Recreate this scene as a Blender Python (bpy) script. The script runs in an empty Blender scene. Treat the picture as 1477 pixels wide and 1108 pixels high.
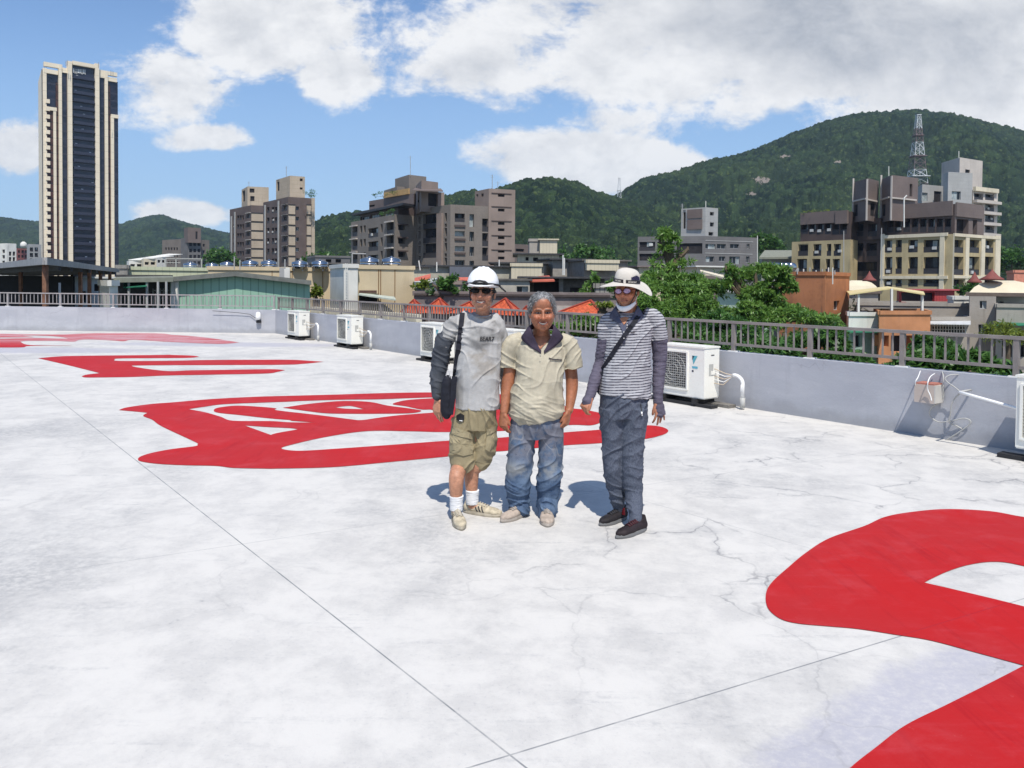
import bpy, bmesh, math, random
import numpy as np
from mathutils import Vector, Matrix
random.seed(7)
rng = np.random.default_rng(11)
S = bpy.context.scene
COL = S.collection
R_ = math.radians

# ------------------------------------------------------------------ camera
F = 1108.; CX = 738.5; CY = 436.; H = 1.67
PIT = R_(1.4); ROL = R_(0.49)
fw = np.array([0, math.cos(PIT), -math.sin(PIT)]); u0 = np.array([0, math.sin(PIT), math.cos(PIT)]); r0 = np.array([1., 0, 0])
rt = r0 * math.cos(ROL) + u0 * math.sin(ROL); up = u0 * math.cos(ROL) - r0 * math.sin(ROL)
cam = bpy.data.cameras.new("camera"); camo = bpy.data.objects.new("camera", cam); COL.objects.link(camo)
m = Matrix.Identity(4)
for i in range(3):
    m[i][0] = rt[i]; m[i][1] = up[i]; m[i][2] = -fw[i]
m[2][3] = H
camo.matrix_world = m
cam.sensor_width = 36.; cam.lens = 36. * F / 1477.; cam.shift_y = -118. / 1477.
cam.clip_start = 0.05; cam.clip_end = 9000.
S.camera = camo

# ------------------------------------------------------------------ sun, sky, exposure
SUN_EL = R_(60); SUN_AZ = R_(-172)      # direction towards the sun: behind the camera, slightly to the right
sdir = Vector((math.cos(SUN_EL) * -math.sin(SUN_AZ), math.cos(SUN_EL) * math.cos(SUN_AZ), math.sin(SUN_EL)))
sun = bpy.data.lights.new("sun", 'SUN'); sun.energy = 3.7; sun.angle = R_(0.5); sun.color = (1, .945, .865)
suno = bpy.data.objects.new("sun", sun); COL.objects.link(suno)
suno.rotation_euler = sdir.to_track_quat('Z', 'Y').to_euler(); suno.location = (0, 0, 60)
S.view_settings.view_transform = 'Standard'; S.view_settings.look = 'None'
S.view_settings.exposure = 0.45; S.view_settings.gamma = 1; S.view_settings.use_curve_mapping = False

# ------------------------------------------------------------------ node helpers
class NT:
    def __init__(s, tree): s.t = tree; s.n = tree.nodes; s.l = tree.links
    def new(s, typ, **kw):
        n = s.n.new(typ)
        for k, v in kw.items(): setattr(n, k, v)
        return n
    def put(s, sock, v):
        if isinstance(v, bpy.types.NodeSocket): s.l.new(v, sock)
        elif v is not None: sock.default_value = v
    def math(s, op, a, b=None, c=None, clamp=False):
        n = s.new('ShaderNodeMath', operation=op, use_clamp=clamp)
        s.put(n.inputs[0], a); s.put(n.inputs[1], b); s.put(n.inputs[2], c)
        return n.outputs[0]
    def mix(s, f, a, b, mode='MIX'):
        n = s.new('ShaderNodeMix', data_type='RGBA', blend_type=mode)
        s.put(n.inputs[0], f); s.put(n.inputs[6], a if isinstance(a, bpy.types.NodeSocket) else (*a[:3], 1)); s.put(n.inputs[7], b if isinstance(b, bpy.types.NodeSocket) else (*b[:3], 1))
        return n.outputs[2]
    def noise(s, vec, scale, detail=4, rough=.55, dist=0.):
        n = s.new('ShaderNodeTexNoise'); s.put(n.inputs['Vector'], vec)
        n.inputs['Scale'].default_value = scale; n.inputs['Detail'].default_value = detail
        n.inputs['Roughness'].default_value = rough; n.inputs['Distortion'].default_value = dist
        return n.outputs[0]
    def ramp(s, v, a, b, c=0., d=1.):
        n = s.new('ShaderNodeMapRange'); n.clamp = True; n.interpolation_type = 'SMOOTHSTEP'
        s.put(n.inputs[0], v); n.inputs[1].default_value = a; n.inputs[2].default_value = b; n.inputs[3].default_value = c; n.inputs[4].default_value = d
        return n.outputs[0]
    def mapping(s, vec, scale=(1, 1, 1), rot=(0, 0, 0), loc=(0, 0, 0)):
        n = s.new('ShaderNodeMapping'); s.put(n.inputs[0], vec); n.inputs[1].default_value = loc
        n.inputs[2].default_value = rot; n.inputs[3].default_value = scale
        return n.outputs[0]
    def bump(s, h, strength=.3, dist=.01, normal=None):
        n = s.new('ShaderNodeBump'); n.inputs['Strength'].default_value = strength; n.inputs['Distance'].default_value = dist
        s.put(n.inputs['Height'], h)
        if normal: s.put(n.inputs['Normal'], normal)
        return n.outputs[0]

def newmat(name):
    m = bpy.data.materials.new(name); m.use_nodes = True
    nt = NT(m.node_tree); b = nt.n['Principled BSDF']
    return m, nt, b
MATS = {}
def M(name, col, rough=.7, metal=0., var=.12, vs=3., streak=0., streakcol=(.06, .055, .05), bump=0., bs=40., spec=.3, fine=0., lines=None, alpha=None, trans=0., sheen=0.):
    """procedural material: mottled base colour, optional rain streaks, fine bump, optional seams (axis, spacing, width, colour)"""
    if name in MATS: return MATS[name]
    m, nt, b = newmat(name)
    tc = nt.new('ShaderNodeTexCoord').outputs['Object']
    c = Vector(col)
    n1 = nt.noise(tc, vs, 5)
    f = nt.ramp(n1, .3, .7)
    out = nt.mix(f, tuple(c * (1 - var)), tuple(x * (1 + var) for x in col))
    if fine:
        n2 = nt.noise(tc, vs * 12, 3)
        out = nt.mix(nt.ramp(n2, .5, .75, 0, fine), out, tuple(c * .45))
    if streak:
        st = nt.noise(nt.mapping(tc, (1.3, 1.3, .09)), 1.6, 6, .7)
        st2 = nt.noise(tc, .35, 3)
        k = nt.math('MULTIPLY', nt.ramp(st, .48, .75), nt.ramp(st2, .35, .7))
        out = nt.mix(nt.math('MULTIPLY', k, streak), out, streakcol)
    h = None
    if lines:
        ax, sp, w, lc = lines
        sx = nt.new('ShaderNodeSeparateXYZ'); nt.put(sx.inputs[0], tc)
        if ax == 'Z': v = sx.outputs[2]
        elif ax == 'X': v = sx.outputs[0]
        elif ax == 'Y': v = sx.outputs[1]
        else: v = nt.math('ADD', nt.math('MULTIPLY', sx.outputs[0], ax[0]), nt.math('MULTIPLY', sx.outputs[1], ax[1]))
        fr = nt.math('FRACT', nt.math('DIVIDE', v, sp))
        lm = nt.math('LESS_THAN', fr, w)
        out = nt.mix(lm, out, lc)
    b.inputs['Roughness'].default_value = rough; b.inputs['Metallic'].default_value = metal
    b.inputs['Specular IOR Level'].default_value = spec
    nt.put(b.inputs['Base Color'], out)
    if trans: b.inputs['Transmission Weight'].default_value = trans
    if bump:
        nt.put(b.inputs['Normal'], nt.bump(nt.noise(tc, bs, 4), bump, .01))
    MATS[name] = m
    return m

# ------------------------------------------------------------------ sky with clouds
world = bpy.data.worlds.new("World"); S.world = world; world.use_nodes = True
W = NT(world.node_tree); bg = W.n['Background']
sky = W.new('ShaderNodeTexSky', sky_type='NISHITA'); sky.sun_disc = False
sky.sun_elevation = SUN_EL; sky.sun_rotation = R_(172)
sky.air_density = 1.0; sky.dust_density = .15; sky.ozone_density = 1.6
dirv = W.new('ShaderNodeTexCoord').outputs['Generated']
sx = W.new('ShaderNodeSeparateXYZ'); W.put(sx.inputs[0], dirv)
yy = W.math('MAXIMUM', W.math('ABSOLUTE', sx.outputs[1]), .02)
U = W.math('DIVIDE', sx.outputs[0], yy); V = W.math('DIVIDE', sx.outputs[2], yy)
cv = W.new('ShaderNodeCombineXYZ'); W.put(cv.inputs[0], U); W.put(cv.inputs[1], V); W.put(cv.inputs[2], sx.outputs[1])
cvs = W.mapping(cv.outputs[0], (1, 1.5, 1))
warp = W.new('ShaderNodeTexNoise'); warp.inputs['Scale'].default_value = 3.; warp.inputs['Detail'].default_value = 3; W.put(warp.inputs['Vector'], cvs)
vm = W.new('ShaderNodeVectorMath', operation='MULTIPLY_ADD'); W.put(vm.inputs[0], warp.outputs['Color']); vm.inputs[1].default_value = (.1, .1, 0); W.put(vm.inputs[2], cvs)
nbig = W.noise(vm.outputs[0], 3.2, 10, .62)
nfine = W.noise(vm.outputs[0], 11., 9, .68)
vup = W.new('ShaderNodeVectorMath', operation='ADD'); W.put(vup.inputs[0], vm.outputs[0]); vup.inputs[1].default_value = (.012, .045, 0)
nup = W.noise(vup.outputs[0], 3.2, 10, .62); nfup = W.noise(vup.outputs[0], 11., 9, .68)
relief = W.math('ADD', W.math('MULTIPLY', W.math('SUBTRACT', nbig, nup), 3.2), W.math('MULTIPLY', W.math('SUBTRACT', nfine, nfup), .9))
# cloud banks: centre (photo px), half width, half height, weight
def uv(px, py):
    return (px - 738) / F, (411 - py) / F
BANKS = [(375, 45, 135, 72, 1.05, .3), (480, 108, 66, 44, .85, .35), (250, 130, 95, 75, .75, .3), (300, 205, 75, 24, .8, .1), (15, 225, 70, 40, .7, .3),
         (835, 232, 135, 46, 1.05, .15), (930, 245, 110, 30, .8, 0.), (1160, 60, 480, 120, 1.05, .9), (735, 100, 160, 70, .68, .6), (1370, 80, 330, 135, 1.0, .85), (1120, -30, 440, 105, 1.0, .8),
         (260, 315, 85, 22, .8, .0), (345, 155, 60, 30, .35, .3), (900, 180, 140, 45, .6, .7), (1410, 140, 80, 40, .6, 0.)]
tot = None; shd = None
for (px, py, a, b_, w, sh) in BANKS:
    cu, cw = uv(px, py)
    du = W.math('DIVIDE', W.math('SUBTRACT', U, cu), a / F); dv = W.math('DIVIDE', W.math('SUBTRACT', V, cw), b_ / F)
    r2 = W.math('ADD', W.math('MULTIPLY', du, du), W.math('MULTIPLY', dv, dv))
    g = W.math('MULTIPLY', W.math('POWER', 2.718, W.math('MULTIPLY', r2, -.75)), w)
    tot = g if tot is None else W.math('MAXIMUM', tot, g)
    gs = W.math('MULTIPLY', g, sh)
    shd = gs if shd is None else W.math('MAXIMUM', shd, gs)
back = W.math('LESS_THAN', sx.outputs[1], 0.)
tot = W.math('MAXIMUM', tot, W.math('MULTIPLY', back, .2))
dens = W.math('ADD', tot, W.math('MULTIPLY', W.math('SUBTRACT', W.math('ADD', W.math('MULTIPLY', nbig, .68), W.math('MULTIPLY', nfine, .32)), .5), 2.6))
cmask = W.ramp(dens, .36, .62)
# grey undersides: thick parts of the shaded banks
thick = W.math('MULTIPLY', W.ramp(dens, .5, 1.25), W.math('MULTIPLY', shd, .72))
thick = W.math('SUBTRACT', W.math('ADD', thick, .12), W.math('MULTIPLY', relief, .85), clamp=True)
ccol = W.mix(thick, (7.2, 7.2, 7.2), (3.0, 3.25, 3.7))
ccol = W.mix(W.ramp(V, .0, .25, .35, 0.), ccol, (5.6, 6.2, 6.8))
skyc = W.mix(1., sky.outputs[0], (.84, .97, 1.12), 'MULTIPLY')
skyc = W.mix(W.ramp(V, -.02, .42, .8, 0.), skyc, (2.7, 4.1, 6.1))
full = W.mix(W.math('MULTIPLY', cmask, .96), skyc, ccol)
W.put(bg.inputs[0], full); bg.inputs[1].default_value = .1

# ------------------------------------------------------------------ geometry helpers
def ray(px, py):
    d = fw * F + rt * (px - CX) - up * (py - CY); return d / d[1]
def at(px, py, Y):
    return Vector(np.array([0, 0, H]) + ray(px, py) * Y)
def G(px, py, z=0.):
    d = ray(px, py); return Vector(np.array([0, 0, H]) + d * ((z - H) / d[2]))

WL = {}
def link(o, parent=None):
    COL.objects.link(o)
    if parent: o.parent = parent
def tag(o, label=None, cat=None, group=None, kind=None):
    if label: o['label'] = label
    if cat: o['category'] = cat
    if group: o['group'] = group
    if kind: o['kind'] = kind
    return o
def thing(name, label, cat, loc=(0, 0, 0), group=None, rz=0.):
    o = bpy.data.objects.new(name, None); o.empty_display_size = .2; link(o); o.location = loc; o.rotation_euler.z = rz
    WL[o.name] = Vector(loc); return tag(o, label, cat, group)

class MB:
    def __init__(s): s.v = []; s.f = []; s.mi = []; s.k = 0
    def add(s, vs, fs):
        n = len(s.v); s.v += [tuple(v) for v in vs]; s.f += [tuple(i + n for i in f) for f in fs]; s.mi += [s.k] * len(fs)
    def mat(s, k): s.k = k; return s
    def quad(s, a, b, c, d): s.add([a, b, c, d], [(0, 1, 2, 3)])
    def box(s, c, size, rz=0., rot=None):
        x, y, z = [k / 2 for k in size]
        vs = [Vector((i, j, k)) for i in (-x, x) for j in (-y, y) for k in (-z, z)]
        mt = rot if rot is not None else Matrix.Rotation(rz, 3, 'Z')
        c = Vector(c)
        s.add([mt @ v + c for v in vs], [(0, 1, 3, 2), (4, 6, 7, 5), (0, 4, 5, 1), (2, 3, 7, 6), (0, 2, 6, 4), (1, 5, 7, 3)])
    def beam(s, p, q, w, h, upv=(0, 0, 1)):
        p = Vector(p); q = Vector(q); d = (q - p); L = d.length
        if L < 1e-6: return
        d.normalize(); upv = Vector(upv)
        if abs(d.dot(upv)) > .99: upv = Vector((0, 1, 0))
        x = d.cross(upv).normalized(); z = x.cross(d)
        mt = Matrix((x, d, z)).transposed()
        s.box((p + q) / 2, (w, L, h), rot=mt)
    def tube(s, pts, r, n=8, cap=True):
        pts = [Vector(p) for p in pts]; rs = r if isinstance(r, (list, tuple)) else [r] * len(pts)
        vs = []; fs = []; x = None
        for i, p in enumerate(pts):
            d = (pts[min(i + 1, len(pts) - 1)] - pts[max(i - 1, 0)]).normalized()
            if x is None: x = d.orthogonal().normalized()
            x = (x - d * x.dot(d)).normalized(); y = d.cross(x)
            for k in range(n):
                a = 2 * math.pi * k / n
                vs.append(p + (x * math.cos(a) + y * math.sin(a)) * rs[i])
        for i in range(len(pts) - 1):
            for k in range(n):
                fs.append((i * n + k, i * n + (k + 1) % n, (i + 1) * n + (k + 1) % n, (i + 1) * n + k))
        if cap: fs += [tuple(range(n))[::-1], tuple(range((len(pts) - 1) * n, len(pts) * n))]
        s.add(vs, fs)
    def lathe(s, c, prof, n=24):
        c = Vector(c); vs = []; fs = []
        for (r, z) in prof:
            for k in range(n):
                a = 2 * math.pi * k / n; vs.append(c + Vector((r * math.cos(a), r * math.sin(a), z)))
        for i in range(len(prof) - 1):
            for k in range(n):
                fs.append((i * n + k, i * n + (k + 1) % n, (i + 1) * n + (k + 1) % n, (i + 1) * n + k))
        fs += [tuple(range(n))[::-1], tuple(range((len(prof) - 1) * n, len(prof) * n))]
        s.add(vs, fs)
    def prism(s, poly, z0, z1):
        n = len(poly); vs = [Vector((p[0], p[1], z0)) for p in poly] + [Vector((p[0], p[1], z1)) for p in poly]
        s.add(vs, [tuple(range(n))[::-1], tuple(range(n, 2 * n))] + [(i, (i + 1) % n, n + (i + 1) % n, n + i) for i in range(n)])
    def hull4(s, a, b, c, d, dz):
        """slab: quad a b c d thickened downwards by dz"""
        vs = [Vector(p) for p in (a, b, c, d)]; vs += [p - Vector((0, 0, dz)) for p in vs]
        s.add(vs, [(0, 1, 2, 3), (7, 6, 5, 4), (0, 4, 5, 1), (1, 5, 6, 2), (2, 6, 7, 3), (3, 7, 4, 0)])
    def build(s, name, mats, parent=None, smooth=False, origin=None, fix=True):
        mats = mats if isinstance(mats, (list, tuple)) else [mats]
        if parent is not None: o0 = WL[parent.name]
        elif origin is not None: o0 = Vector(origin)
        else:
            a = np.array(s.v); o0 = Vector((a[:, 0].mean(), a[:, 1].mean(), a[:, 2].min()))
        me = bpy.data.meshes.new(name)
        me.from_pydata([tuple(Vector(v) - o0) for v in s.v], [], s.f)
        for mm in mats: me.materials.append(mm)
        me.polygons.foreach_set('material_index', s.mi)
        if fix:
            bm = bmesh.new(); bm.from_mesh(me); bmesh.ops.recalc_face_normals(bm, faces=bm.faces); bm.to_mesh(me); bm.free()
        if smooth: me.polygons.foreach_set('use_smooth', [True] * len(me.polygons))
        o = bpy.data.objects.new(name, me); link(o, parent)
        if parent is None: o.location = o0
        WL[o.name] = o0
        return o
def copy_tree(o, parent=None):
    c = o.copy(); COL.objects.link(c)
    if parent: c.parent = parent
    for ch in list(o.children): copy_tree(ch, c)
    return c

# ------------------------------------------------------------------ rooftop floor
JOINTS = [((174, 646.6), (740, 1092.5)), ((0, 836), (641, 742)), ((900, 1039), (1299, 917.6)), ((951, 729), (1335, 838.6)), ((30, 533), (41, 545))]
def joint_mask(nt, tc):
    s_ = nt.new('ShaderNodeSeparateXYZ'); nt.put(s_.inputs[0], tc); out = None
    for k, (a, b) in enumerate(JOINTS[:4]):
        A = G(*a); B = G(*b); d = (B - A); n = Vector((-d.y, d.x)).normalized(); c = -(n.x * A.x + n.y * A.y)
        v = nt.math('ABSOLUTE', nt.math('ADD', nt.math('ADD', nt.math('MULTIPLY', s_.outputs[0], n.x), nt.math('MULTIPLY', s_.outputs[1], n.y)), c))
        g = nt.ramp(v, .0022, .0055, (.85, .4, .75, .4)[k], 0.)
        out = g if out is None else nt.math('MAXIMUM', out, g)
    return out
def mat_floor():
    m, nt, b = newmat('white_roof_coating')
    tc = nt.new('ShaderNodeTexCoord').outputs['Object']
    stm = nt.mapping(tc, (1, 1, 1), (0, 0, .35))
    big = nt.noise(stm, .55, 7, .68, .1)
    mid = nt.noise(stm, 2.3, 8, .74, .15)
    fin = nt.noise(tc, 21., 7, .78)
    vf = nt.noise(tc, 90., 3, .6)
    c = nt.mix(nt.ramp(mid, .4, .66), (.605, .585, .545), (.505, .49, .462))
    c = nt.mix(nt.math('MULTIPLY', nt.ramp(big, .47, .66), nt.ramp(fin, .38, .62, .3, .95)), c, (.37, .365, .355))
    c = nt.mix(nt.math('MULTIPLY', nt.ramp(fin, .56, .7), nt.ramp(mid, .5, .68)), c, (.31, .305, .30))
    gr_ = nt.noise(tc, 55., 4, .8); c = nt.mix(nt.math('MULTIPLY', nt.ramp(gr_, .55, .68), nt.ramp(mid, .42, .6, .15, .7)), c, (.40, .40, .40))
    c = nt.mix(nt.ramp(vf, .55, .8, 0, .16), c, (.38, .39, .40))
    # brush strokes of thin coating
    bs = nt.noise(nt.mapping(tc, (.5, 5, 1), (0, 0, .2)), 1.6, 6, .7)
    c = nt.mix(nt.math('MULTIPLY', nt.math('MULTIPLY', nt.ramp(bs, .55, .7), nt.ramp(fin, .4, .6)), .6), c, (.37, .37, .365))
    # lilac primer patches round the lettering at the right
    s_ = nt.new('ShaderNodeSeparateXYZ'); nt.put(s_.inputs[0], tc)
    pm = None
    for (px, py, rx, ry, ang) in [(1330, 1010, 1.05, .2, .62), (1440, 955, .6, .12, .3), (1230, 1062, .5, .16, .55), (30, 505, 3.2, .8, 0), (330, 497, 3.5, .7, 0)]:
        P0 = G(px, py); ca, sa = math.cos(ang), math.sin(ang)
        X = nt.math('SUBTRACT', s_.outputs[0], P0.x); Y = nt.math('SUBTRACT', s_.outputs[1], P0.y)
        a1 = nt.math('DIVIDE', nt.math('ADD', nt.math('MULTIPLY', X, ca), nt.math('MULTIPLY', Y, sa)), rx)
        b1 = nt.math('DIVIDE', nt.math('SUBTRACT', nt.math('MULTIPLY', Y, ca), nt.math('MULTIPLY', X, sa)), ry)
        q = nt.math('ADD', nt.math('MULTIPLY', a1, a1), nt.math('MULTIPLY', b1, b1))
        pm = q if pm is None else nt.math('MINIMUM', pm, q)
    pm = nt.math('ADD', pm, nt.math('MULTIPLY', nt.math('SUBTRACT', nt.noise(tc, 5., 6, .7), .5), 2.6))
    c = nt.mix(nt.math('MULTIPLY', nt.ramp(pm, .35, 1.5, .85, 0), nt.ramp(fin, .3, .6, .45, 1)), c, (.39, .385, .43))
    # hairline cracks
    wv = nt.new('ShaderNodeTexNoise'); wv.inputs['Scale'].default_value = 1.4; wv.inputs['Detail'].default_value = 6; nt.put(wv.inputs['Vector'], tc)
    va = nt.new('ShaderNodeVectorMath', operation='MULTIPLY_ADD'); nt.put(va.inputs[0], wv.outputs['Color']); va.inputs[1].default_value = (1.1, 1.1, 0); nt.put(va.inputs[2], tc)
    vo = nt.new('ShaderNodeTexVoronoi', feature='DISTANCE_TO_EDGE'); vo.inputs['Scale'].default_value = 1.05; nt.put(vo.inputs['Vector'], va.outputs[0])
    gate = nt.ramp(nt.noise(tc, .32, 3), .36, .48)
    g2 = nt.ramp(s_.outputs[0], -.5, 1.2, .25, 1.)
    gate = nt.math('MULTIPLY', nt.math('MULTIPLY', gate, nt.math('MULTIPLY', g2, nt.ramp(s_.outputs[1], 3.0, 4.6, .3, 1.))), nt.ramp(nt.noise(tc, 1.7, 4), .40, .6))
    cr = nt.ramp(vo.outputs[0], .0, .011, 1, 0)
    halo = nt.ramp(vo.outputs[0], .0, .07, 1, 0)
    c = nt.mix(nt.math('MULTIPLY', nt.math('MULTIPLY', halo, gate), nt.ramp(fin, .35, .65, .0, .6)), c, (.33, .33, .33))
    c = nt.mix(nt.math('MULTIPLY', nt.math('MULTIPLY', cr, gate), .6), c, (.13, .13, .14))
    jm = nt.math('MULTIPLY', joint_mask(nt, tc), nt.ramp(nt.noise(tc, 6., 4), .25, .6, .35, 1.))
    c = nt.mix(jm, c, (.16, .17, .18))
    nt.put(b.inputs['Base Color'], c); b.inputs['Roughness'].default_value = .62; b.inputs['Specular IOR Level'].default_value = .25
    hh = nt.math('ADD', nt.math('MULTIPLY', fin, .5), nt.math('MULTIPLY', nt.math('SUBTRACT', 1., jm), .8))
    hh = nt.math('ADD', hh, nt.math('MULTIPLY', vf, .35))
    nt.put(b.inputs['Normal'], nt.bump(hh, .35, .004))
    return m
def mat_red():
    m, nt, b = newmat('red_floor_paint')
    tc = nt.new('ShaderNodeTexCoord').outputs['Object']
    n1 = nt.noise(tc, .9, 6, .65, .5); n2 = nt.noise(nt.mapping(tc, (.6, 3, 1)), 4., 5, .7); n3 = nt.noise(tc, 60, 3)
    c = nt.mix(nt.ramp(n1, .35, .68), (.44, .006, .006), (.40, .013, .014))
    c = nt.mix(nt.ramp(n2, .5, .75, 0, .35), c, (.47, .05, .065))
    s_ = nt.new('ShaderNodeSeparateXYZ'); nt.put(s_.inputs[0], tc)
    far = nt.ramp(s_.outputs[1], 19., 21.5)     # the farthest lettering is thin and worn
    c = nt.mix(nt.math('MULTIPLY', far, nt.ramp(nt.noise(nt.mapping(tc, (.25, 1.5, 1)), 1.6, 5), .35, .6, .25, .8)), c, (.52, .34, .36))
    rs = nt.noise(nt.mapping(tc, (9, .7, 1), (0, 0, .5)), 1.3, 6, .75); c = nt.mix(nt.ramp(rs, .50, .70, 0, .8), c, (.34, .004, .007))
    sc_ = nt.noise(tc, 24, 6, .8); c = nt.mix(nt.math('MULTIPLY', nt.ramp(sc_, .60, .72, 0, .55), nt.ramp(n1, .45, .6)), c, (.50, .12, .12))
    dust = nt.noise(tc, 2.2, 7, .7, .3); c = nt.mix(nt.ramp(dust, .48, .68, 0, .35), c, (.48, .06, .07))
    jm = nt.math('MULTIPLY', joint_mask(nt, tc), .6)
    c = nt.mix(jm, c, (.3, .01, .02))
    nt.put(b.inputs['Base Color'], c); b.inputs['Roughness'].default_value = .6; b.inputs['Specular IOR Level'].default_value = .22
    hh = nt.math('ADD', nt.math('MULTIPLY', n3, .5), nt.math('SUBTRACT', 1., jm))
    nt.put(b.inputs['Normal'], nt.bump(hh, .25, .004))
    return m
M_FLOOR = mat_floor(); M_RED = mat_red()

WA = G(397, 481); WB0 = G(1477, 652); wdir = (WB0 - WA).normalized(); wnor = Vector((-.79610488, -.60515867, 0)); wnor = Vector((-wdir.y * -1, 0, 0)) if False else Vector((wdir.y, -wdir.x, 0)).normalized()
if wnor.x > 0: wnor = -wnor
WB = WA + wdir * 29.; WLc = G(0, 476.5); ldir = (WLc - WA).normalized(); WL0 = WA + ldir * 34
mb = MB()
fl = [Vector((-26, -8, 0)), Vector((WB.x + .3, -8, 0)), WB - wnor * .2, WA + Vector((0, .2, 0)), WL0 + Vector((0, .2, 0)), Vector((-42, -8, 0))]
mb.prism(fl, -.3, 0)
floor = mb.build('rooftop_floor', M_FLOOR, origin=(0, 0, 0)); tag(floor, kind='structure')

def smooth_closed(pts, n=6):
    """Catmull-Rom through points; a point given with a third item stays a sharp corner"""
    P = [Vector((p[0], p[1])) for p in pts]; sh = [len(p) > 2 for p in pts]; out = []; N = len(P)
    for i in range(N):
        p0, p1, p2, p3 = P[i - 1], P[i], P[(i + 1) % N], P[(i + 2) % N]
        if sh[i]: p0 = p1 * 2 - p2 if False else p1
        if sh[(i + 1) % N]: p3 = p2
        for k in range(n):
            t = k / n
            out.append(.5 * ((2 * p1) + (p2 - p0) * t + (2 * p0 - 5 * p1 + 4 * p2 - p3) * t * t + (3 * p1 - p0 - 3 * p2 + p3) * t ** 3))
    return out
def paint(loops, z=.004):
    from mathutils.geometry import delaunay_2d_cdt
    vs = []; es = []; polys = []
    for L in loops:
        pts = [G(p.x, p.y) for p in smooth_closed(L)]; n0 = len(vs); k = len(pts)
        pts = [Vector((p.x, p.y)) for p in pts]; polys.append(np.array([(p.x, p.y) for p in pts]))
        vs += pts; es += [(n0 + i, n0 + (i + 1) % k) for i in range(k)]
    V, E, Fc, *_ = delaunay_2d_cdt(vs, es, [], 0, 1e-6)
    def inside(x, y):
        c = 0
        for P in polys:
            x0, y0 = P[:, 0], P[:, 1]; x1, y1 = np.roll(x0, -1), np.roll(y0, -1)
            hit = ((y0 > y) != (y1 > y)) & (x < (x1 - x0) * (y - y0) / np.where(y1 == y0, 1e-9, y1 - y0) + x0)
            c += int(hit.sum())
        return c % 2
    fs = []
    for f in Fc:
        c = sum((V[i] for i in f), Vector((0, 0))) / len(f)
        if inside(c.x, c.y):
            a, b_, c_ = [V[i] for i in f]
            fs.append(tuple(f) if (b_ - a).cross(c_ - a) > 0 else tuple(f)[::-1])
    me = bpy.data.meshes.new('painted_letter'); me.from_pydata([(v.x, v.y, 0) for v in V], [], fs); me.materials.append(M_RED)
    o = bpy.data.objects.new('painted_letter', me); link(o, floor); o.location = (0, 0, z)
    return o
def zz(x0, y0, s, pts): return [((x0 + p[0] / s), (y0 + p[1] / s)) + tuple(p[2:]) for p in pts]
A_ = lambda pts: zz(160, 555, 5.681, pts)
B_ = lambda pts: zz(400, 555, 5.681, pts)
C_ = lambda pts: zz(700, 570, 5.275, pts)
# middle letter
outer = A_([(65, 210, 1), (130, 188), (330, 160), (500, 147), (820, 120), (1150, 102), (1450, 93)]) + B_([(500, 82), (900, 70), (1280, 65), (1700, 70)]) + \
    [(750, 573), (800, 581)] + C_([(650, 100), (750, 112), (880, 140), (905, 165), (885, 205), (800, 232), (630, 230), (175, 272)]) + B_([(1390, 390), (1100, 384), (740, 382), (400, 430), (100, 498), (35, 525), (120, 542), (250, 542), (500, 526), (900, 498), (1390, 462)]) + C_([(170, 322), (610, 285), (870, 265), (1100, 240), (1250, 232), (1345, 245), (1390, 268), (1380, 290), (1330, 310), (1200, 338), (870, 368), (610, 384), (170, 425), (50, 434)]) + \
    B_([(1400, 590), (900, 638), (450, 678), (0, 690)]) + A_([(1250, 690), (1000, 684), (860, 668), (600, 662), (400, 652), (270, 636), (222, 618), (245, 590), (340, 560), (500, 530), (690, 506), (708, 490), (690, 472), (420, 345), (340, 290), (265, 258), (300, 232, 1), (200, 222)])
h1 = A_([(635, 202, 1), (770, 182), (920, 162), (1200, 150), (1470, 140)]) + B_([(200, 135), (550, 124), (800, 122), (1000, 115), (1260, 106), (1280, 112), (1060, 128), (945, 160), (1050, 178), (1180, 205), (1260, 206), (1280, 228), (1180, 238), (1000, 252), (850, 270), (690, 292), (600, 285), (330, 250), (0, 212)]) + A_([(1350, 195), (1180, 180), (1020, 174), (880, 190), (843, 212), (880, 232), (1050, 250), (1300, 278), (1470, 292)]) + B_([(120, 298), (315, 312, 1), (100, 310)]) + A_([(1300, 300), (1000, 297), (900, 265), (780, 230)])
h1i = B_([(45, 190, 1), (250, 160), (480, 138), (640, 136), (780, 146), (900, 172), (1080, 196), (1180, 216), (1080, 236), (800, 240), (620, 240), (400, 236), (200, 212)])
h1j = B_([(475, 187, 1), (580, 176), (640, 184), (710, 203, 1), (560, 198)])
h2 = A_([(1095, 336, 1), (1300, 350), (1470, 358)]) + B_([(170, 368, 1), (0, 398)]) + A_([(1310, 414, 1)])
paint([outer, h1, h1i, h1j, h2])
# letter behind
D_ = lambda pts: zz(0, 470, 6.154, pts)
E_ = lambda pts: zz(220, 470, 5.275, pts)
paint([D_([(340, 290, 1), (500, 275), (700, 268), (1477, 260)]) + E_([(100, 222), (300, 228), (355, 237, 1), (280, 245), (100, 247), (-250, 250), (-285, 259), (-255, 268), (100, 268), (400, 262), (750, 260), (1050, 260), (1200, 268), (1300, 275, 1), (1150, 290), (950, 298), (0, 302), (-150, 310), (100, 345), (300, 340), (600, 336), (900, 332), (1010, 338, 1), (950, 352), (850, 365), (400, 374), (100, 380)]) + D_([(1200, 455), (900, 460), (760, 460), (725, 450, 1), (770, 435), (885, 422, 1), (800, 400), (600, 350)])])
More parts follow.
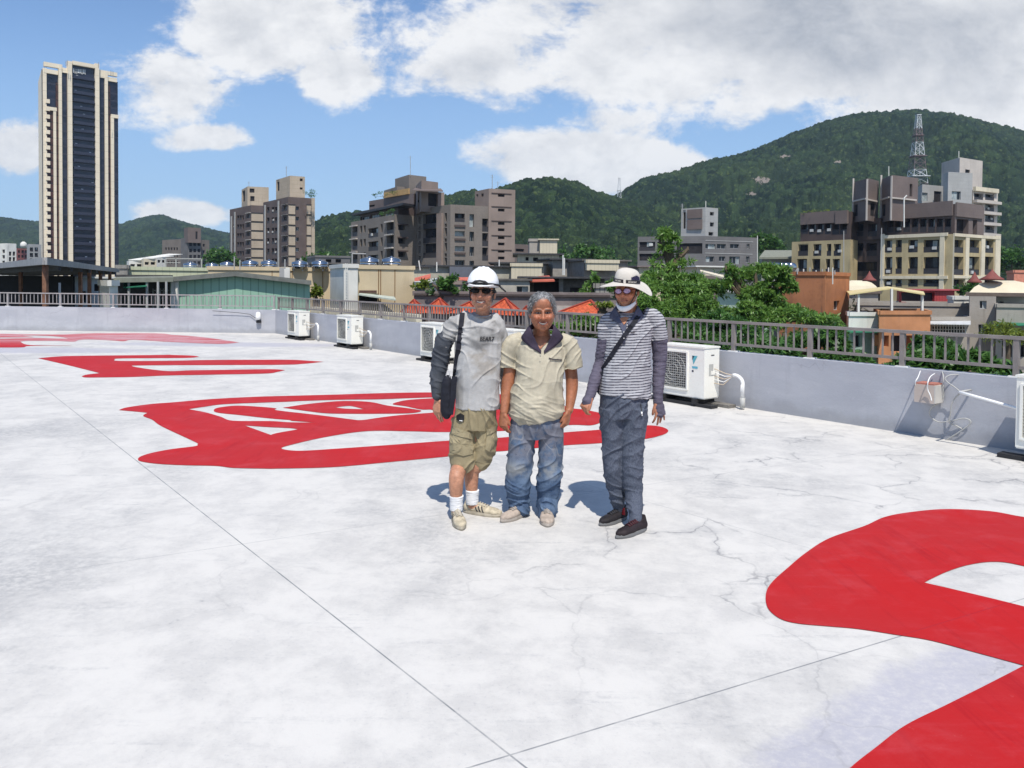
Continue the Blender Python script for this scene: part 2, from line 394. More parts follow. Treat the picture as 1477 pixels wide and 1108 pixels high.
# farthest, worn lettering
paint([D_([(-300, 70), (0, 72), (500, 78), (900, 66), (1400, 68)]) + E_([(150, 70), (300, 80), (420, 92), (560, 112), (660, 128, 1), (540, 138), (350, 134), (100, 122)]) + D_([(1350, 135), (1170, 125), (1100, 138), (1000, 132), (800, 122), (700, 128), (650, 142), (480, 135), (250, 135), (180, 142, 1), (270, 172), (640, 176), (270, 180), (200, 192), (0, 194), (-300, 190)]),
       D_([(-200, 112), (0, 116), (300, 110), (600, 114), (450, 92), (200, 88), (300, 102), (0, 106), (-200, 104)])])
R1_ = lambda pts: zz(900, 640, 2.367, pts)
paint([R1_([(2000, 520), (1800, 350), (1550, 275), (1366, 252), (1250, 232), (1100, 225), (980, 235), (890, 252), (820, 283), (700, 325), (620, 375), (560, 425), (510, 470), (487, 505), (485, 545), (500, 575), (540, 603), (600, 617), (700, 626), (800, 635), (930, 655), (1050, 675), (1200, 715), (1366, 760, 1), (1230, 830), (1100, 895), (960, 965), (860, 1040), (775, 1108), (700, 1190), (900, 1330), (2300, 1300)]),
       R1_([(1025, 476, 1), (1100, 440), (1180, 415), (1270, 405), (1366, 420), (1600, 480), (1750, 600), (1600, 620), (1366, 558), (1200, 517)])])

# ------------------------------------------------------------------ parapet walls
def mat_wall():
    m, nt, b = newmat('grey_lilac_wall_paint')
    tc = nt.new('ShaderNodeTexCoord').outputs['Object']
    n1 = nt.noise(nt.mapping(tc, (1, 1, 3)), .7, 6, .65, .4); n2 = nt.noise(tc, 7, 6, .7)
    c = nt.mix(nt.ramp(n1, .35, .68), (.365, .375, .41), (.435, .445, .475))
    c = nt.mix(nt.math('MULTIPLY', nt.ramp(n2, .58, .72), .45), c, (.49, .495, .52))
    st = nt.noise(nt.mapping(tc, (3, 3, .3)), 1.7, 5, .7)
    c = nt.mix(nt.ramp(st, .52, .72, 0, .45), c, (.30, .31, .34))
    sw = nt.new('ShaderNodeSeparateXYZ'); nt.put(sw.inputs[0], tc)
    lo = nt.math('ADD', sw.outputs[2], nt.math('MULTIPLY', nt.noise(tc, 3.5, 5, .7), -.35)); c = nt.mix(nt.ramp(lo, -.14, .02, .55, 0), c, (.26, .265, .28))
    hc = nt.new('ShaderNodeTexVoronoi', feature='DISTANCE_TO_EDGE'); hc.inputs['Scale'].default_value = .9; wz = nt.new('ShaderNodeTexNoise'); wz.inputs['Scale'].default_value = 2.2; wz.inputs['Detail'].default_value = 5; nt.put(wz.inputs['Vector'], tc)
    vz = nt.new('ShaderNodeVectorMath', operation='MULTIPLY_ADD'); nt.put(vz.inputs[0], wz.outputs['Color']); vz.inputs[1].default_value = (.7, .7, .5); nt.put(vz.inputs[2], tc); nt.put(hc.inputs['Vector'], vz.outputs[0])
    c = nt.mix(nt.math('MULTIPLY', nt.ramp(hc.outputs[0], 0, .006, .5, 0), nt.ramp(nt.noise(tc, .5, 2), .45, .6)), c, (.2, .2, .22))
    rp = nt.ramp(nt.noise(nt.mapping(tc, (1, 1, .8)), 1.1, 2), .58, .66, 0, .12); c = nt.mix(rp, c, (.50, .505, .53))
    nt.put(b.inputs['Base Color'], c); b.inputs['Roughness'].default_value = .75; b.inputs['Specular IOR Level'].default_value = .2
    nt.put(b.inputs['Normal'], nt.bump(nt.math('ADD', n2, nt.noise(tc, 45, 3)), .3, .006))
    return m
M_WALL = mat_wall(); M_CONC = M('weathered_concrete', (.33, .32, .30), .85, var=.2, vs=2, fine=.5, bump=.4)
def wall(name, label, A, B, nor, h0, h1, th=.16):
    mb = MB(); a = [A, B, B - nor * th, A - nor * th]
    N = 40
    for i in range(N):
        p = A.lerp(B, i / N); q = A.lerp(B, (i + 1) / N); za = h0 + (h1 - h0) * i / N; zb = h0 + (h1 - h0) * (i + 1) / N
        z = Vector((0, 0, 1)); o_ = -nor * th
        mb.quad(p, q, q + z * zb, p + z * za); mb.quad(p + z * za, q + z * zb, q + z * zb + o_, p + z * za + o_)
        mb.quad(p + o_ + z * za, q + o_ + z * zb, q + o_ - z * 3, p + o_ - z * 3)
    o = mb.build(name, M_WALL, origin=A, fix=True); return tag(o, label, 'wall')
wall('parapet_wall', 'low grey lilac parapet wall running along the right side behind the air conditioners', WA, WB, wnor, .755, .742)
lnor = Vector((ldir.y, -ldir.x, 0));
if lnor.y > 0: lnor = -lnor
wall('parapet_wall', 'low pale parapet wall across the far left end of the rooftop', WA - ldir * .0, WL0, lnor, .757, .86)
# outer building body below the roof edge
mb = MB(); mb.prism([p + Vector((0, 0, 0)) for p in fl], -9.9, -.305)
bd = mb.build('building_body', M('school_wall', (.5, .49, .46), var=.1, streak=.5)); tag(bd, kind='structure')

# ------------------------------------------------------------------ railings
M_RAIL = M('brown_grey_rail_paint', (.225, .20, .185), .5, var=.12, vs=6, bump=.1, spec=.4)
M_RAILL = M('grey_rail_paint', (.30, .285, .28), .5, var=.12, vs=6, bump=.1, spec=.4)
M_GROUT = M('white_grout', (.7, .7, .68))
def railing(name, label, A, d, nor, s0, s1, z0f, step, mat, nb, off=.07, top=.41):
    A2 = A - nor * off; L = s1 - s0; n = max(1, round(L / step)); step = L / n
    rt_ = thing(name, label, 'railing', A2 + d * s0 + Vector((0, 0, z0f(s0))))
    rz = math.atan2(d.y, d.x)
    for i in range(n + 1):
        s = s0 + i * step; p = A2 + d * s; z = z0f(s)
        mb = MB(); mb.box(p + Vector((0, 0, z + top / 2 - .01)), (.052, .052, top - .02), rz)
        mb.mat(1).box(p + Vector((0, 0, z + .006)), (.13, .11, .022), rz + .1)
        mb.build('post', [mat, M_GROUT], rt_)
        if i == n: break
        mb = MB(); q = A2 + d * (s + step); zq = z0f(s + step); zv = Vector((0, 0, 1))
        e = d * .026
        mb.beam(p + e + zv * (z + .105), q - e + zv * (zq + .105), .03, .034)
        mb.beam(p + (e if i else -e) * 1 - e + zv * (z + top), q + zv * (zq + top), .062, .036)
        for k in range(1, nb):
            t = k / nb; c = p.lerp(q, t); zc = z + (zq - z) * t
            mb.box(c + zv * (zc + (.105 + top) / 2), (.018, .018, top - .105 - .03), rz)
        mb.build('rail_panel', mat, rt_)
    return rt_
step = 1.165
railing('railing', 'brown grey metal railing with square bars on top of the right parapet wall', WA, wdir, wnor, 19.91 - 17 * step, 19.91 + 5 * step, lambda s: .755 - .013 * s / 21, step, M_RAIL, 10)
railing('railing', 'grey metal railing with square bars on top of the far left parapet wall', WA, ldir, lnor, .06, 26.5, lambda s: .757 + .1 * s / 34, 1.72, M_RAILL, 14, top=.44)

# ------------------------------------------------------------------ air conditioners
M_AC = M('cream_white_casing', (.80, .79, .72), .35, var=.03, vs=3, spec=.5, streak=.45, streakcol=(.42, .38, .30), fine=.12)
M_ACD = M('dark_fan_void', (.13, .13, .12), .8)
M_GRIL = M('grey_grille_wire', (.45, .45, .42), .4)
M_BLK = M('black_rubber', (.025, .025, .027), .6, spec=.3)
M_TEAL = M('teal_print', (.10, .38, .44), .4); M_NAVY = M('navy_print', (.01, .02, .05), .4); M_SKYB = M('light_blue_print', (.12, .42, .52), .4); M_PRN = M('grey_print', (.45, .45, .42), .5)
def ac_unit(label, grp):
    W_, D_2, H_ = .85, .32, .68      # x along wall, y depth (front at y = 0), z up; origin at near front bottom corner, extends to -x
    t = thing('air_conditioner', label, 'air conditioner', (0, 0, 0), grp)
    mb = MB()
    # casing with an opening for the fan
    cx0, cx1, cz0, cz1 = -W_ + .06, -.30, .10, .60
    def fq(x0, x1, z0, z1, y=0): mb.quad((x0, y, z0), (x1, y, z0), (x1, y, z1), (x0, y, z1))
    fq(-W_, 0, 0, cz0); fq(-W_, 0, cz1, H_); fq(-W_, cx0, cz0, cz1); fq(cx1, 0, cz0, cz1)
    dd = .05
    mb.quad((cx0, 0, cz0), (cx0, dd, cz0), (cx0, dd, cz1), (cx0, 0, cz1)); mb.quad((cx1, 0, cz0), (cx1, dd, cz0), (cx1, dd, cz1), (cx1, 0, cz1))
    mb.quad((cx0, 0, cz0), (cx1, 0, cz0), (cx1, dd, cz0), (cx0, dd, cz0)); mb.quad((cx0, 0, cz1), (cx1, 0, cz1), (cx1, dd, cz1), (cx0, dd, cz1))
    for a, b in (((0, 0), (0, D_2)), ((0, D_2), (-W_, D_2)), ((-W_, D_2), (-W_, 0))):
        mb.quad((a[0], a[1], 0), (b[0], b[1], 0), (b[0], b[1], H_), (a[0], a[1], H_))
    mb.box((-W_ / 2, D_2 / 2, H_ + .011), (W_ + .02, D_2 + .02, .022)); mb.box((-W_ / 2, D_2 / 2, -.006), (W_ - .01, D_2 - .01, .014))
    # raised rim round the fan
    for x in (cx0 - .012, cx1 + .012): mb.box((x, -.008, (cz0 + cz1) / 2), (.024, .018, cz1 - cz0 + .04))
    for z in (cz0 - .012, cz1 + .012): mb.box(((cx0 + cx1) / 2, -.008, z), (cx1 - cx0, .018, .024))
    mb.box((.004, D_2 * .6, .34), (.01, .1, .05))
    mb.build('casing', M_AC, t)
    mb = MB(); fcx = (cx0 + cx1) / 2; fcz = (cz0 + cz1) / 2
    mb.quad((cx0, dd - .003, cz0), (cx1, dd - .003, cz0), (cx1, dd - .003, cz1), (cx0, dd - .003, cz1))
    for k in range(3):
        a = k * 2.094 + .4
        mb.mat(1).add([(fcx + .04 * math.cos(a), dd - .02, fcz + .04 * math.sin(a)), (fcx + .2 * math.cos(a - .3), dd - .012, fcz + .2 * math.sin(a - .3)), (fcx + .21 * math.cos(a + .35), dd - .035, fcz + .21 * math.sin(a + .35)), (fcx + .05 * math.cos(a + 1.2), dd - .03, fcz + .05 * math.sin(a + 1.2))], [(0, 1, 2, 3)])
    mb.build('fan', [M_ACD, M('fan_blade_grey', (.12, .12, .12), .5)], t)
    mb = MB()
    for i in range(15):
        z = cz0 + (cz1 - cz0) * (i + .5) / 15; mb.box((fcx, -.004, z), (cx1 - cx0, .004, .006))
    for i in range(13):
        x = cx0 + (cx1 - cx0) * (i + .5) / 13; mb.box((x, .002, fcz), (.005, .004, cz1 - cz0))
    for rr in (.08, .15, .22): mb.tube([(fcx + rr * math.cos(a * .2618), -.007, fcz + rr * math.sin(a * .2618)) for a in range(25)], .003, 4)
    mb.build('fan_grille', M_GRIL, t)
    # logo: a split triangle in teal and navy over a small blue word bar
    mb = MB(); y = -.003
    mb.mat(0).add([(-.21, y, .57), (-.115, y, .57), (-.185, y, .45)], [(0, 1, 2)])
    mb.mat(1).add([(-.206, y - .001, .566), (-.17, y - .001, .566), (-.203, y - .001, .51)], [(0, 1, 2)])
    mb.mat(2).add([(-.21, y, .425), (-.20, y, .395), (-.11, y, .395), (-.11, y, .425)], [(0, 1, 2, 3)])
    mb.mat(1).add([(-.21, y, .345), (-.21, y, .37), (-.18, y, .37), (-.18, y, .345)], [(0, 1, 2, 3)])
    mb.build('logo', [M_TEAL, M_NAVY, M_SKYB], t)
    mb = MB(); x = .003
    mb.mat(0).add([(x, .1, .3), (x, .19, .3), (x, .19, .46), (x, .1, .46)], [(0, 1, 2, 3)])
    mb.build('side_label', [M_PRN], t); mb = MB()
    mb.mat(0).add([(x, .14, .575), (x, .21, .575), (x, .21, .59), (x, .14, .59)], [(0, 1, 2, 3)])
    mb.build('side_mark', [M('dark_print', (.1, .1, .1))], t)
    mb = MB()
    for xx in (-W_ + .14, -.14): mb.box((xx, D_2 / 2, -.05), (.06, D_2 + .1, .075))
    mb.build('foot', M_BLK, t)
    return t
def along(s, off=0., z=0.): return WA + wdir * s + wnor * off + Vector((0, 0, z))
def s_at(px, off):
    d = ray(px, 450); A2 = WA + wnor * off
    mt = np.array([[d[0], -wdir.x], [d[1], -wdir.y]]); s, k = np.linalg.solve(mt, [A2.x, A2.y]); return k
M_SLAB = M('grey_brown_block', (.16, .15, .135), .9, var=.3, vs=6, fine=.6, bump=.5)
M_WPIPE = M('white_pipe', (.82, .82, .8), .3, spec=.5, var=.03)
M_GPIPE = M('grey_pipe', (.42, .42, .40), .5, var=.08)
acs = [(431, 'air conditioner farthest away by the wall corner, with a white hooked pipe beside it'), (506.8, 'second air conditioner from the wall corner, standing between two hooked pipes'),
       (637, 'air conditioner partly hidden by the arm of the person in the white helmet'), (741, 'air conditioner almost wholly hidden behind the two people on the left'), (1017, 'largest fully visible air conditioner, just right of the person in the striped shirt'), (None, 'air conditioner cut off by the right edge of the photo')]
SH = ['air conditioner farthest away at the wall corner', 'second air conditioner from the wall corner', 'air conditioner behind the arm of the person in the helmet', 'hidden air conditioner behind the two left people', 'large air conditioner beside the striped person', 'air conditioner at the right edge']
proto = None; rzw = math.atan2(wdir.y, wdir.x); OFF = .47
PLW = []
for i, (px, lab) in enumerate(acs):
    s = s_at(px, OFF) if px else s_at(1469, OFF) + .85
    if proto is None: o = proto = ac_unit(lab, 'air conditioners along the right parapet wall')
    else: o = copy_tree(proto); o['label'] = lab
    p = along(s, OFF, .125)
    # local +x = along the wall towards the camera, local +y = into the wall
    o.location = p; o.rotation_euler.z = rzw
    PLW.append(s)
    mb = MB(); mb.mat(0).beam(along(s - 1.0, OFF - .05, .022), along(s + .14, OFF - .05, .022), .14, .04); mb.mat(1).beam(along(s - .8, OFF - .3, .022), along(s + .24, OFF - .3, .022), .16, .04)
    b = mb.build('mounting_block', [M_BLK, M_SLAB]); tag(b, 'dark block under the ' + SH[i], 'block', 'blocks under the air conditioners')
    if i == 3: continue
    # hooked pipe
    if i in (0, 1, 4):
        off = .16; sp = s_at((459, 535, 0, 0, 1073)[i], .16)
        hz = (.5, .46, .42, .42, .46)[i]
        pts = [along(sp, off, .02), along(sp, off, .16)]
        mb = MB(); mb.mat(1).tube(pts, .036, 12); pts = [along(sp, off, .16), along(sp, off, hz - .12)]
        for k in range(0, 8): a = math.pi * .5 * k / 7 * 1.15; pts.append(along(sp - .13 * (1 - math.cos(a)), off, hz - .12 + .11 * math.sin(a)))
        mb.mat(0).tube(pts, .026, 12)
        t = mb.build('pipe', [M_WPIPE, M_GPIPE], smooth=True); tag(t, 'hooked pipe right of the ' + SH[i], 'pipe', 'hooked pipes beside the air conditioners')
        mb = MB()
        for k in range(5):
            z0 = .22 + .05 * k; a = along(s + .0, .25, z0 + .1); b = along(sp - .16 + .012 * k, off, hz - .02); mid = (a + b) / 2 - Vector((0, 0, .03 * (5 - k) / 2))
            mb.mat(0 if k % 2 else 1).tube([a, a.lerp(mid, .6), mid, b.lerp(mid, .4), b], .006, 6)
        t = mb.build('cable_bundle', [M_WPIPE, M('tan_cable', (.55, .45, .33))], smooth=True); tag(t, 'loose cables right of the ' + SH[i], 'cables', 'cable bundles of the air conditioners')
# ------------------------------------------------------------------ junction box, conduit, cables on the right wall
def wallpt(px, py, off):
    d = ray(px, py); A2 = WA + wnor * off; n = wnor; o = Vector((0, 0, H)); dv = Vector(d)
    t = (A2 - o).dot(n) / dv.dot(n); return o + dv * t
M_BOX = M('beige_box_paint', (.47, .40, .35), .5, var=.05); M_BRN = M('brown_wall_mark', (.4, .16, .12))
c = wallpt(1339, 567, .12); mb = MB(); mb.box(c, (.21, .2, .2), rzw); mb.mat(1).box(c + Vector((0, 0, .108)), (.2, .195, .016), rzw); mb.mat(2).box(c + wdir * .112 + Vector((0, 0, .0)), (.012, .2, .19), rzw)
t = mb.build('junction_box', [M_BOX, M_BRN, M('box_side_grey', (.5, .48, .44))]); tag(t, 'beige square junction box hanging out from the right parapet wall', 'junction box')
def cable(pts, r, mat, label, name='cable', n=6):
    P = [wallpt(*p) for p in pts]; out = []
    for i in range(len(P) - 1):
        p0, p1, p2, p3 = P[max(i - 1, 0)], P[i], P[i + 1], P[min(i + 2, len(P) - 1)]
        for k in range(5):
            t = k / 5; out.append(.5 * ((2 * p1) + (p2 - p0) * t + (2 * p0 - 5 * p1 + 4 * p2 - p3) * t * t + (3 * p1 - p0 - 3 * p2 + p3) * t ** 3))
    out.append(P[-1]); mb = MB(); mb.tube(out, r, n); return tag(mb.build(name, mat, smooth=True), label, 'cable', 'cables on the right parapet wall')
Z8 = lambda x, y: (1290 + x / 7.9, 520 + y / 7.9)
cable([(*Z8(297, 118), .02), (*Z8(270, 190), .2), (*Z8(240, 250), .24), (*Z8(250, 340), .14), (*Z8(262, 375), .12)], .006, M_WPIPE, 'short white cable left of the beige junction box')
cable([(*Z8(460, 150), .02), (*Z8(410, 185), .2), (*Z8(382, 250), .28), (*Z8(380, 330), .25), (*Z8(410, 400), .24), (*Z8(425, 460), .24)], .006, M_WPIPE, 'white cable hanging in front of the beige junction box')
cable([(*Z8(545, 130), .0), (*Z8(560, 200), .06), (*Z8(550, 300), .06), (*Z8(560, 400), .03), (*Z8(520, 480), .05), (*Z8(430, 530), .06), (*Z8(400, 620), .05), (*Z8(500, 700), .05), (*Z8(640, 690), .05), (*Z8(800, 660), .04), (*Z8(870, 710), .03), (*Z8(740, 815), .03), (*Z8(570, 915), .02)], .007, M_GPIPE, 'long grey cable looping right of and below the junction box')
cable([(*Z8(730, 160), .0), (*Z8(640, 165), .06), (*Z8(580, 200), .1), (*Z8(600, 245), .1), (*Z8(680, 300), .08), (*Z8(745, 365), .08), (*Z8(690, 430), .05), (*Z8(650, 510), .05), (*Z8(640, 600), .04), (*Z8(625, 700), .03), (*Z8(700, 740), .03), (*Z8(770, 780), .02)], .007, M_GPIPE, 'grey cable running from the wall top down to the conduit')
P = [wallpt(*Z8(740, 360), .30), wallpt(*Z8(1410, 550), .30)]
mb = MB(); mb.tube([wallpt(*Z8(740, 360), .30), P[0].lerp(P[1], .3), P[0].lerp(P[1], .7), P[1], P[1] + wdir * .3], .016, 8)
mb.mat(1).tube([P[0] + wnor * .0, P[0] - wnor * .28], .012, 6)
tag(mb.build('conduit', [M_WPIPE, M_GPIPE], smooth=True), 'thin white conduit running from the wall to the air conditioner at the right edge', 'conduit')
# flexible trunking above, whose shadow falls on the wall
# small white lamp on the left wall
d = ray(373, 455); k = (WA.y - .06) / d[1]; c = Vector((d[0] * k, WA.y - .1, H + d[2] * k))
t = thing('wall_lamp', 'small white lamp on the far left wall near the corner', 'lamp', c)
mb = MB(); mb.lathe(c + Vector((0, 0, -.14)), [(.02, 0), (.075, .02), (.085, .1), (.07, .22), (.03, .25)], 14); mb.build('lamp_shade', M_WPIPE, t, smooth=True)
mb = MB(); mb.box(c + Vector((0, .05, -.2)), (.14, .08, .08)); mb.tube([c + Vector((0, .06, -.16)), c + Vector((-.3, .09, .03)), c + Vector((-.7, .09, .08)), c + Vector((-1.5, .1, .13))], .008, 5); mb.build('bracket', M_BLK, t)

# cream outer ledge seen between the posts of the right railing
mb = MB(); s0_, s1_l = s_at(452, -.45), s_at(606, -.45); n_ = 9
for k in range(n_):
    a = s0_ + (s1_l - s0_) * k / n_; b = s0_ + (s1_l - s0_) * (k + .93) / n_
    mb.box((along(a, -.45) + along(b, -.45)) / 2 + Vector((0, 0, .79)), (b - a, .16, .24), math.atan2(wdir.y, wdir.x))
tag(mb.build('outer_ledge', M('cream_ledge', (.66, .60, .46), .8, var=.12, streak=.4)), 'cream outer ledge behind the railing posts near the far air conditioners', 'ledge')['kind'] = 'structure'
# ------------------------------------------------------------------ noise
def _h(ix, iy, iz, s=0):
    h = (ix.astype(np.int64) * 374761393 + iy.astype(np.int64) * 668265263 + iz.astype(np.int64) * 2147483647 + s * 974634777) & 0xffffffff
    h = ((h ^ (h >> 13)) * 1274126177) & 0xffffffff
    h = h ^ (h >> 16); return (h & 0xffffff) / float(0xffffff)
def vnoise(p, sc=1., s=0):
    p = p * sc; i = np.floor(p).astype(np.int64); f = p - i; f = f * f * (3 - 2 * f); r = 0
    for dx in (0, 1):
        for dy in (0, 1):
            for dz in (0, 1):
                w = (f[:, 0] if dx else 1 - f[:, 0]) * (f[:, 1] if dy else 1 - f[:, 1]) * (f[:, 2] if dz else 1 - f[:, 2])
                r = r + w * _h(i[:, 0] + dx, i[:, 1] + dy, i[:, 2] + dz, s)
    return r * 2 - 1
def fbm(p, sc=1., o=4, s=0, g=.5):
    r = 0; a = 1
    for k in range(o): r = r + a * vnoise(p, sc * 2 ** k, s + k); a *= g
    return r
def np_mesh(name, V, Fq, mats, parent=None, smooth=True, origin=(0, 0, 0), attr=None, mi=None):
    """mesh from arrays: V (n,3), Fq (m,k)"""
    me = bpy.data.meshes.new(name); k = Fq.shape[1]
    o0 = WL[parent.name] if parent is not None else Vector(origin)
    me.vertices.add(len(V)); me.vertices.foreach_set('co', (V - np.array(o0)).astype(np.float32).ravel())
    me.loops.add(Fq.size); me.loops.foreach_set('vertex_index', Fq.astype(np.int32).ravel())
    me.polygons.add(len(Fq)); me.polygons.foreach_set('loop_start', np.arange(0, Fq.size, k, dtype=np.int32)); me.polygons.foreach_set('loop_total', np.full(len(Fq), k, np.int32))
    for mm in mats: me.materials.append(mm)
    if mi is not None: me.polygons.foreach_set('material_index', mi.astype(np.int32))
    me.update(calc_edges=True)
    if smooth: me.polygons.foreach_set('use_smooth', np.ones(len(Fq), bool))
    if attr is not None:
        a = me.attributes.new('tint', 'FLOAT', 'POINT'); a.data.foreach_set('value', attr.astype(np.float32))
    me.validate()
    o = bpy.data.objects.new(name, me); link(o, parent)
    if parent is None: o.location = o0
    WL[o.name] = o0
    return o

# ------------------------------------------------------------------ city ground and wooded hills
ZG = -10.
mb = MB(); mb.quad((-5000, -3000, ZG), (5000, -3000, ZG), (5000, 5200, ZG), (-5000, 5200, ZG))
tag(mb.build('ground', M('city_ground', (.16, .17, .14), .9, vs=.02, var=.3, fine=.3), origin=(0, 0, ZG)), kind='structure')

def mat_forest():
    m, nt, b = newmat('forest_canopy')
    tc = nt.new('ShaderNodeTexCoord').outputs['Object']
    a = nt.new('ShaderNodeAttribute', attribute_name='tint').outputs['Fac']
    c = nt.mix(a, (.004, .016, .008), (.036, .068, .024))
    big = nt.ramp(nt.noise(tc, .008, 4), .42, .66)
    c = nt.mix(nt.math('MULTIPLY', big, .5), c, (.065, .10, .03)); c = nt.mix(nt.math('MULTIPLY', nt.ramp(nt.noise(tc, .016, 5, .65), .50, .62), .75), c, (.008, .022, .013))
    c = nt.mix(nt.math('MULTIPLY', nt.ramp(nt.noise(tc, .03, 4), .55, .7), .5), c, (.012, .034, .016))
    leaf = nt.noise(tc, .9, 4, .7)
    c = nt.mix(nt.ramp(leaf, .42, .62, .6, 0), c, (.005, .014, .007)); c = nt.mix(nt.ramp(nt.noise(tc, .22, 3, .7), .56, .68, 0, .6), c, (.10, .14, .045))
    vo = nt.new('ShaderNodeSeparateXYZ'); nt.put(vo.inputs[0], tc)
    # bare rock faces high on the hill
    Pm = None
    for (px, py, Y, rx) in ROCKS:
        p = at(px, py, Y)
        q = nt.math('ADD', nt.math('POWER', nt.math('DIVIDE', nt.math('SUBTRACT', vo.outputs[0], p.x), rx), 2), nt.math('POWER', nt.math('DIVIDE', nt.math('SUBTRACT', vo.outputs[2], p.z), rx * .55), 2))
        Pm = q if Pm is None else nt.math('MINIMUM', Pm, q)
    Pm = nt.math('ADD', Pm, nt.math('MULTIPLY', nt.math('SUBTRACT', nt.noise(tc, .16, 4, .7), .5), 5.5))
    c = nt.mix(nt.ramp(Pm, .2, .5, .9, 0), c, (.25, .215, .19))
    nt.put(b.inputs['Base Color'], c); b.inputs['Roughness'].default_value = .75; b.inputs['Specular IOR Level'].default_value = .15
    nt.put(b.inputs['Normal'], nt.bump(leaf, .9, 1.2))
    return m
ROCKS = [(1140, 243, 700, 9), (1120, 266, 640, 6), (1160, 212, 780, 5), (1228, 226, 740, 4)]
M_FOREST = mat_forest()
def hill(name, label_kind, ridge, r0, R, seed, ncol, nrow, zb=ZG, sp=8.5, back=1.12, ht=7.):
    xs = np.array([p[0] for p in ridge], float); ys = np.array([p[1] for p in ridge], float)
    X = np.linspace(xs[0], xs[-1], ncol); Yp = np.interp(X, xs, ys)
    k = np.ones(9) / 9; Yp = np.convolve(np.pad(Yp, 4, 'edge'), k, 'valid')
    D = np.array([ray(x, y) for x, y in zip(X, Yp)])
    t = np.linspace(0, back, nrow) ** .9
    q = r0 + (R - r0) * t                      # depth (world y)
    QX = D[:, 0][:, None] * q[None, :]; QY = np.broadcast_to(q[None, :], QX.shape)
    zr = (H + D[:, 2] * R)
    sc = (1 - (1 - np.clip(t, 0, 1)) ** 1.5)[None, :]
    Z = zb * (1 - sc) + (H - ht * .8 + D[:, 2][:, None] * np.minimum(q, R)[None, :]) * sc
    Z = Z - np.where(t > 1, (t - 1) * R * .25, 0)[None, :]
    P = np.stack([QX.ravel(), QY.ravel(), np.zeros(QX.size)], 1)
    env = np.clip(np.minimum(t / .2, np.abs(1 - t) / .3), 0, 1)[None, :] * np.ones((ncol, 1))
    Z = Z + (fbm(P, 1 / 150., 4, seed) * 20 * env.ravel() * ((zr.max() - zb) / 200 + .25)).reshape(Z.shape)
    # tree crowns
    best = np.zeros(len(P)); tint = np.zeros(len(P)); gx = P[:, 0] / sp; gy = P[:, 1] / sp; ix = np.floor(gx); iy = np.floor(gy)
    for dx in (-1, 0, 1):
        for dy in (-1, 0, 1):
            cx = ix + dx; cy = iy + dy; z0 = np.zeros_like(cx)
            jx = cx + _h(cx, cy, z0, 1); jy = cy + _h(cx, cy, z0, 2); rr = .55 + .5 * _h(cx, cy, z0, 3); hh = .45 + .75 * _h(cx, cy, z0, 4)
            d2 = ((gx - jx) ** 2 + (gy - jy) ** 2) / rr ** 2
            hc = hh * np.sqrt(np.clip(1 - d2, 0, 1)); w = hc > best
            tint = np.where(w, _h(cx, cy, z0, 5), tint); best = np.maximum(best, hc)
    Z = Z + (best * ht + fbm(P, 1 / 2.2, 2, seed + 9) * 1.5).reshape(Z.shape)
    V = np.stack([QX.ravel(), QY.ravel(), Z.ravel()], 1); V[:, :2] += np.stack([vnoise(P, .45, 3), vnoise(P, .45, 4)], 1) * .6
    i = np.arange(ncol - 1)[:, None] * nrow + np.arange(nrow - 1)[None, :]
    Fq = np.stack([i, i + nrow, i + nrow + 1, i + 1], -1).reshape(-1, 4)
    o = np_mesh(name, V, Fq, [M_FOREST], attr=np.clip((tint - .5) * 1.7 + .45, 0, 1) * (.15 + .85 * np.clip(best * 1.5, 0, 1) ** 1.5))  # tint drops between crowns: shade of the gaps painted into the colour
    return tag(o, kind='structure')
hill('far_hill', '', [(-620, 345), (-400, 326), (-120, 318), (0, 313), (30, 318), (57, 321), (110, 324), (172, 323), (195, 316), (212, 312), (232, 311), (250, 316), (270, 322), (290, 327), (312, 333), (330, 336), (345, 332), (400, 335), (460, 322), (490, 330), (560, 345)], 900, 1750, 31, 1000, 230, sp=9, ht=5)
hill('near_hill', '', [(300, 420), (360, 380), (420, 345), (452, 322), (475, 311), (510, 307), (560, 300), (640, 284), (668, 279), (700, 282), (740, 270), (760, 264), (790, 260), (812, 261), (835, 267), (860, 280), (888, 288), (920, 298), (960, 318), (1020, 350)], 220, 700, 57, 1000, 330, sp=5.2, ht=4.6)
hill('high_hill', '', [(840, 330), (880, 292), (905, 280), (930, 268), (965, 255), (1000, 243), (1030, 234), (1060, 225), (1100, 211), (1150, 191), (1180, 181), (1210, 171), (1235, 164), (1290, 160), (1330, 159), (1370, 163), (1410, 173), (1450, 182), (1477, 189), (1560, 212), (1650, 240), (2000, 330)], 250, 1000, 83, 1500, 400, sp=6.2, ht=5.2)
for (px, py, Y, hgt, lab) in []: pass

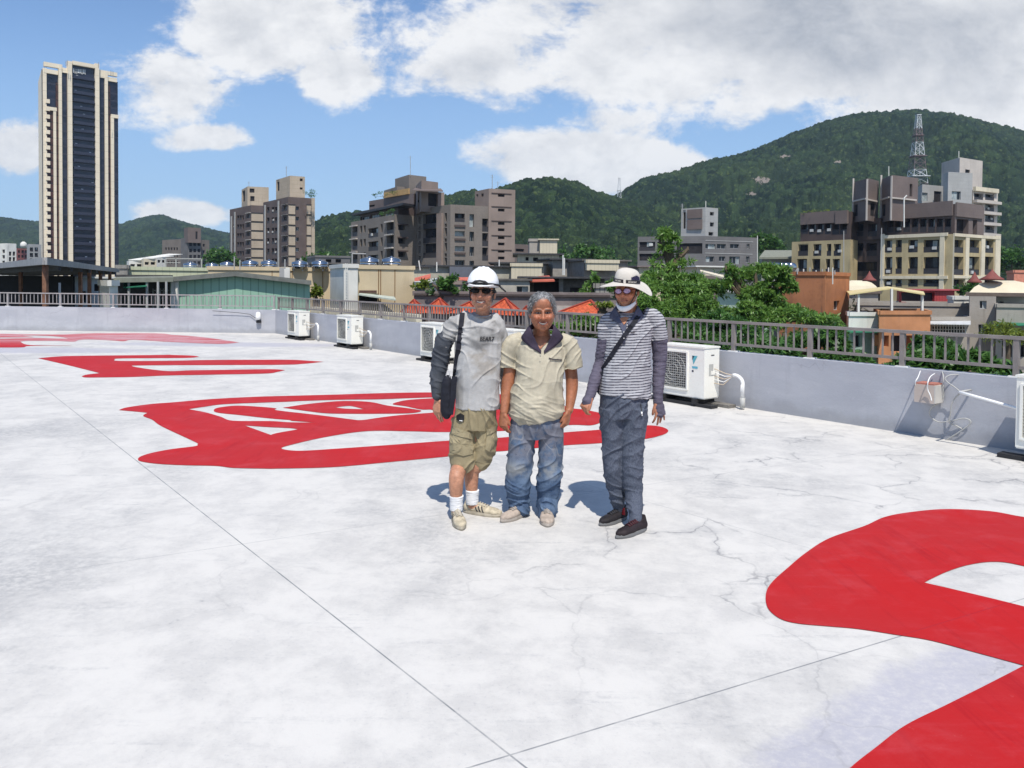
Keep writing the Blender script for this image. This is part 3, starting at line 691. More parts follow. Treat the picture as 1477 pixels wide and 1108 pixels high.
# ------------------------------------------------------------------ facades
class Face:
    def __init__(s, A, B):
        s.A = Vector((A[0], A[1], 0)); d = Vector((B[0] - A[0], B[1] - A[1], 0)); s.L = d.length; s.d = d.normalized(); s.n = Vector((s.d.y, -s.d.x, 0))
    def st(s, px, py):
        dv = Vector(ray(px, py)); o = Vector((0, 0, H)); t = (s.A - o).dot(s.n) / dv.dot(s.n); p = o + dv * t
        return (p - s.A).dot(s.d), p.z
    def P(s, u, z, off=0.): return s.A + s.d * u + s.n * off + Vector((0, 0, z))
    def rect(s, r):
        a = s.st(r[0], (r[1] + r[3]) / 2)[0]; b = s.st(r[2], (r[1] + r[3]) / 2)[0]; xm = (r[0] + r[2]) / 2
        return max(a, .03), min(b, s.L - .03), s.st(xm, r[3])[1], s.st(xm, r[1])[1]
    def wall(s, mb, z0, z1, rects, dep):
        us = sorted({0., s.L} | {k for r in rects for k in r[:2]}); zs = sorted({z0, z1} | {min(max(k, z0), z1) for r in rects for k in r[2:]})
        for i in range(len(us) - 1):
            for j in range(len(zs) - 1):
                cu = (us[i] + us[i + 1]) / 2; cz = (zs[j] + zs[j + 1]) / 2
                if any(r[0] < cu < r[1] and r[2] < cz < r[3] for r in rects): continue
                mb.quad(s.P(us[i], zs[j]), s.P(us[i + 1], zs[j]), s.P(us[i + 1], zs[j + 1]), s.P(us[i], zs[j + 1]))
        for (a, b, c, d) in rects:
            c = max(c, z0); d = min(d, z1)
            for (p, q) in (((a, c), (b, c)), ((b, c), (b, d)), ((b, d), (a, d)), ((a, d), (a, c))):
                mb.quad(s.P(*p), s.P(*q), s.P(q[0], q[1], -dep), s.P(p[0], p[1], -dep))
M_GL = M('dark_window_glass', (.015, .018, .022), .12, spec=.4, var=.3, vs=.3)
M_GLB = M('pale_curtained_glass', (.30, .34, .34), .25, spec=.5, var=.3, vs=.9)
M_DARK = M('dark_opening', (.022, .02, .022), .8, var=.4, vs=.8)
M_FRW = M('aluminium_frame', (.42, .43, .43), .4, var=.05)
M_FRD = M('dark_window_frame', (.05, .045, .045), .5)
M_RAILD = M('dark_balcony_metal', (.04, .037, .04), .5)
def loggia_ac(mb, root, fc, a, b, c, d, k):
    m2 = MB(); u = a + (b - a) * random.uniform(.2, .7); m2.box(fc.P(u + .3, c + .45 + random.random() * .8, -.02 + .02), (.75, .3, .55), math.atan2(fc.d.y, fc.d.x)); m2.build('outdoor_unit', M('pale_outdoor_unit', (.5, .5, .48), .6), root)
    return mb.build('balcony_opening', [M_GLB, M_FRD, M_DARK, M_RAILD], root)
def window(root, fc, r, dep, style):
    a, b, c, d = r; w = b - a; h = d - c; mb = MB(); k = -dep + .006
    if style == 'loggia':      # deep dark balcony opening with a solid rail and a glazed back
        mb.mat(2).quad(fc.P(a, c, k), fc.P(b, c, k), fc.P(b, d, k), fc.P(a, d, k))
        hr = min(1.0, h * .42); mb.mat(3)
        mb.box(fc.P((a + b) / 2, c + hr / 2, -.08), (w, .06, hr), math.atan2(fc.d.y, fc.d.x))
        mb.mat(1).box(fc.P((a + b) / 2, c + hr + .03, -.07), (w, .09, .05), math.atan2(fc.d.y, fc.d.x))
        if w > 1.2: mb.mat(0).box(fc.P(a + w * .62, c + hr + (h - hr) * .5, k + .03), (w * .3, .05, (h - hr) * .8), math.atan2(fc.d.y, fc.d.x))
        return mb.build('balcony_opening', [M_GLB if random.random() < .15 else M_GL, M_FRD, M_DARK, M_RAILD], root) if random.random() > .28 or w < 1.3 else loggia_ac(mb, root, fc, a, b, c, d, k)
    if style == 'dark':
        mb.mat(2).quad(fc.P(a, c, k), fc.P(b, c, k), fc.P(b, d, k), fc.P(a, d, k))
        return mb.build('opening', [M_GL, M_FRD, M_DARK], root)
    rz = math.atan2(fc.d.y, fc.d.x); n = 2 if w < 2.2 else 3 if w < 3.2 else max(3, int(w / 1.1)); t = .05
    for i in range(n):
        u0_ = a + w * i / n; u1_ = a + w * (i + 1) / n; j = k + .01 * (i % 2)
        mb.mat(0 if random.random() < .6 else 2).quad(fc.P(u0_, c, j), fc.P(u1_, c, j), fc.P(u1_, d, j), fc.P(u0_, d, j))
    mb.mat(1)
    for i in range(n + 1): mb.box(fc.P(min(max(a + w * i / n, a + t / 2), b - t / 2), (c + d) / 2, k + .04), (t, .06, h - 2 * t), rz)
    for z in (c + t / 2, d - t / 2): mb.box(fc.P((a + b) / 2, z, k + .04), (w, .062, t), rz)
    return mb.build('window', [M_GL, M_FRW if style == 'win' else M_FRD, M_GLB], root)
def at_floor(px, Y):
    d = ray(px, 420); return Vector((d[0] * Y, Y, 0))
def block(root, xl, Dl, xc, Dc, xr, Dr, ytop, mat, zb=ZG, L=(), R=(), dep=.35, parapet=.7, ybot=None, style='win', name='wall', roofmat=None, matR=None, cap=None):
    """two visible faces meeting at a corner nearest the camera; L / R: window rectangles in photo pixels, optionally with a style"""
    A, C, B = at_floor(xl, Dl), at_floor(xc, Dc), at_floor(xr, Dr); Q = A + B - C
    z1 = at(xc, ytop, Dc).z
    if ybot is not None: zb = at(xc, ybot, Dc).z
    fL = Face(A, C); fR = Face(C, B); mb = MB()
    for fc, rs, mk in ((fL, L, 0), (fR, R, 1 if matR else 0)):
        rr = [(fc.rect(r), (r[4] if len(r) > 4 else style)) for r in rs]
        rr = [q for q in rr if q[0][1] - q[0][0] > .1 and q[0][3] - q[0][2] > .1]
        mb.mat(mk); fc.wall(mb, zb, z1, [q[0] for q in rr], dep)
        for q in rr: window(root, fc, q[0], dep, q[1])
    mb.mat(0)
    for P_, Q_ in ((B, Q), (Q, A)):
        mb.quad((P_.x, P_.y, zb), (Q_.x, Q_.y, zb), (Q_.x, Q_.y, z1), (P_.x, P_.y, z1))
    cen = (A + B) / 2; ins = [p + (cen - p).normalized() * .35 for p in (A, C, B, Q)]; out = [A, C, B, Q]; zv = Vector((0, 0, 1)); zi = z1 - parapet
    for i in range(4):
        j = (i + 1) % 4
        mb.quad(out[i] + zv * z1, out[j] + zv * z1, ins[j] + zv * z1, ins[i] + zv * z1)
        mb.quad(ins[i] + zv * z1, ins[j] + zv * z1, ins[j] + zv * zi, ins[i] + zv * zi)
    w = mb.build(name, [mat, matR or mat], root, fix=False)
    mr = MB(); mr.quad(*[p + zv * zi for p in ins]); mr.build('roof', roofmat or M('grey_flat_roof', (.3, .3, .28), .9, var=.25, vs=.5), root, fix=False)
    return fL, fR, z1, (A, C, B, Q)
def bld(label, px, Y, cat='building', name='apartment_building', group=None):
    p = at_floor(px, Y); return thing(name, label, cat, (p.x, p.y, ZG), group)
def band(root, fc, x0, y0, x1, y1, mat, off=.12, th=.12, name='ledge'):
    """a piece standing proud of (or, off<0, behind) a face, given as a photo rectangle"""
    a, b, c, d = fc.rect((x0, y0, x1, y1)); mb = MB()
    mb.box(fc.P((a + b) / 2, (c + d) / 2, off - th / 2), (b - a, th, max(d - c, .08)), math.atan2(fc.d.y, fc.d.x))
    return mb.build(name, mat, root)
def bands(root, fc, rects, mat, off=.12, th=.12, name='ledge'):
    for r in rects: band(root, fc, *r, mat, off, th, name)
def mast(px, Y, y0, y1, r=.04, label='thin roof antenna', arms=0, group='antennas on the roofs', mat=None, parent=None):
    a = at(px, y1, Y); b = at(px, y0, Y); mb = MB(); mb.tube([a, b], r, 5)
    for k in range(arms):
        z = b.z - .25 - k * .35; w = .5 - .1 * k; mb.beam((b.x - w, b.y, z), (b.x + w, b.y, z), .03, .03)
    o = mb.build('antenna', mat or M('mast_metal', (.3, .3, .3), .5), parent)
    if parent is None: tag(o, label, 'antenna', group)
    return o
BR = lambda c, **k: c
T_BROWN = M('brown_facade_tile', (.20, .172, .148), .75, var=.1, vs=.25, fine=.25, streak=.35, lines=('Z', .6, .06, (.17, .15, .13)))
T_BROWN2 = M('taupe_facade_tile', (.165, .13, .118), .75, var=.1, vs=.25, fine=.2, streak=.35, lines=('Z', .6, .06, (.14, .115, .105)))
T_PINK = M('pinkish_tile', (.255, .20, .17), .75, var=.1, vs=.3, streak=.3)
T_DRED = M('dark_red_brown_tile', (.115, .088, .08), .75, var=.12, vs=.4, streak=.2)
T_BEIGE = M('beige_tile', (.42, .345, .26), .75, var=.08, vs=.3, streak=.4, lines=('Z', 1.2, .05, (.33, .27, .19)))
T_CREAM = M('cream_stone', (.64, .57, .43), .75, var=.08, vs=.3, streak=.6)
T_YEL = M('yellow_beige_pier', (.43, .35, .20), .75, var=.12, vs=.3, streak=.7)
T_GREY = M('grey_facade_tile', (.155, .15, .15), .75, var=.12, vs=.3, fine=.2, streak=.3, lines=('Z', .5, .06, (.1, .1, .1)))
T_LGREY = M('light_grey_panel', (.36, .36, .35), .7, var=.08, vs=.3, streak=.35, lines=('Z', 1.0, .03, (.25, .25, .25)))
T_WARM = M('warm_grey_tile', (.5, .45, .40), .75, var=.07, vs=.3, streak=.4)
T_DKBR = M('dark_brown_cladding', (.085, .062, .055), .7, var=.12, vs=.4, streak=.3)
T_WHITE = M('off_white_render', (.66, .65, .60), .8, var=.08, vs=.5, streak=.45)

# ---- high-rise tower at the left
D0 = 332.
tw = bld('very tall beige and black residential high-rise towering at the left', 110, D0, 'high-rise', 'residential_tower')
T_TB = M('tower_beige', (.78, .68, .52), .7, var=.05, vs=.1, lines=('Z', 3.3, .05, (.6, .52, .4)))
T_TG = M('tower_dark_glass', (.018, .02, .034), .25, spec=.5, var=.5, vs=.25, lines=('Z', 3.3, .22, (.035, .033, .045)))
T_TR = M('tower_dark_brown', (.075, .035, .03), .6, var=.3, vs=.3, lines=('Z', 3.3, .2, (.03, .02, .02)))
A_T, C_T, B_T = at_floor(57, 352), at_floor(62, 331), at_floor(171, 351)
ZT = at(62, 98, 331).z
fT = Face(C_T, B_T)
fL_, fR_, z1_, pts_ = block(tw, 57, 352, 62, 331, 171, 351, 100, T_TB, matR=T_TG, parapet=.4)
def strip(x0, x1, y0, mat, off, name='pier', y1=440, th=None):
    a, b, c, d = fT.rect((x0, y0, x1, y1)); mb = MB(); c = ZG + .05
    if y1 < 400: c = fT.rect((x0, y0, x1, y1))[2]
    t_ = th or (off + .2); mb.box(fT.P((a + b) / 2, (c + d) / 2, off - t_ / 2), (b - a, t_, d - c), math.atan2(fT.d.y, fT.d.x))
    return mb.build(name, mat, tw)
strip(62.2, 67.5, 99, T_TB, .9); strip(77, 81, 157, T_TB, 1.1); strip(84.5, 89, 94, T_TB, 1.5); strip(97, 103, 90, T_TB, 2.4); strip(136, 142, 93.5, T_TB, 2.4)
strip(150.5, 155, 104, T_TB, 1.5); strip(159.5, 164, 168, T_TB, 1.1); strip(81.2, 84.3, 120, T_TR, .3, 'recessed_strip'); strip(155.2, 159.3, 122, T_TR, .3, 'recessed_strip')
strip(67.5, 76.8, 160, T_TR, .5, 'window_strip'); strip(89.2, 96.8, 107, T_TG, .6, 'window_strip'); strip(142.2, 150.3, 113, T_TG, .6, 'window_strip'); strip(164.2, 170.6, 170, T_TG, .5, 'window_strip')
strip(103.2, 135.8, 97, T_TG, .9, 'window_strip')
for (x0, y0, x1, y1, o) in ((65, 155, 81, 160, 1.2), (159.5, 166, 171, 171, 1.2), (103, 92, 136.5, 97.5, 2.35), (62.5, 92, 89, 98, 1.3), (62.5, 101, 83, 107, 1.0), (142, 103.5, 168, 109, 1.3), (150.5, 112, 168, 118, 1.0), (89, 99, 97, 106, 1.35), (142, 106, 150, 113, 1.35)):
    band(tw, fT, x0, y0, x1, y1, T_TB, o, o + .2, 'crown_beam')
# central balconies
zt = fT.rect((103, 116, 136, 120))[3]; a_, b_ = fT.rect((103.4, 116, 135.6, 120))[:2]; rzT = math.atan2(fT.d.y, fT.d.x)
z = zt; k = 0; M_BALD = M('tower_balcony_glass', (.03, .032, .05), .3, spec=.5)
while z > -6 and k < 40:
    mb = MB(); mb.box(fT.P((a_ + b_) / 2, z, 1.6), (b_ - a_, 1.35, .3), rzT); mb.box(fT.P((a_ + b_) / 2, z + .7, 2.2), (b_ - a_ - .6, .06, 1.0), rzT)
    if k % 5 in (0, 4, 2):
        mb.mat(1)
        for q in range(2): u_ = a_ + (b_ - a_) * random.uniform(.08, .92); mb.box(fT.P(u_, z + .8 + .5 * q, 1.2), (.8, .3, .5), rzT)
    mb.build('balcony', [M_BALD, M('white_laundry', (.7, .7, .7))], tw); z -= 3.3; k += 1
# letters of the crown sign (unreadable from here: upright white strokes)
mb = MB(); x = 104.5
for wch in (1.4, .5, .5, .5, 1.6, 1.6, .6, .5, 1.5, .6):
    h_ = 7 if wch < 1 else 6; band_ = fT.rect((x, 99.5 + (x - 104) * .11, x + wch, 99.5 + h_ + (x - 104) * .11))
    mb.box(fT.P((band_[0] + band_[1]) / 2, (band_[2] + band_[3]) / 2, 1.05), (band_[1] - band_[0], .2, band_[3] - band_[2]), rzT); x += wch + .95
mb.build('roof_sign', M('sign_white', (.75, .75, .72)), tw)
# zigzag side bays
for i in range(26):
    z = ZT - 60 * .4 - i * 3.3 + 10
    if z < -8: break
    mb = MB(); mb.box(fT.P(2.0, z, 1.0), (1.6, .5, 1.7), rzT); mb.build('bay', T_TB, tw)
for px, y in ((64, 91), (66.5, 89.5), (95, 88), (97, 87), (142, 90), (160, 102), (163, 103)): mast(px, 333, y, y + 8, .12, parent=tw)

# ---- twin brick and beige apartment blocks
def twin(label, x0, x1, x2, yt, D, px0, px1, px2, pyt, fl, y1st, n, hx):
    b = bld(label, x1, D, group='twin brick and beige apartment blocks')
    Lr = []; Rr = []
    for i in range(n):
        y = y1st + i * fl
        w = x1 - x0
        for k, (u, v) in enumerate(((.04, .10), (.15, .25), (.34, .44), (.46, .56), (.58, .66))):
            Lr.append((x0 + w * u, y + 3 + (1 - u) * 1.2, x0 + w * v, y + fl - 2.4, 'loggia' if k in (1, 2, 3) else 'dark'))
        Lr.append((x0 + w * .83, y + 2.5, x0 + w * .93, y + 7.5, 'win'))
    if x2 - x1 > 30:
        for i in range(n): Rr.append((x1 + 11, y1st + i * fl + 3, x1 + 15.5, y1st + i * fl + 8.5, 'win'))
    fL, fR, z1, _ = block(b, x0, D + 17, x1, D, x2, D + (x2 - x1) * .1, yt, T_DRED, L=Lr, R=Rr, dep=.6)
    if x2 - x1 > 30: segs = [(x1 + .3, x1 + 9.5), (x1 + 26.5, x1 + 32.5)]; bands(b, fR, [(x1 + 33, yt + 2, x2 - .3, 420)], T_BEIGE, .7, .7, 'pier')
    else: segs = [(x1 + .3, x2 - .4)]
    for (a, c) in segs:
        for i in range(-1, n):
            y = y1st + i * fl
            if y < yt: continue
            band(b, fR, a, y + 1.4, c, y + fl - .6, T_BEIGE, .8, .8, 'balcony_front'); band(b, fR, a - .2, y, c + .2, y + 1., M_FRD, .95, .9, 'slab_edge')
        for i in range(n): band(b, fL, x1 - (x1 - x0) * .22, y1st + i * fl, x1 - .1, y1st + i * fl + .8, M('pale_slab_edge', (.45, .42, .38)), .5, .5, 'slab_edge')
    for (u, y0) in hx: band(b, fL, x0 + (x1 - x0) * u, y0, x0 + (x1 - x0) * u + 1.3, 420, T_LGREY, .5, .3, 'drain_pipe')
    fl2 = block(b, px0, D + 13, px1, D + 3, px2, D + 5, pyt, T_BEIGE, ybot=yt + 14, L=[(px0 + 1, pyt + 6, px0 + 5, pyt + 22, 'dark')], R=[(px1 + 3, pyt + 3, px1 + 10, pyt + 9, 'dark'), (px1 + 4, pyt + 14, px1 + 10, pyt + 21, 'dark')] if px2 - px1 > 24 else [(px2 - 7, pyt + 4, px2 - 3, pyt + 8, 'dark'), (px2 - 7, pyt + 17, px2 - 3, pyt + 20, 'dark')], name='roof_house')
    return b
twin('left and lower of the two brick and beige apartment blocks with stacked balconies', 331.5, 362, 379.5, 296, 266, 348.5, 357, 387.5, 269, 12.9, 307, 8, ((.26, 306), (.1, 312)))
b = twin('right and taller of the two brick and beige apartment blocks with stacked balconies', 379.5, 415.5, 453.5, 284, 228, 398, 418, 439.5, 253.5, 14.9, 295, 8, ((.64, 290), (.1, 296)))
mast(359, 266, 262, 272, .08, 'thin antenna on the left brick and beige block', 2); mast(413, 228, 240, 256, .08, 'thin antenna on the right brick and beige block', 2)

# ---- small distant buildings on the left
b = bld('distant grey stepped apartment building in front of the left hill', 266, 400)
block(b, 234, 420, 261, 408, 290, 415, 345, T_BROWN, L=[(238 + i * 4, 357 + j * 10, 240.5 + i * 4, 361 + j * 10, 'dark') for i in range(5) for j in range(3)])
block(b, 261, 404, 271, 398, 290, 402, 343, T_GREY, R=[(273 + 6 * i, 350 + 9 * j, 277 + 6 * i, 355 + 9 * j, 'dark') for i in range(3) for j in range(4)])
block(b, 265.5, 402, 271, 396, 290, 400, 328, T_BROWN2, ybot=350, R=[(282, 334, 285, 345, 'dark')])
block(b, 290, 412, 291, 408, 302, 412, 346, T_BROWN, R=[(292.5, 352 + 9 * j, 295.5, 356 + 9 * j, 'dark') for j in range(4)])
b = bld('small white arched apartment building at the far left edge', 12, 300)
block(b, -30, 310, 10, 300, 24, 303, 351, T_WHITE, L=[(3, 360 + 8 * j, 7, 365 + 8 * j, 'dark') for j in range(4)], R=[(13 + 5.5 * i, 363 + 8 * j, 16.5 + 5.5 * i, 369 + 8 * j, 'dark') for i in range(2) for j in range(3)])
b = bld('small reddish apartment building between white and grey neighbours at far left', 32, 320)
block(b, 22, 325, 25, 320, 41, 325, 358, M('dull_red_tile', (.30, .12, .11), .8, streak=.3), R=[(26 + 5 * i, 361 + 7 * j, 29 + 5 * i, 365 + 7 * j, 'loggia') for i in range(3) for j in range(4)])
b = bld('small pale grey apartment building beside the foot of the high-rise', 48, 290)
block(b, 39, 298, 42, 290, 60, 294, 352, T_LGREY, R=[(43 + 7 * i, 357 + 8 * j, 48 + 7 * i, 363 + 8 * j, 'loggia') for i in range(2) for j in range(4)])
mb = MB(); mb.lathe(at(34, 357, 321), [(1.0, 0), (1.3, .8), (1.1, 1.8), (.4, 2.4)], 12); tag(mb.build('roof_tank', T_WHITE, smooth=True), 'round white tank on the reddish building at far left', 'water tank')
houses = [(186, 207, 376, 230, T_WHITE, 'small white house with shaded terrace right of the high-rise'), (207, 226, 373, 225, T_CREAM, 'small cream house left of the distant grey building'), (226, 240, 370, 245, T_WHITE, 'tiny white house in front of the distant grey building')]
for (x0, x1, yt, D, mt, lab) in houses:
    b = bld(lab, x0, D, 'house', 'house')
    w = x1 - x0; block(b, x0 - 3, D + 8, x0, D, x1, D + 3, yt, mt, R=[(x0 + w * .1, yt + 5, x0 + w * .42, yt + 9, 'dark'), (x0 + w * .55, yt + 5, x0 + w * .9, yt + 9, 'dark')], dep=.6)
    mb = MB(); p = at(x0 - 1, yt - 1.5, D); q = at(x1 - w * .2, yt - 1, D + 2); mb.hull4(p, q, q + Vector((2, 9, .9)), p + Vector((0, 9, .9)), .18); mb.build('roof', T_WHITE, b)

# ---- middle brown complex
b = bld('large brown stepped apartment complex with roof terraces behind the white helmet', 649, 150)
Z2 = lambda *r: (500 + r[0] / 6.925, 240 + r[1] / 6.925, 500 + r[2] / 6.925, 240 + r[3] / 6.925) + tuple(r[4:])
Z3 = lambda *r: (590 + r[0] / 7.912, 260 + r[1] / 7.912, 590 + r[2] / 7.912, 260 + r[3] / 7.912) + tuple(r[4:])
Lr = []
for j, y in enumerate((590, 725, 860, 995)):
    Lr += [Z2(60, y + 15, 108, y + 110, 'loggia'), Z2(132, y + 5, 155, y + 75, 'dark'), Z2(168, y, 190, y + 70, 'dark'), Z2(215, y + 25, 315, y + 120, 'loggia'), Z2(338, y - 15, 360, y + 70, 'dark'), Z2(400, y - 35, 470, y + 95, 'loggia')]
Rr = [Z2(515, y + 8, 585, y + 62, 'dark') for y in (575, 710, 845, 980)]
fL, fR, z1, _ = block(b, 506, 178, 569, 156, 601, 160, 309, T_BROWN, L=Lr, R=Rr, dep=.9)
for y in (583, 714, 848): band(b, fR, *Z2(508, y - 8, 592, y + 4), T_DKBR, .8, .8, 'awning')
for y in (560, 690, 822, 952): band(b, fL, *Z2(45, y + 32, 110, y + 42), T_WARM, .5, .5, 'slab_edge'); band(b, fL, *Z2(395, y - 12, 470, y), T_WARM, .5, .5, 'slab_edge')
# top glazed floor under a thin dark roof plate
fL, fR, z1, q = block(b, 519, 176, 574, 158, 600, 161, 294, T_DKBR, ybot=312, L=[Z2(140, 500, 225, 545, 'win'), Z2(235, 480, 330, 540, 'win'), Z2(345, 470, 470, 520, 'win')], dep=.5, name='upper_floor')
mb = MB(); A, C, B, Q = [at(*p) for p in ((508, 304.5, 178), (581, 292.5, 152.5), (599, 295.5, 156), (540, 297, 180))]; A.z = C.z; B.z = C.z; Q.z = C.z; mb.hull4(A, C, B, Q, .45); mb.build('roof_plate', M_DARK if False else M('dark_roof_plate', (.03, .03, .035), .5), b)
block(b, 532, 176, 596, 160, 604, 163, 279, T_BROWN2, ybot=297, L=[Z2(225, 385, 280, 405, 'dark')], name='upper_floor')
block(b, 553, 174, 572, 166, 592, 168, 269, T_BROWN, ybot=290, name='upper_floor')
block(b, 569, 172, 589, 165, 614, 168, 252, T_BROWN, ybot=285, name='stair_tower')
M_ORT = M('orange_terrace_wall', (.42, .27, .12)); fo = Face(at_floor(553, 170), at_floor(592, 161)); band(b, fo, 555, 275, 591, 283, M_ORT, .3, .3, 'terrace_wall')
fL, fR, z1, _ = block(b, 599, 163, 607, 154, 631, 157, 260, T_PINK, ybot=305, L=[], R=[Z2(815, 270, 930, 400, 'dark')], dep=.5, name='roof_house')
mb = MB(); mb.hull4(at(595, 273.5, 150), at(639, 275, 151), at(636, 272, 162), at(600, 271, 165), .25); mb.build('roof_plate', T_BROWN2, b)
block(b, 596, 164, 602, 157, 640, 160, 275, T_PINK, ybot=308, R=[Z2(710, 338, 770, 362, 'dark'), ], name='wall')
block(b, 570, 165, 600, 160.5, 602, 162, 298, T_BROWN, name='wall', L=[Z2(560, 470, 685, 497, 'dark')])
Lr = []; Rr = []
for y in (375, 545, 715, 885): Lr += [Z3(108, y + 35, 132, y + 120, 'dark'), Z3(110, y + 150, 132, y + 190, 'dark'), Z3(405, y, 432, y + 95, 'dark'), Z3(405, y + 120, 430, y + 158, 'dark')]
for y in (400, 565, 735): Lr += [Z3(160, y - 15, 330, y + 152, 'loggia')]
for y, yb in ((380, 508), (580, 672), (752, 842), (912, 1000)): Rr += [Z3(522, y, 635, yb - 30, 'loggia' if y == 380 else 'win'), Z3(690, y + 8, 742, yb + 25, 'win')]
for y in (440, 605, 770): Rr += [Z3(835, y, 942, y + 150, 'loggia')]
fL, fR, z1, _ = block(b, 600, 160, 649, 150, 710, 153.5, 295, T_BROWN, L=Lr, R=Rr, dep=.7)
band(b, fL, *Z3(335, 380, 392, 1000), T_PINK, .5, .5, 'pier')
for y in (535, 690, 850): band(b, fR, *Z3(518, y - 50 + 25, 640, y - 2), T_DKBR, .25, .25, 'window_box')
fL, fR, z1, _ = block(b, 684, 158, 704, 153, 742, 155, 272, T_PINK, L=[Z3(765, 160, 790, 188, 'dark'), Z3(822, 152, 850, 188, 'dark')], R=[Z3(1015, y, 1090, y + 32, 'dark') for y in (158, 325, 478, 550, 640, 712, 795, 872)], dep=.5, name='stair_tower')
for y in (148, 300, 463, 628, 792): band(b, fR, *Z3(940, y, 1170, y + 9), T_DKBR, .12, .12, 'ledge')
mast(640 - 48, 165, 225, 254, .06, 'tall thin antenna on the highest roof of the brown complex', 1); mast(710, 155, 252, 273, .07, 'antenna on the stair tower of the brown complex', 2); mast(718, 156, 262, 273, .05, 'short antenna on the stair tower of the brown complex', 1)
b = bld('low grey building with dark windows right of the brown complex', 750, 160)
block(b, 738, 166, 741, 160, 764, 163, 352, T_BROWN2, R=[(744, 359, 756, 363, 'dark')])

# ---- dark grey building in the middle right
b = bld('dark grey flat roofed building with stair tower at the foot of the hill', 1015, 148)
fL, fR, z1, _ = block(b, 919, 152, 1016, 148, 1092, 152, 340.5, T_GREY, L=[(922, 349, 945, 362, 'loggia'), (948, 349, 961, 362, 'loggia'), (976, 351, 1013, 366, 'dark'), (922, 366, 960, 376, 'dark')],
                      R=[(1016.5 + 1, 352, 1032, 359, 'win'), (1034, 352, 1047, 359, 'win'), (1053, 352, 1066, 358.5, 'win'), (1077, 352, 1081, 359, 'win'), (1018, 370, 1030, 378, 'win'), (1037, 370, 1046, 377, 'win'), (1052, 370, 1067, 381, 'win'), (1076, 370, 1081, 379, 'win')], dep=.3)
bands(b, fR, [(1017, 347.5, 1086, 348.4), (1017, 365.5, 1085, 366.5)], T_LGREY, .06, .06)
block(b, 981, 153, 1016, 149.5, 1034, 151.5, 299, T_LGREY, ybot=342, L=[(985, 303, 989, 330, 'dark')], R=[(1024, 306, 1030, 311, 'dark'), (1024, 321, 1030, 327, 'dark'), (1022, 335, 1029, 340, 'dark')], dep=.4, name='stair_tower')
fS = Face(at_floor(985, 152.6), at_floor(1016, 149.4)); bands(b, fS, [(992, 302, 1013, 315), (992, 317, 1013, 331)], T_BROWN2, .25, .25, 'panel')
mast(1018, 150, 290, 300, .07, 'white pole antenna on the dark grey stair tower', 0, mat=T_WHITE); mast(984, 152, 294, 302, .1, 'aerial bracket on the dark grey stair tower', 2)
mast(1092.5, 147, 340, 389, .07, 'tall white drain pole at the right end of the dark grey building', 0, mat=T_WHITE)
b = bld('pale low building between the dark grey and the yellow beige buildings', 1120, 170)
block(b, 1096, 172, 1098, 168, 1150, 170, 371, T_LGREY)
mb = MB(); mb.hull4(at(1095, 371, 166), at(1152, 371, 168), at(1150, 361, 176), at(1103, 361, 175), .4); mb.build('roof', M('mossy_roof', (.2, .21, .17), .9, streak=.4), b)

# ---- yellow beige building on the right
b = bld('large yellow beige and dark brown apartment building on the right', 1373, 140)
Z4 = lambda *r: (1137 + r[0] / 4.6156, 210 + r[1] / 4.6156, 1137 + r[2] / 4.6156, 210 + r[3] / 4.6156) + tuple(r[4:])
Lr = [Z4(x0 + dx, y0, x1 + dx, y1, 'loggia') for (x0, x1) in ((65, 132), (166, 220), (256, 286), (302, 350)) for (y0, y1, dx) in ((655, 735, 0), (755, 855, -8), (880, 950, -8))]
block(b, 1141, 163, 1225.5, 152.5, 1236, 156, 345.5, T_YEL, L=Lr, dep=.8)
# dark recessed middle
block(b, 1222, 158, 1268, 152, 1276, 156, 341, T_DKBR, L=[Z4(420, 650, 500, 735, 'loggia'), Z4(520, 650, 590, 735, 'loggia'), Z4(415, 775, 590, 870, 'loggia')], dep=1.2, matR=T_DKBR)
Lr = [Z4(x0, y0, x1, y1, 'loggia') for (x0, x1) in ((642, 692), (714, 756), (798, 862), (900, 1003)) for (y0, y1) in ((628, 712), (742, 855), (892, 940))]
Rr = [Z4(x0, y0, x1, y1, 'loggia') for (x0, x1) in ((1097, 1166), (1197, 1272), (1304, 1366)) for (y0, y1) in ((628, 715), (740, 862), (892, 960))]
fL, fR, z1, _ = block(b, 1269.5, 150.5, 1373, 140, 1441, 149, 337.5, T_YEL, L=Lr, R=Rr, dep=.9)
for x0, x1 in ((612, 640), (1010, 1040)): band(b, fL, *Z4(x0, 590, x1, 960), T_CREAM, .25, .25, 'pier')
for x0, x1 in ((1060, 1094), (1172, 1195), (1276, 1300), (1370, 1403)): band(b, fR, *Z4(x0, 600, x1, 960), T_CREAM, .25, .25, 'pier')
band(b, fL, *Z4(612, 868, 1064, 888), T_CREAM, .35, .35, 'slab_edge'); band(b, fR, *Z4(1064, 868, 1400, 886), T_CREAM, .35, .35, 'slab_edge')
band(b, fL, *Z4(612, 590, 1064, 612), T_CREAM, .3, .3, 'parapet'); band(b, fR, *Z4(1064, 594, 1403, 614), T_CREAM, .3, .3, 'parapet')
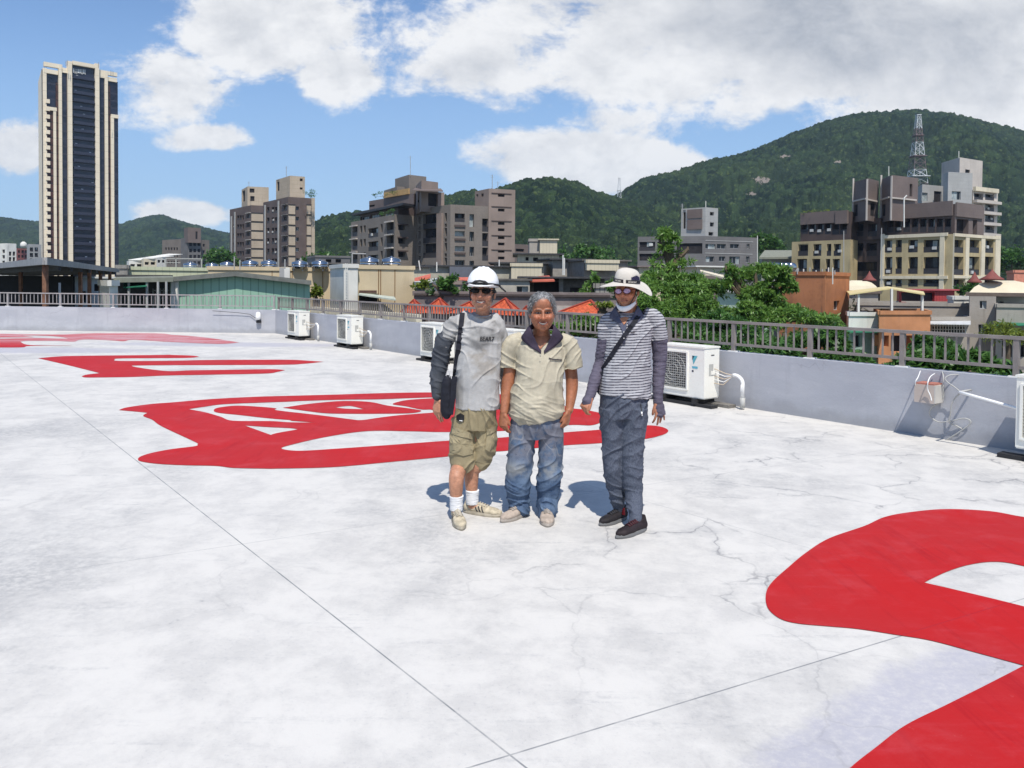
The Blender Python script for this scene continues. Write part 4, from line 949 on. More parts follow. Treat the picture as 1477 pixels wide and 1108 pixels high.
# set-back upper floor
Lr = [Z4(655 + 55 * k, 487, 700 + 55 * k, 578, 'loggia') for k in range(8)]
fL, fR, z1, _ = block(b, 1278, 152, 1375, 141.5, 1417, 147, 294, T_DKBR, ybot=340, L=Lr, R=[Z4(1120, 490, 1200, 590, 'dark'), Z4(1228, 495, 1258, 595, 'dark')], dep=1.0, name='upper_floor', matR=T_BROWN2)
band(b, fL, *Z4(655, 385, 1096, 480), T_BROWN2, .3, .3, 'parapet'); band(b, fR, *Z4(1100, 388, 1288, 480), T_BROWN2, .3, .3, 'parapet')
Lr = [Z4(85 + 52 * k, 520, 130 + 52 * k, 590, 'loggia') for k in range(6)]
fL, fR, z1, _ = block(b, 1153, 163, 1225, 154, 1240, 158, 305, T_DKBR, ybot=348, L=Lr, dep=1.0, name='upper_floor')
band(b, fL, 1156, 306, 1206, 323, T_BROWN2, .4, .4, 'parapet'); band(b, fL, 1207, 304, 1224, 323, T_BROWN2, .6, .6, 'parapet')
block(b, 1225, 158, 1268, 151, 1280, 155, 314, T_DKBR, ybot=345, L=[Z4(420, 520, 500, 605, 'loggia'), Z4(530, 520, 590, 605, 'loggia')], dep=1, name='upper_floor')
for (xl, xc, xr, yt, D) in ((1228, 1248, 1264.5, 257, 150), (1268, 1283, 1321, 252.5, 147)):
    block(b, xl, D + 6, xc, D, xr, D + 4, yt, T_BROWN2, ybot=318, L=[(xl + 3, 295, xl + 9, 312, 'dark')], R=[(xr - 9, yt + 13, xr - 5, yt + 31, 'dark')] if D == 147 else [(xr - 9, 293, xr - 1, 312, 'dark')], dep=.4, name='stair_tower')
    fL2 = Face(at_floor(xl, D + 5.6), at_floor(xc, D - .4)); fR2 = Face(at_floor(xc, D - .4), at_floor(xr, D + 3.6))
    y_ = 288 if D == 150 else 286; band(b, fL2, xl, y_, xc, y_ + 2, T_WARM, .2, .5); band(b, fR2, xc, y_, xr, y_ + 2, T_WARM, .2, .5)
    for x in (xl + 1, xc + 1): band(b, fL2 if x < xc else fR2, x - .8, yt + 1, x + 1.2, 318, T_WARM, .15, .3, 'pier')
mast(1282, 147, 240, 254, .07, 'antenna on the right stair tower of the yellow beige building', 0, mat=T_WHITE)
mb = MB(); p = at(1312, 340, 139.5); mb.tube([at(1304, 328, 139), at(1304, 286, 139), at(1308, 282, 139)], .12, 6); tag(mb.build('vent_pipe', T_WHITE), 'white vent pipe on the roof of the yellow beige building', 'pipe')
for (px, y0, D) in ((1217, 333, 148), (1271.5, 329, 138)): mast(px, D, y0, 410, .08, 'tall grey pole standing before the yellow beige building at x ' if False else ('grey drain pole on the left wing of the yellow beige building' if px < 1220 else 'grey drain pole beside the dark recess of the yellow beige building'), 0, mat=T_LGREY)

# ---- light grey building behind it
b = bld('light grey stepped apartment building behind the yellow beige one', 1380, 215)
block(b, 1354, 228, 1380, 218, 1413, 224, 227, T_WARM, name='stair_tower', R=[Z4(1178, 160, 1210, 205, 'dark'), Z4(1180, 240, 1205, 285, 'dark')])
block(b, 1357, 216, 1364, 212, 1399, 214, 248, T_LGREY, R=[Z4(1088, 305, 1148, 360, 'win')], dep=.4, name='wall')
block(b, 1320, 224, 1327, 218, 1362, 222, 266, T_LGREY, R=[(1329, 278, 1338, 290, 'win'), (1347, 276, 1358, 300, 'dark')], dep=.4)
fL, fR, z1, _ = block(b, 1390, 226, 1400, 216, 1436, 222, 274, T_WARM, R=[(1405 + 16 * i, 279 + 15.6 * j, 1418 + 16 * i, 289 + 15.6 * j, 'loggia') for i in range(2) for j in range(5)], dep=1.2)
for j in range(5): band(b, fR, 1400, 290 + 15.6 * j, 1439, 294 + 15.6 * j, T_WARM, 1.2, 1.2, 'balcony')
band(b, fR, 1398, 271, 1437, 277, T_CREAM, .8, .8, 'parapet')
mast(1383, 217, 218, 228, .1, 'antenna on the light grey stepped building', 0, mat=T_WHITE)

# ---- lattice towers on the hills
def lattice(px, yt, yb, Y, w0, w1, label, nseg, cols):
    t0 = at(px, yb, Y); hgt = at(px, yt, Y).z - t0.z; t = thing('lattice_tower', label, 'pylon', t0)
    for i in range(nseg):
        za = hgt * i / nseg; zb = hgt * (i + 1) / nseg; wa = w0 + (w1 - w0) * (i / nseg) ** .8; wb = w0 + (w1 - w0) * ((i + 1) / nseg) ** .8
        mb = MB(); ca = [Vector((sx_ * wa / 2, sy_ * wa / 2, za)) + t0 for sx_, sy_ in ((-1, -1), (1, -1), (1, 1), (-1, 1))]; cb = [Vector((sx_ * wb / 2, sy_ * wb / 2, zb)) + t0 for sx_, sy_ in ((-1, -1), (1, -1), (1, 1), (-1, 1))]
        r = .055 * w0 / 2.2 if w0 < 6 else .17
        for k in range(4):
            j = (k + 1) % 4; mb.beam(ca[k], cb[k], r * 1.5, r * 1.5); mb.beam(cb[k], cb[j], r, r); mb.beam(ca[k], cb[j], r, r); mb.beam(ca[j], cb[k], r, r)
        if i % 3 == 2: mb.box(t0 + Vector((0, 0, zb)), (wb * 1.35, wb * 1.35, r * 2.5))
        mb.build('tower_section', cols[i % len(cols)] if len(cols) != 2 else cols[(i // 2) % 2], t)
    return t
M_PR = M('faded_red_steel', (.20, .145, .145), .6); M_PW = M('white_steel', (.62, .64, .64), .6)
lattice(1322, 166, 285, 520, 12., 2.2, 'tall red and white lattice tower in front of the highest hill', 12, [M_PR, M_PW])
lattice(893, 257, 293, 690, 4.2, 1.4, 'small white lattice tower on the saddle between the hills', 6, [M_PW])
# ------------------------------------------------------------------ low houses, sheds and roofs between the school and the towers
def back_of(px, fc):
    """depth direction of a lot; lots at the sides of the view run along the side streets"""
    if abs(px - 738) < 350: return -fc.n
    d = ray(px, 420); v = Vector((d[0], d[1], 0)).normalized(); return (v - fc.n * .15).normalized()
def house(label, x0, D0, x1, D1, ytop, mat, deep=8., zb=ZG, wins=(), style='win', cat='house', name='house', roof='flat', ybot=None, group=None, parent=None, dep=.3, over=.0, roofmat=None, ytop1=None):
    A, B = at_floor(x0, D0), at_floor(x1, D1); fc = Face(A, B)
    b = parent or thing(name, label, cat, (A.x, A.y, ZG), group)
    zt = at(x0, ytop, D0).z
    if ybot is not None: zb = at(x0, ybot, D0).z
    mb = MB(); rr = [(fc.rect(r), (r[4] if len(r) > 4 else style)) for r in wins]; rr = [q for q in rr if q[0][1] - q[0][0] > .05 and q[0][3] - q[0][2] > .05]
    fc.wall(mb, zb, zt, [q[0] for q in rr], dep)
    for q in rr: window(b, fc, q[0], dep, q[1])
    bk_ = back_of((x0 + x1) / 2, fc) * deep; P = [fc.P(0, 0), fc.P(fc.L, 0), fc.P(fc.L, 0) + bk_, fc.P(0, 0) + bk_]; zv = Vector((0, 0, 1))
    for i in (1, 2, 3):
        j = (i + 1) % 4; mb.quad(P[i] + zv * zb, P[j] + zv * zb, P[j] + zv * zt, P[i] + zv * zt)
    mb.build('wall', mat, b, fix=False)
    mr = MB(); o = over
    Q = [fc.P(-o, 0, o), fc.P(fc.L + o, 0, o), fc.P(fc.L + o, 0) + bk_, fc.P(-o, 0) + bk_]
    mr.hull4(*[p + zv * (zt + .12) for p in Q], .14)
    if not over:
        mp = MB()
        for i in range(4):
            j = (i + 1) % 4; mp.beam(P[i] + zv * (zt + .13), P[j] + zv * (zt + .13), .2, .3)
        mp.build('parapet', mat, b)
    mr.build('roof', roofmat or M('dark_weathered_roof', (.13, .12, .11), .9, var=.3, vs=.8, streak=.4), b)
    return b, fc, zt
def slab(px4, th, name, mat, parent=None, label=None, cat='roof'):
    mb = MB(); mb.hull4(*[at(*p) for p in px4], th); o = mb.build(name, mat, parent)
    return o if parent else tag(o, label, cat)
def corr(name, col, k=.25, w=.16, f=.72, ax='X', **kw):
    return M(name, col, .6, var=.05, vs=.4, lines=(ax, k, w, tuple(c * f for c in col)), **kw)
C_GREEN = corr('green_corrugated_wall', (.27, .44, .33), .42, .13, .62, streak=.15)
C_PALEY = corr('pale_yellow_green_roof', (.50, .52, .36), .5, .1, .8, streak=.15)
C_CREAM = corr('cream_corrugated_wall', (.56, .50, .37), .35, .14, .82, streak=.3)
C_BEIGE = M('beige_rendered_wall', (.54, .44, .29), .8, var=.07, vs=.4, streak=.45, streakcol=(.30, .2, .1))
C_WHITE = corr('white_corrugated', (.66, .66, .62), .4, .15, .8, streak=.3)
C_MAUVE = M('mauve_grey_wall', (.20, .165, .155), .85, var=.15, vs=.6, fine=.3, streak=.5)
C_DKGR = M('dark_grey_sheet', (.055, .055, .058), .6, var=.2, streak=.2)
C_REDR = M('faded_red_sheet_roof', (.52, .13, .08), .6, var=.12, vs=.8, streak=.2)
C_ORTL = M('orange_roof_tile', (.50, .10, .04), .6, var=.35, vs=5, fine=.5, lines=((1., .35), .19, .2, (.44, .075, .03)))
C_ORST = M('orange_brown_stucco', (.30, .125, .06), .9, var=.2, vs=.5, fine=.3, streak=1.6, streakcol=(.05, .035, .03))
C_ORST2 = M('light_orange_stucco', (.46, .21, .10), .9, var=.15, vs=.6, streak=.55, streakcol=(.2, .13, .1))
C_STUC = M('grey_stucco', (.34, .31, .27), .9, var=.1, vs=.6, fine=.2, streak=.4)
C_SLATE = M('slate_grey_panel', (.125, .135, .16), .6, var=.1, vs=1)
C_GRNAW = M('green_awning', (.03, .18, .10), .6, var=.15)
C_MANS = M('cream_mansard_roof', (.62, .55, .40), .6, var=.06, vs=.6, streak=.15)
C_YELC = M('yellow_canopy_sheet', (.62, .52, .26), .5, var=.06, streak=.2)
C_STEEL = M('stainless_steel', (.45, .45, .45), .16, metal=1., var=.08, vs=2)
C_RUST = M('rusty_brown_post', (.20, .10, .06), .8, var=.3, vs=3)

# open shed at the far left
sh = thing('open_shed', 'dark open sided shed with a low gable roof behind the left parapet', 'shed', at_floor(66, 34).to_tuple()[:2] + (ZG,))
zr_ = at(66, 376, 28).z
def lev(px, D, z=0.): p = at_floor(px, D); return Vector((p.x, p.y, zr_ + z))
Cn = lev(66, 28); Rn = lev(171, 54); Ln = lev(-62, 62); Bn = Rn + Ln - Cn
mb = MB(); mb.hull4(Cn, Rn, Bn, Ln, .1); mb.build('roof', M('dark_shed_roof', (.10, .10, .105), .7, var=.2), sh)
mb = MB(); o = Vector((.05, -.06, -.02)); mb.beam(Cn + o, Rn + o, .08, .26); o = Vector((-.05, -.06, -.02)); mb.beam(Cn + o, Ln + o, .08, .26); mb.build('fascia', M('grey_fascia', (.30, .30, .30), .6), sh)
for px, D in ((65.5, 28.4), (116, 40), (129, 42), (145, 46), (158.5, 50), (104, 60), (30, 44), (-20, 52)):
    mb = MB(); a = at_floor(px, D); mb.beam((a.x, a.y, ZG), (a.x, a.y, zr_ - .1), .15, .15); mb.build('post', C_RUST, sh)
mb = MB(); a, c = at_floor(-140, 66), at_floor(107, 55); fc = Face(a, c); mb.box(fc.P(fc.L / 2, (zr_ - .42 + ZG) / 2), (fc.L, .1, zr_ - .42 - ZG), math.atan2(fc.d.y, fc.d.x)); mb.build('back_wall', M('shed_shade_black', (.016, .017, .02), .9), sh)  # near-black wall colour stands in for the shade inside the shed
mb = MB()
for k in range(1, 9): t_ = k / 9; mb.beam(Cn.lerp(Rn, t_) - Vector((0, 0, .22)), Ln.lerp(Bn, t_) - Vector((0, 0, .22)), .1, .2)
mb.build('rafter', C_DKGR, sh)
mb = MB(); p0 = at(86, 408, 30); mb.beam((p0.x, p0.y, ZG), p0, .06, .06); tag(mb.build('pole', T_LGREY), 'thin grey pole in front of the dark open shed', 'pole')
house('white corrugated house seen under the right end of the open shed', 105, 60, 166, 62, 401, C_WHITE, 10, wins=[(136, 410, 143, 420, 'dark'), (118, 420, 124, 436, 'dark')], over=.3, roofmat=T_WHITE)
house('grey concrete block building right behind the open shed roof', 168, 64, 184, 64, 387, M('grey_block_wall', (.22, .21, .19), .9, streak=.5), 8, wins=[(166, 403, 178, 440, 'dark')])
house('low cream house wall between the shed and the green warehouse', 158, 40, 170, 41, 412, T_WHITE, 4)
# green warehouse
gw = thing('warehouse', 'light green corrugated warehouse with a low gable roof behind the left parapet', 'warehouse', at_floor(256, 45).to_tuple()[:2] + (ZG,))
a, k_, c = at(245, 404, 44), at(343, 397.5, 45), at(447, 408.5, 46); mb = MB()
mb.add([(a.x, a.y, ZG), (c.x, c.y, ZG), (c.x, c.y, c.z), (k_.x, k_.y, k_.z), (a.x, a.y, a.z)], [(0, 1, 2, 3, 4)]); bk = Vector((-4.7, 16, 0))
mb.quad((c.x, c.y, ZG), Vector((c.x, c.y, ZG)) + bk, c + bk, c); mb.build('wall', C_GREEN, gw, fix=False)
mb = MB(); e = Vector((0, -.45, .1)); c2 = at(452, 407.2, 46.); a2 = at(238, 403.3, 43.8); mb.hull4(a2 + e, k_ + e + Vector((0, 0, .12)), k_ + bk + Vector((0, 0, .2)), a2 + bk, .26); mb.hull4(k_ + e + Vector((0, 0, .12)), c2 + e, c2 + bk, k_ + bk + Vector((0, 0, .2)), .26); mb.build('roof', M('grey_roof_edge', (.15, .155, .14), .7, var=.15), gw)
for x in (254.5, 250): mb = MB(); p = at(x, 406, 43.9); mb.beam((p.x, p.y, ZG), (p.x, p.y, p.z), .2, .2); mb.build('corner_post', T_WHITE, gw)
house('pale yellow green metal roofed hall behind the green warehouse', 182, 66, 330, 70, 389, C_PALEY, 10, roofmat=C_PALEY)
# lean-to with green awnings left of the warehouse
lt = thing('lean_to', 'shabby lean-to with green awnings left of the green warehouse', 'lean-to', at_floor(200, 43).to_tuple()[:2] + (ZG,))
slab([(164, 401, 42), (250, 400, 42.5), (248, 397.5, 50), (170, 399, 50)], .25, 'roof', M('mossy_roof', (.2, .21, .17), .9, streak=.4), lt)
slab([(178, 414, 42.3), (212, 412, 42), (212, 405, 46), (186, 408, 46)], .06, 'awning', C_GRNAW, lt)
for x in (186, 212, 228, 240):
    mb = MB(); p = at(x, 401, 42.4); mb.beam((p.x, p.y, ZG), (p.x, p.y, p.z - .2), .1, .1); mb.build('post', T_LGREY, lt)
fc = Face(at_floor(168, 47), at_floor(249, 47)); mb = MB(); mb.box(fc.P(fc.L / 2, -4.3), (fc.L, .1, 12.6), 0); mb.build('back_wall', C_DKGR, lt)
mb = MB(); q = fc.rect((214, 403, 247, 416)); mb.box(fc.P((q[0] + q[1]) / 2, (q[2] + q[3]) / 2, 3), (q[1] - q[0], .06, q[3] - q[2])); mb.build('awning', M('dark_green_sheet', (.03, .10, .085), .6), lt)
mb = MB()
for k in range(5): p = at(221 + 5 * k, 420, 44.5); mb.beam((p.x, p.y, ZG), (p.x, p.y, p.z + .15), .07, .05)
for y in (419, 430): mb.beam(at(220, y, 44.5), at(243, y, 44.5), .05, .05)
mb.build('grating', T_LGREY, lt)
# long beige wall building with tanks
D_B = 62
b, fc, zt = house('long beige rendered building with rusty seams and steel water tanks on its roof', 300, D_B, 494, D_B + 3, 389, C_BEIGE, 9, cat='building', name='building')
for x0, x1, m_ in ((403, 410, T_LGREY), (410, 418, T_WHITE)): band(b, fc, x0, 386, x1, 440, m_, .35, .35, 'pier')
for x in (392, 421, 465, 479, 493.5): band(b, fc, x, 390, x + .8, 455, M('rusty_seam', (.16, .08, .03), .9), .05, .05, 'drain_stain')
b, fc, zt = house('beige building with awning and two steel tanks, right of the white ladder wall', 516, D_B - 4, 597, D_B - 2, 387.5, C_BEIGE, 9, wins=[(517.5, 424, 546, 438, 'dark')], cat='building', name='building')
for x in (548.5, 569, 545.5): band(b, fc, x, 389, x + .8, 455, M('rusty_seam', (.16, .08, .03), .9), .05, .05, 'drain_stain')
band(b, fc, 518, 419, 543, 422.5, M('dark_rust_stain', (.09, .05, .04), .9), .06, .06, 'ledge')
slab([(517, 424, D_B - 5.6), (571, 432, D_B - 5.2), (569, 428, D_B - 3.4), (520, 422.5, D_B - 3.6)], .1, 'awning', M('pale_grey_green_awning', (.42, .46, .40), .7), b)
b, fc, zt = house('narrow bright white wall with a steel ladder beside the beige buildings', 496, D_B - 5, 516, D_B - 4.6, 386, T_WHITE, 6, cat='building', name='building')
mb = MB()
for x in (498.5, 501): p = at(x, 380, D_B - 5.3); q = at(x, 455, D_B - 5.3); mb.beam(p, q, .05, .05)
for k in range(18): mb.beam(at(498.5, 381 + 4 * k, D_B - 5.3), at(501, 381 + 4 * k, D_B - 5.3), .04, .04)
mb.build('ladder', T_WHITE, b)
house('narrow shadowed gap house between the beige and white walls', 486, D_B + 8, 500, D_B + 8, 392, C_MAUVE, 4)
# steel water tanks
def tank(lab, r=.66, h=.52):
    t = thing('water_tank', lab, 'water tank', (0, 0, 0), 'round steel water tanks on the roofs')
    mb = MB(); mb.lathe((0, 0, 0), [(r * .96, .18), (r, .2), (r, .2 + h * .33), (r * 1.02, .2 + h * .35), (r, .2 + h * .37), (r, .2 + h * .66), (r * 1.02, .2 + h * .68), (r, .2 + h * .7), (r, .2 + h), (r * .97, .23 + h)], 28); mb.build('tank_body', C_STEEL, t, smooth=True)
    mb = MB(); mb.lathe((0, 0, 0), [(r * .98, .23 + h), (r * .55, .31 + h), (r * .2, .36 + h), (.08, .37 + h), (.08, .43 + h), (.02, .45 + h)], 28); mb.build('tank_lid', C_STEEL, t, smooth=True)
    for k in range(4):
        mb = MB(); mb.box((r * .8 * math.cos(k * 1.571 + .7), r * .8 * math.sin(k * 1.571 + .7), .1), (.08, .08, .2)); mb.build('leg', T_LGREY, t)
    return t
TK = [(327.5, 389, 72, .95, 'steel water tank leftmost above the green warehouse roof'), (361, 389, 64, 1., 'steel water tank second from the left of the row'), (388, 389, 64, 1., 'steel water tank third from the left of the row'), (432.5, 389.5, 64, 1., 'steel water tank just right of the white pier'),
      (461.5, 389.5, 64, 1.02, 'steel water tank right of the one by the white pier'), (533, 387.5, 60, 1.12, 'left of the two steel tanks on the beige building with the awning'), (564.5, 387.5, 60, 1.12, 'right of the two steel tanks on the beige building with the awning'), (275, 390, 75, 1.0, 'steel water tank in a pipe frame near the distant grey building'), (306, 390, 74, .9, 'steel water tank between the framed one and the leftmost of the row')]
tk = None
for (x, y, D, sc_, lab) in TK:
    if tk is None: o = tk = tank(lab)
    else: o = copy_tree(tk); o['label'] = lab
    o.location = at(x, y, D) - Vector((0, 0, .1)); o.scale = (sc_,) * 3
t = thing('tank_stand', 'grey pipe stand around a steel tank near the distant grey building', 'tank stand', at(275, 389, 73))
mb = MB()
for x in (238, 254, 291): mb.beam(at(x, 390, 73), at(x, 373, 73), .08, .08)
mb.beam(at(238, 373, 73), at(291, 373.5, 73), .08, .08); mb.beam(at(238, 379, 73), at(260, 379, 73), .06, .06); mb.build('pipework', T_LGREY, t)
for (x0, y0, x1, y1) in ((338, 370, 338, 389), (346, 375, 346, 389), (411, 374, 411, 388), (434, 372, 434, 380), (508, 366, 508, 384), (508, 366, 528, 366.5), (604, 376, 606, 390), (630, 378, 630, 392), (720, 375, 720, 384), (812, 368, 812, 397), (814, 372, 814, 397)):
    mb = MB(); mb.tube([at(x0, y0, 61), at(x1, y1, 61)], .05, 6); tag(mb.build('vent_pipe', T_WHITE if x0 > 600 else T_LGREY), None, None)
PL = ['left of the row of tanks', 'beside the leftmost tank', 'behind the white pier', 'beside the tank right of the pier', 'behind the ladder wall, upright', 'behind the ladder wall, horizontal', 'behind the small green tree, left one', 'behind the small green tree, right one', 'right of the white helmet top', 'on the roofs between the two right people, taller', 'on the roofs between the two right people, shorter']
for o, l in zip([o for o in COL.objects if o.name.startswith('vent_pipe') and 'label' not in o], PL): tag(o, 'thin pale pipe ' + l, 'pipe', 'thin pipes on the roofs')

# houses behind the three people
house('cream corrugated house with a red lower roof left of the white helmet', 583, 66, 620, 67, 385, C_CREAM, 8, over=.3, roofmat=C_DKGR)
slab([(598, 405.5, 60), (621, 398.5, 60), (621, 395, 63), (598, 401, 63)], .15, 'sheet_roof', C_REDR, None, 'bright red sheet roof edge beside the beige building', 'roof')
slab([(598, 413, 56), (628, 403, 57), (632, 401, 61), (598, 404, 61)], .15, 'sheet_roof', M('pale_grey_sheet', (.45, .47, .45), .5, streak=.3), None, 'pale grey sloping sheet roof left of the small green tree', 'roof')
house('dark slate house under the pale sloping roof', 598, 57, 640, 57, 412, C_SLATE, 6)
house('grey cream house with a slate blue panel left of the white helmet', 618, 70, 735, 72, 384, M('grey_cream_wall', (.38, .36, .30), .85, streak=.5), 9, wins=[], over=.35, roofmat=C_DKGR)
fc = Face(at_floor(618, 69.7), at_floor(735, 71.7)); mb = MB(); q = fc.rect((648, 385, 681, 402)); mb.box(fc.P((q[0] + q[1]) / 2, (q[2] + q[3]) / 2, .12), (q[1] - q[0], .1, q[3] - q[2]), math.atan2(fc.d.y, fc.d.x)); tag(mb.build('wall_panel', C_SLATE), 'slate blue grey panel fixed on the grey cream house', 'panel')
slab([(655, 403.5, 64), (690, 403.5, 64), (690, 400, 66), (660, 400, 66)], .1, 'sheet_roof', C_REDR, None, 'small red awning roof just left of the white helmet', 'roof')
house('cream corrugated house right of the white helmet', 712, 72, 784, 72, 380, M('cream_grey_wall', (.42, .38, .31), .85, streak=.3), 6, over=.5, roofmat=C_DKGR)
house('cream corrugated box room in front of the cream house', 737, 70.5, 781, 70.5, 384, C_CREAM, 2)
house('tall cream corrugated house with two small windows', 746, 80, 806, 80, 367, C_CREAM, 9, wins=[(758, 371, 762.5, 376, 'dark'), (769, 371.5, 776, 377, 'dark')], over=.5, roofmat=C_DKGR)
house('cream roof room of two storeys topping the tall cream house', 778, 84, 803, 84, 346, C_CREAM, 5, over=.2, roofmat=C_CREAM)
house('grey roof room beside the cream one', 763, 84.5, 777.5, 84.5, 348, C_STUC, 5)
house('grey house with clutter under a dark roof right of the cream houses', 797, 76, 850, 77, 374.5, M('dim_grey_wall', (.30, .28, .25), .85, streak=.5), 8, over=.5, roofmat=C_DKGR)
house('house with a cream shutter panel behind the floppy hat', 842, 72, 905, 73, 376, M('dim_brown_wall', (.27, .24, .21), .85, streak=.5), 8, wins=[], over=.3)
house('cream corrugated screen on the house behind the floppy hat', 846, 71, 892, 71.5, 379, C_CREAM, .6, ybot=390)
slab([(763, 405, 58), (800, 404, 58), (792, 397.5, 63), (776, 398.5, 63)], .12, 'sheet_roof', C_REDR, None, 'red sheet roof above the dark terrace', 'roof')
b, fc, zt = house('dark terrace house with a slanted dark roof between the two right people', 763, 60, 872, 60, 401, M('dark_terrace_wall', (.10, .09, .08), .85, var=.3, streak=.4), 6, wins=[(822, 415, 838, 428, 'dark'), (770, 407, 812, 430, 'dark')], over=.9, roofmat=C_DKGR)
band(b, fc, 806, 399, 812, 432, M('grey_terrace_column', (.2, .19, .17), .9), .3, .3, 'pier')
b, fc, zt = house('low cream house with a bright framed window behind the older person', 690, 58, 764, 58, 404, M('dim_cream_wall', (.40, .37, .31), .85, streak=.4), 5, wins=[(745, 413, 762, 424, 'win')], over=.2)
house('small pink grey house wall beside the small green tree', 652, 55, 664, 55, 410, T_PINK, 3)
house('grey plank fence wall behind the striped person shoulder', 858, 50, 900, 50, 415, M('grey_plank_fence', (.26, .25, .22), .85, lines=('X', .3, .2, (.1, .1, .09))), .3, name='fence', cat='fence')
b, fc, zt = house('long mauve grey boundary wall behind the orange tiled roofs', 597, 50, 905, 49, 426, C_MAUVE, .5, name='boundary_wall', cat='wall')
band(b, fc, 598, 424.5, 880, 427.5, M('dark_wall_coping', (.07, .055, .05), .8), .15, .4, 'coping')
band(b, fc, 800, 441, 836, 452, M('pale_wall_patch', (.40, .35, .31), .85, streak=.3), .05, .05, 'render_patch')
# orange tiled pyramid roofs
PY = [(597, 433, 596 - 14, 452, 612, 452, 44, 'orange tiled roof cut off by the beige building'), (634, 431, 612, 451, 650, 453, 44, 'orange tiled roof below the small green tree'), (678, 436, 652, 452, 700, 453, 43, 'orange tiled roof left of the face under the white helmet'),
      (729, 431, 703, 453, 748, 455, 43, 'orange tiled roof between the white helmet and the grey hair'), (760, 442, 750, 456, 775, 456, 42, 'small orange tiled roof corner just left of the grey hair'), (852, 434, 816, 453, 867, 451, 40, 'orange tiled roof between the two right people')]
for (ax_, ay, lx, ly, rx, ry, D, lab) in PY:
    k_ = D / F; ap = at(ax_, ay, D + 1.6); hh = (max(ly, ry) - ay) * k_ * .98; base = ap.z - hh
    wl = (ax_ - lx) * k_ * 1.35; wr = (rx - ax_) * k_ * 1.5
    Lc = Vector((ap.x - wl, ap.y + .2, base)); Nc = Vector((ap.x + wr * .55, ap.y - 1.5, base)); Rc = Vector((ap.x + wr, ap.y + .6, base)); Bc = Lc + Rc - Nc
    t = thing('pavilion', lab, 'pavilion', (ap.x, ap.y, ZG), 'orange tiled roofs beyond the railing')
    mb = MB(); mb.add([Lc, Nc, Rc, Bc, ap], [(0, 1, 4), (1, 2, 4), (2, 3, 4), (3, 0, 4), (3, 2, 1, 0)]); mb.build('roof', C_ORTL, t)
    for q in (Lc, Nc, Rc): mb = MB(); mb.tube([ap + Vector((0, 0, .03)), q + Vector((0, 0, .03))], .06, 6); mb.build('roof_ridge', M('dark_red_ridge', (.30, .05, .03), .7), t)
    cc = (Lc + Rc) / 2; mb = MB(); mb.prism([cc + (q - cc) * .85 for q in (Lc, Nc, Rc, Bc)], ZG, base - .02); mb.build('wall', C_MAUVE, t)
# right hand side
b, fc, zt = house('orange brown rain streaked stucco house right of the mango trees', 1122, 62, 1190, 60, 397, C_ORST, 6, cat='house')
b2, fc, zt = house('', 1190, 60, 1225, 64.5, 397, M('bright_orange_stucco', (.37, .15, .065), .9, var=.15, vs=.5, streak=.8, streakcol=(.06, .04, .03)), 6, wins=[(1202.5, 434, 1211, 447.5, 'win')], parent=b)
mast(1201, 59.6, 386, 410, .04, 'thin white pole on the orange brown house', mat=T_WHITE)
for i in range(7): mb = MB(); mb.tube([at(1150 + 9 * i, 396, 61), at(1150 + 9 * i, 390 - (i % 3) * 2, 61)], .05, 6); tag(mb.build('vent_pipe', T_WHITE if i % 2 else T_LGREY), 'short vent pipe number %s from the left on the orange brown house roof' % ('one', 'two', 'three', 'four', 'five', 'six', 'seven')[i], 'pipe', 'short vent pipes on the orange brown house')
for i in range(5):
    c = at(1112 + 7 * i, 386, 66); mb = MB(); mb.tube([c + Vector((-.05, -.6, 0)), c + Vector((-.05, -.5, 0)), c + Vector((0, .6, 0)), c + Vector((0, .7, 0))], [.25, .42, .42, .25], 18)
    tag(mb.build('water_tank', C_STEEL, smooth=True), 'lying steel tank, %s of the row above the orange brown house' % ('first', 'second', 'third', 'fourth', 'last')[i], 'water tank', 'lying steel water tanks')
house('low pale house carrying the lying steel tanks', 1104, 68, 1150, 68, 391, T_LGREY, 4)
# light things amid the mango trees
house('pale green gabled shed between the mango trees', 1035, 45, 1066, 44, 421, M('pale_green_sheet', (.42, .52, .40), .7), 4, over=.25, roofmat=T_WHITE)
house('cream house behind the left mango tree', 1005, 75, 1046, 76, 385, T_CREAM, 8, over=.4, roofmat=T_WHITE)
house('cream house with pale plaster behind the small upright tree', 921, 78, 1000, 80, 385, T_CREAM, 8, over=.4, roofmat=C_MAUVE)
house('pinkish house corner between the two mango trees', 1042, 68, 1072, 70, 402, T_PINK, 6, wins=[(1048, 410, 1056, 420, 'dark')])
mb = MB(); mb.hull4(at(1010, 391, 60), at(1048, 401, 58), at(1048, 398, 64), at(1010, 389, 66), .12); tag(mb.build('sheet_roof', T_CREAM), 'white sloping sheet roof between the mango trees', 'roof')
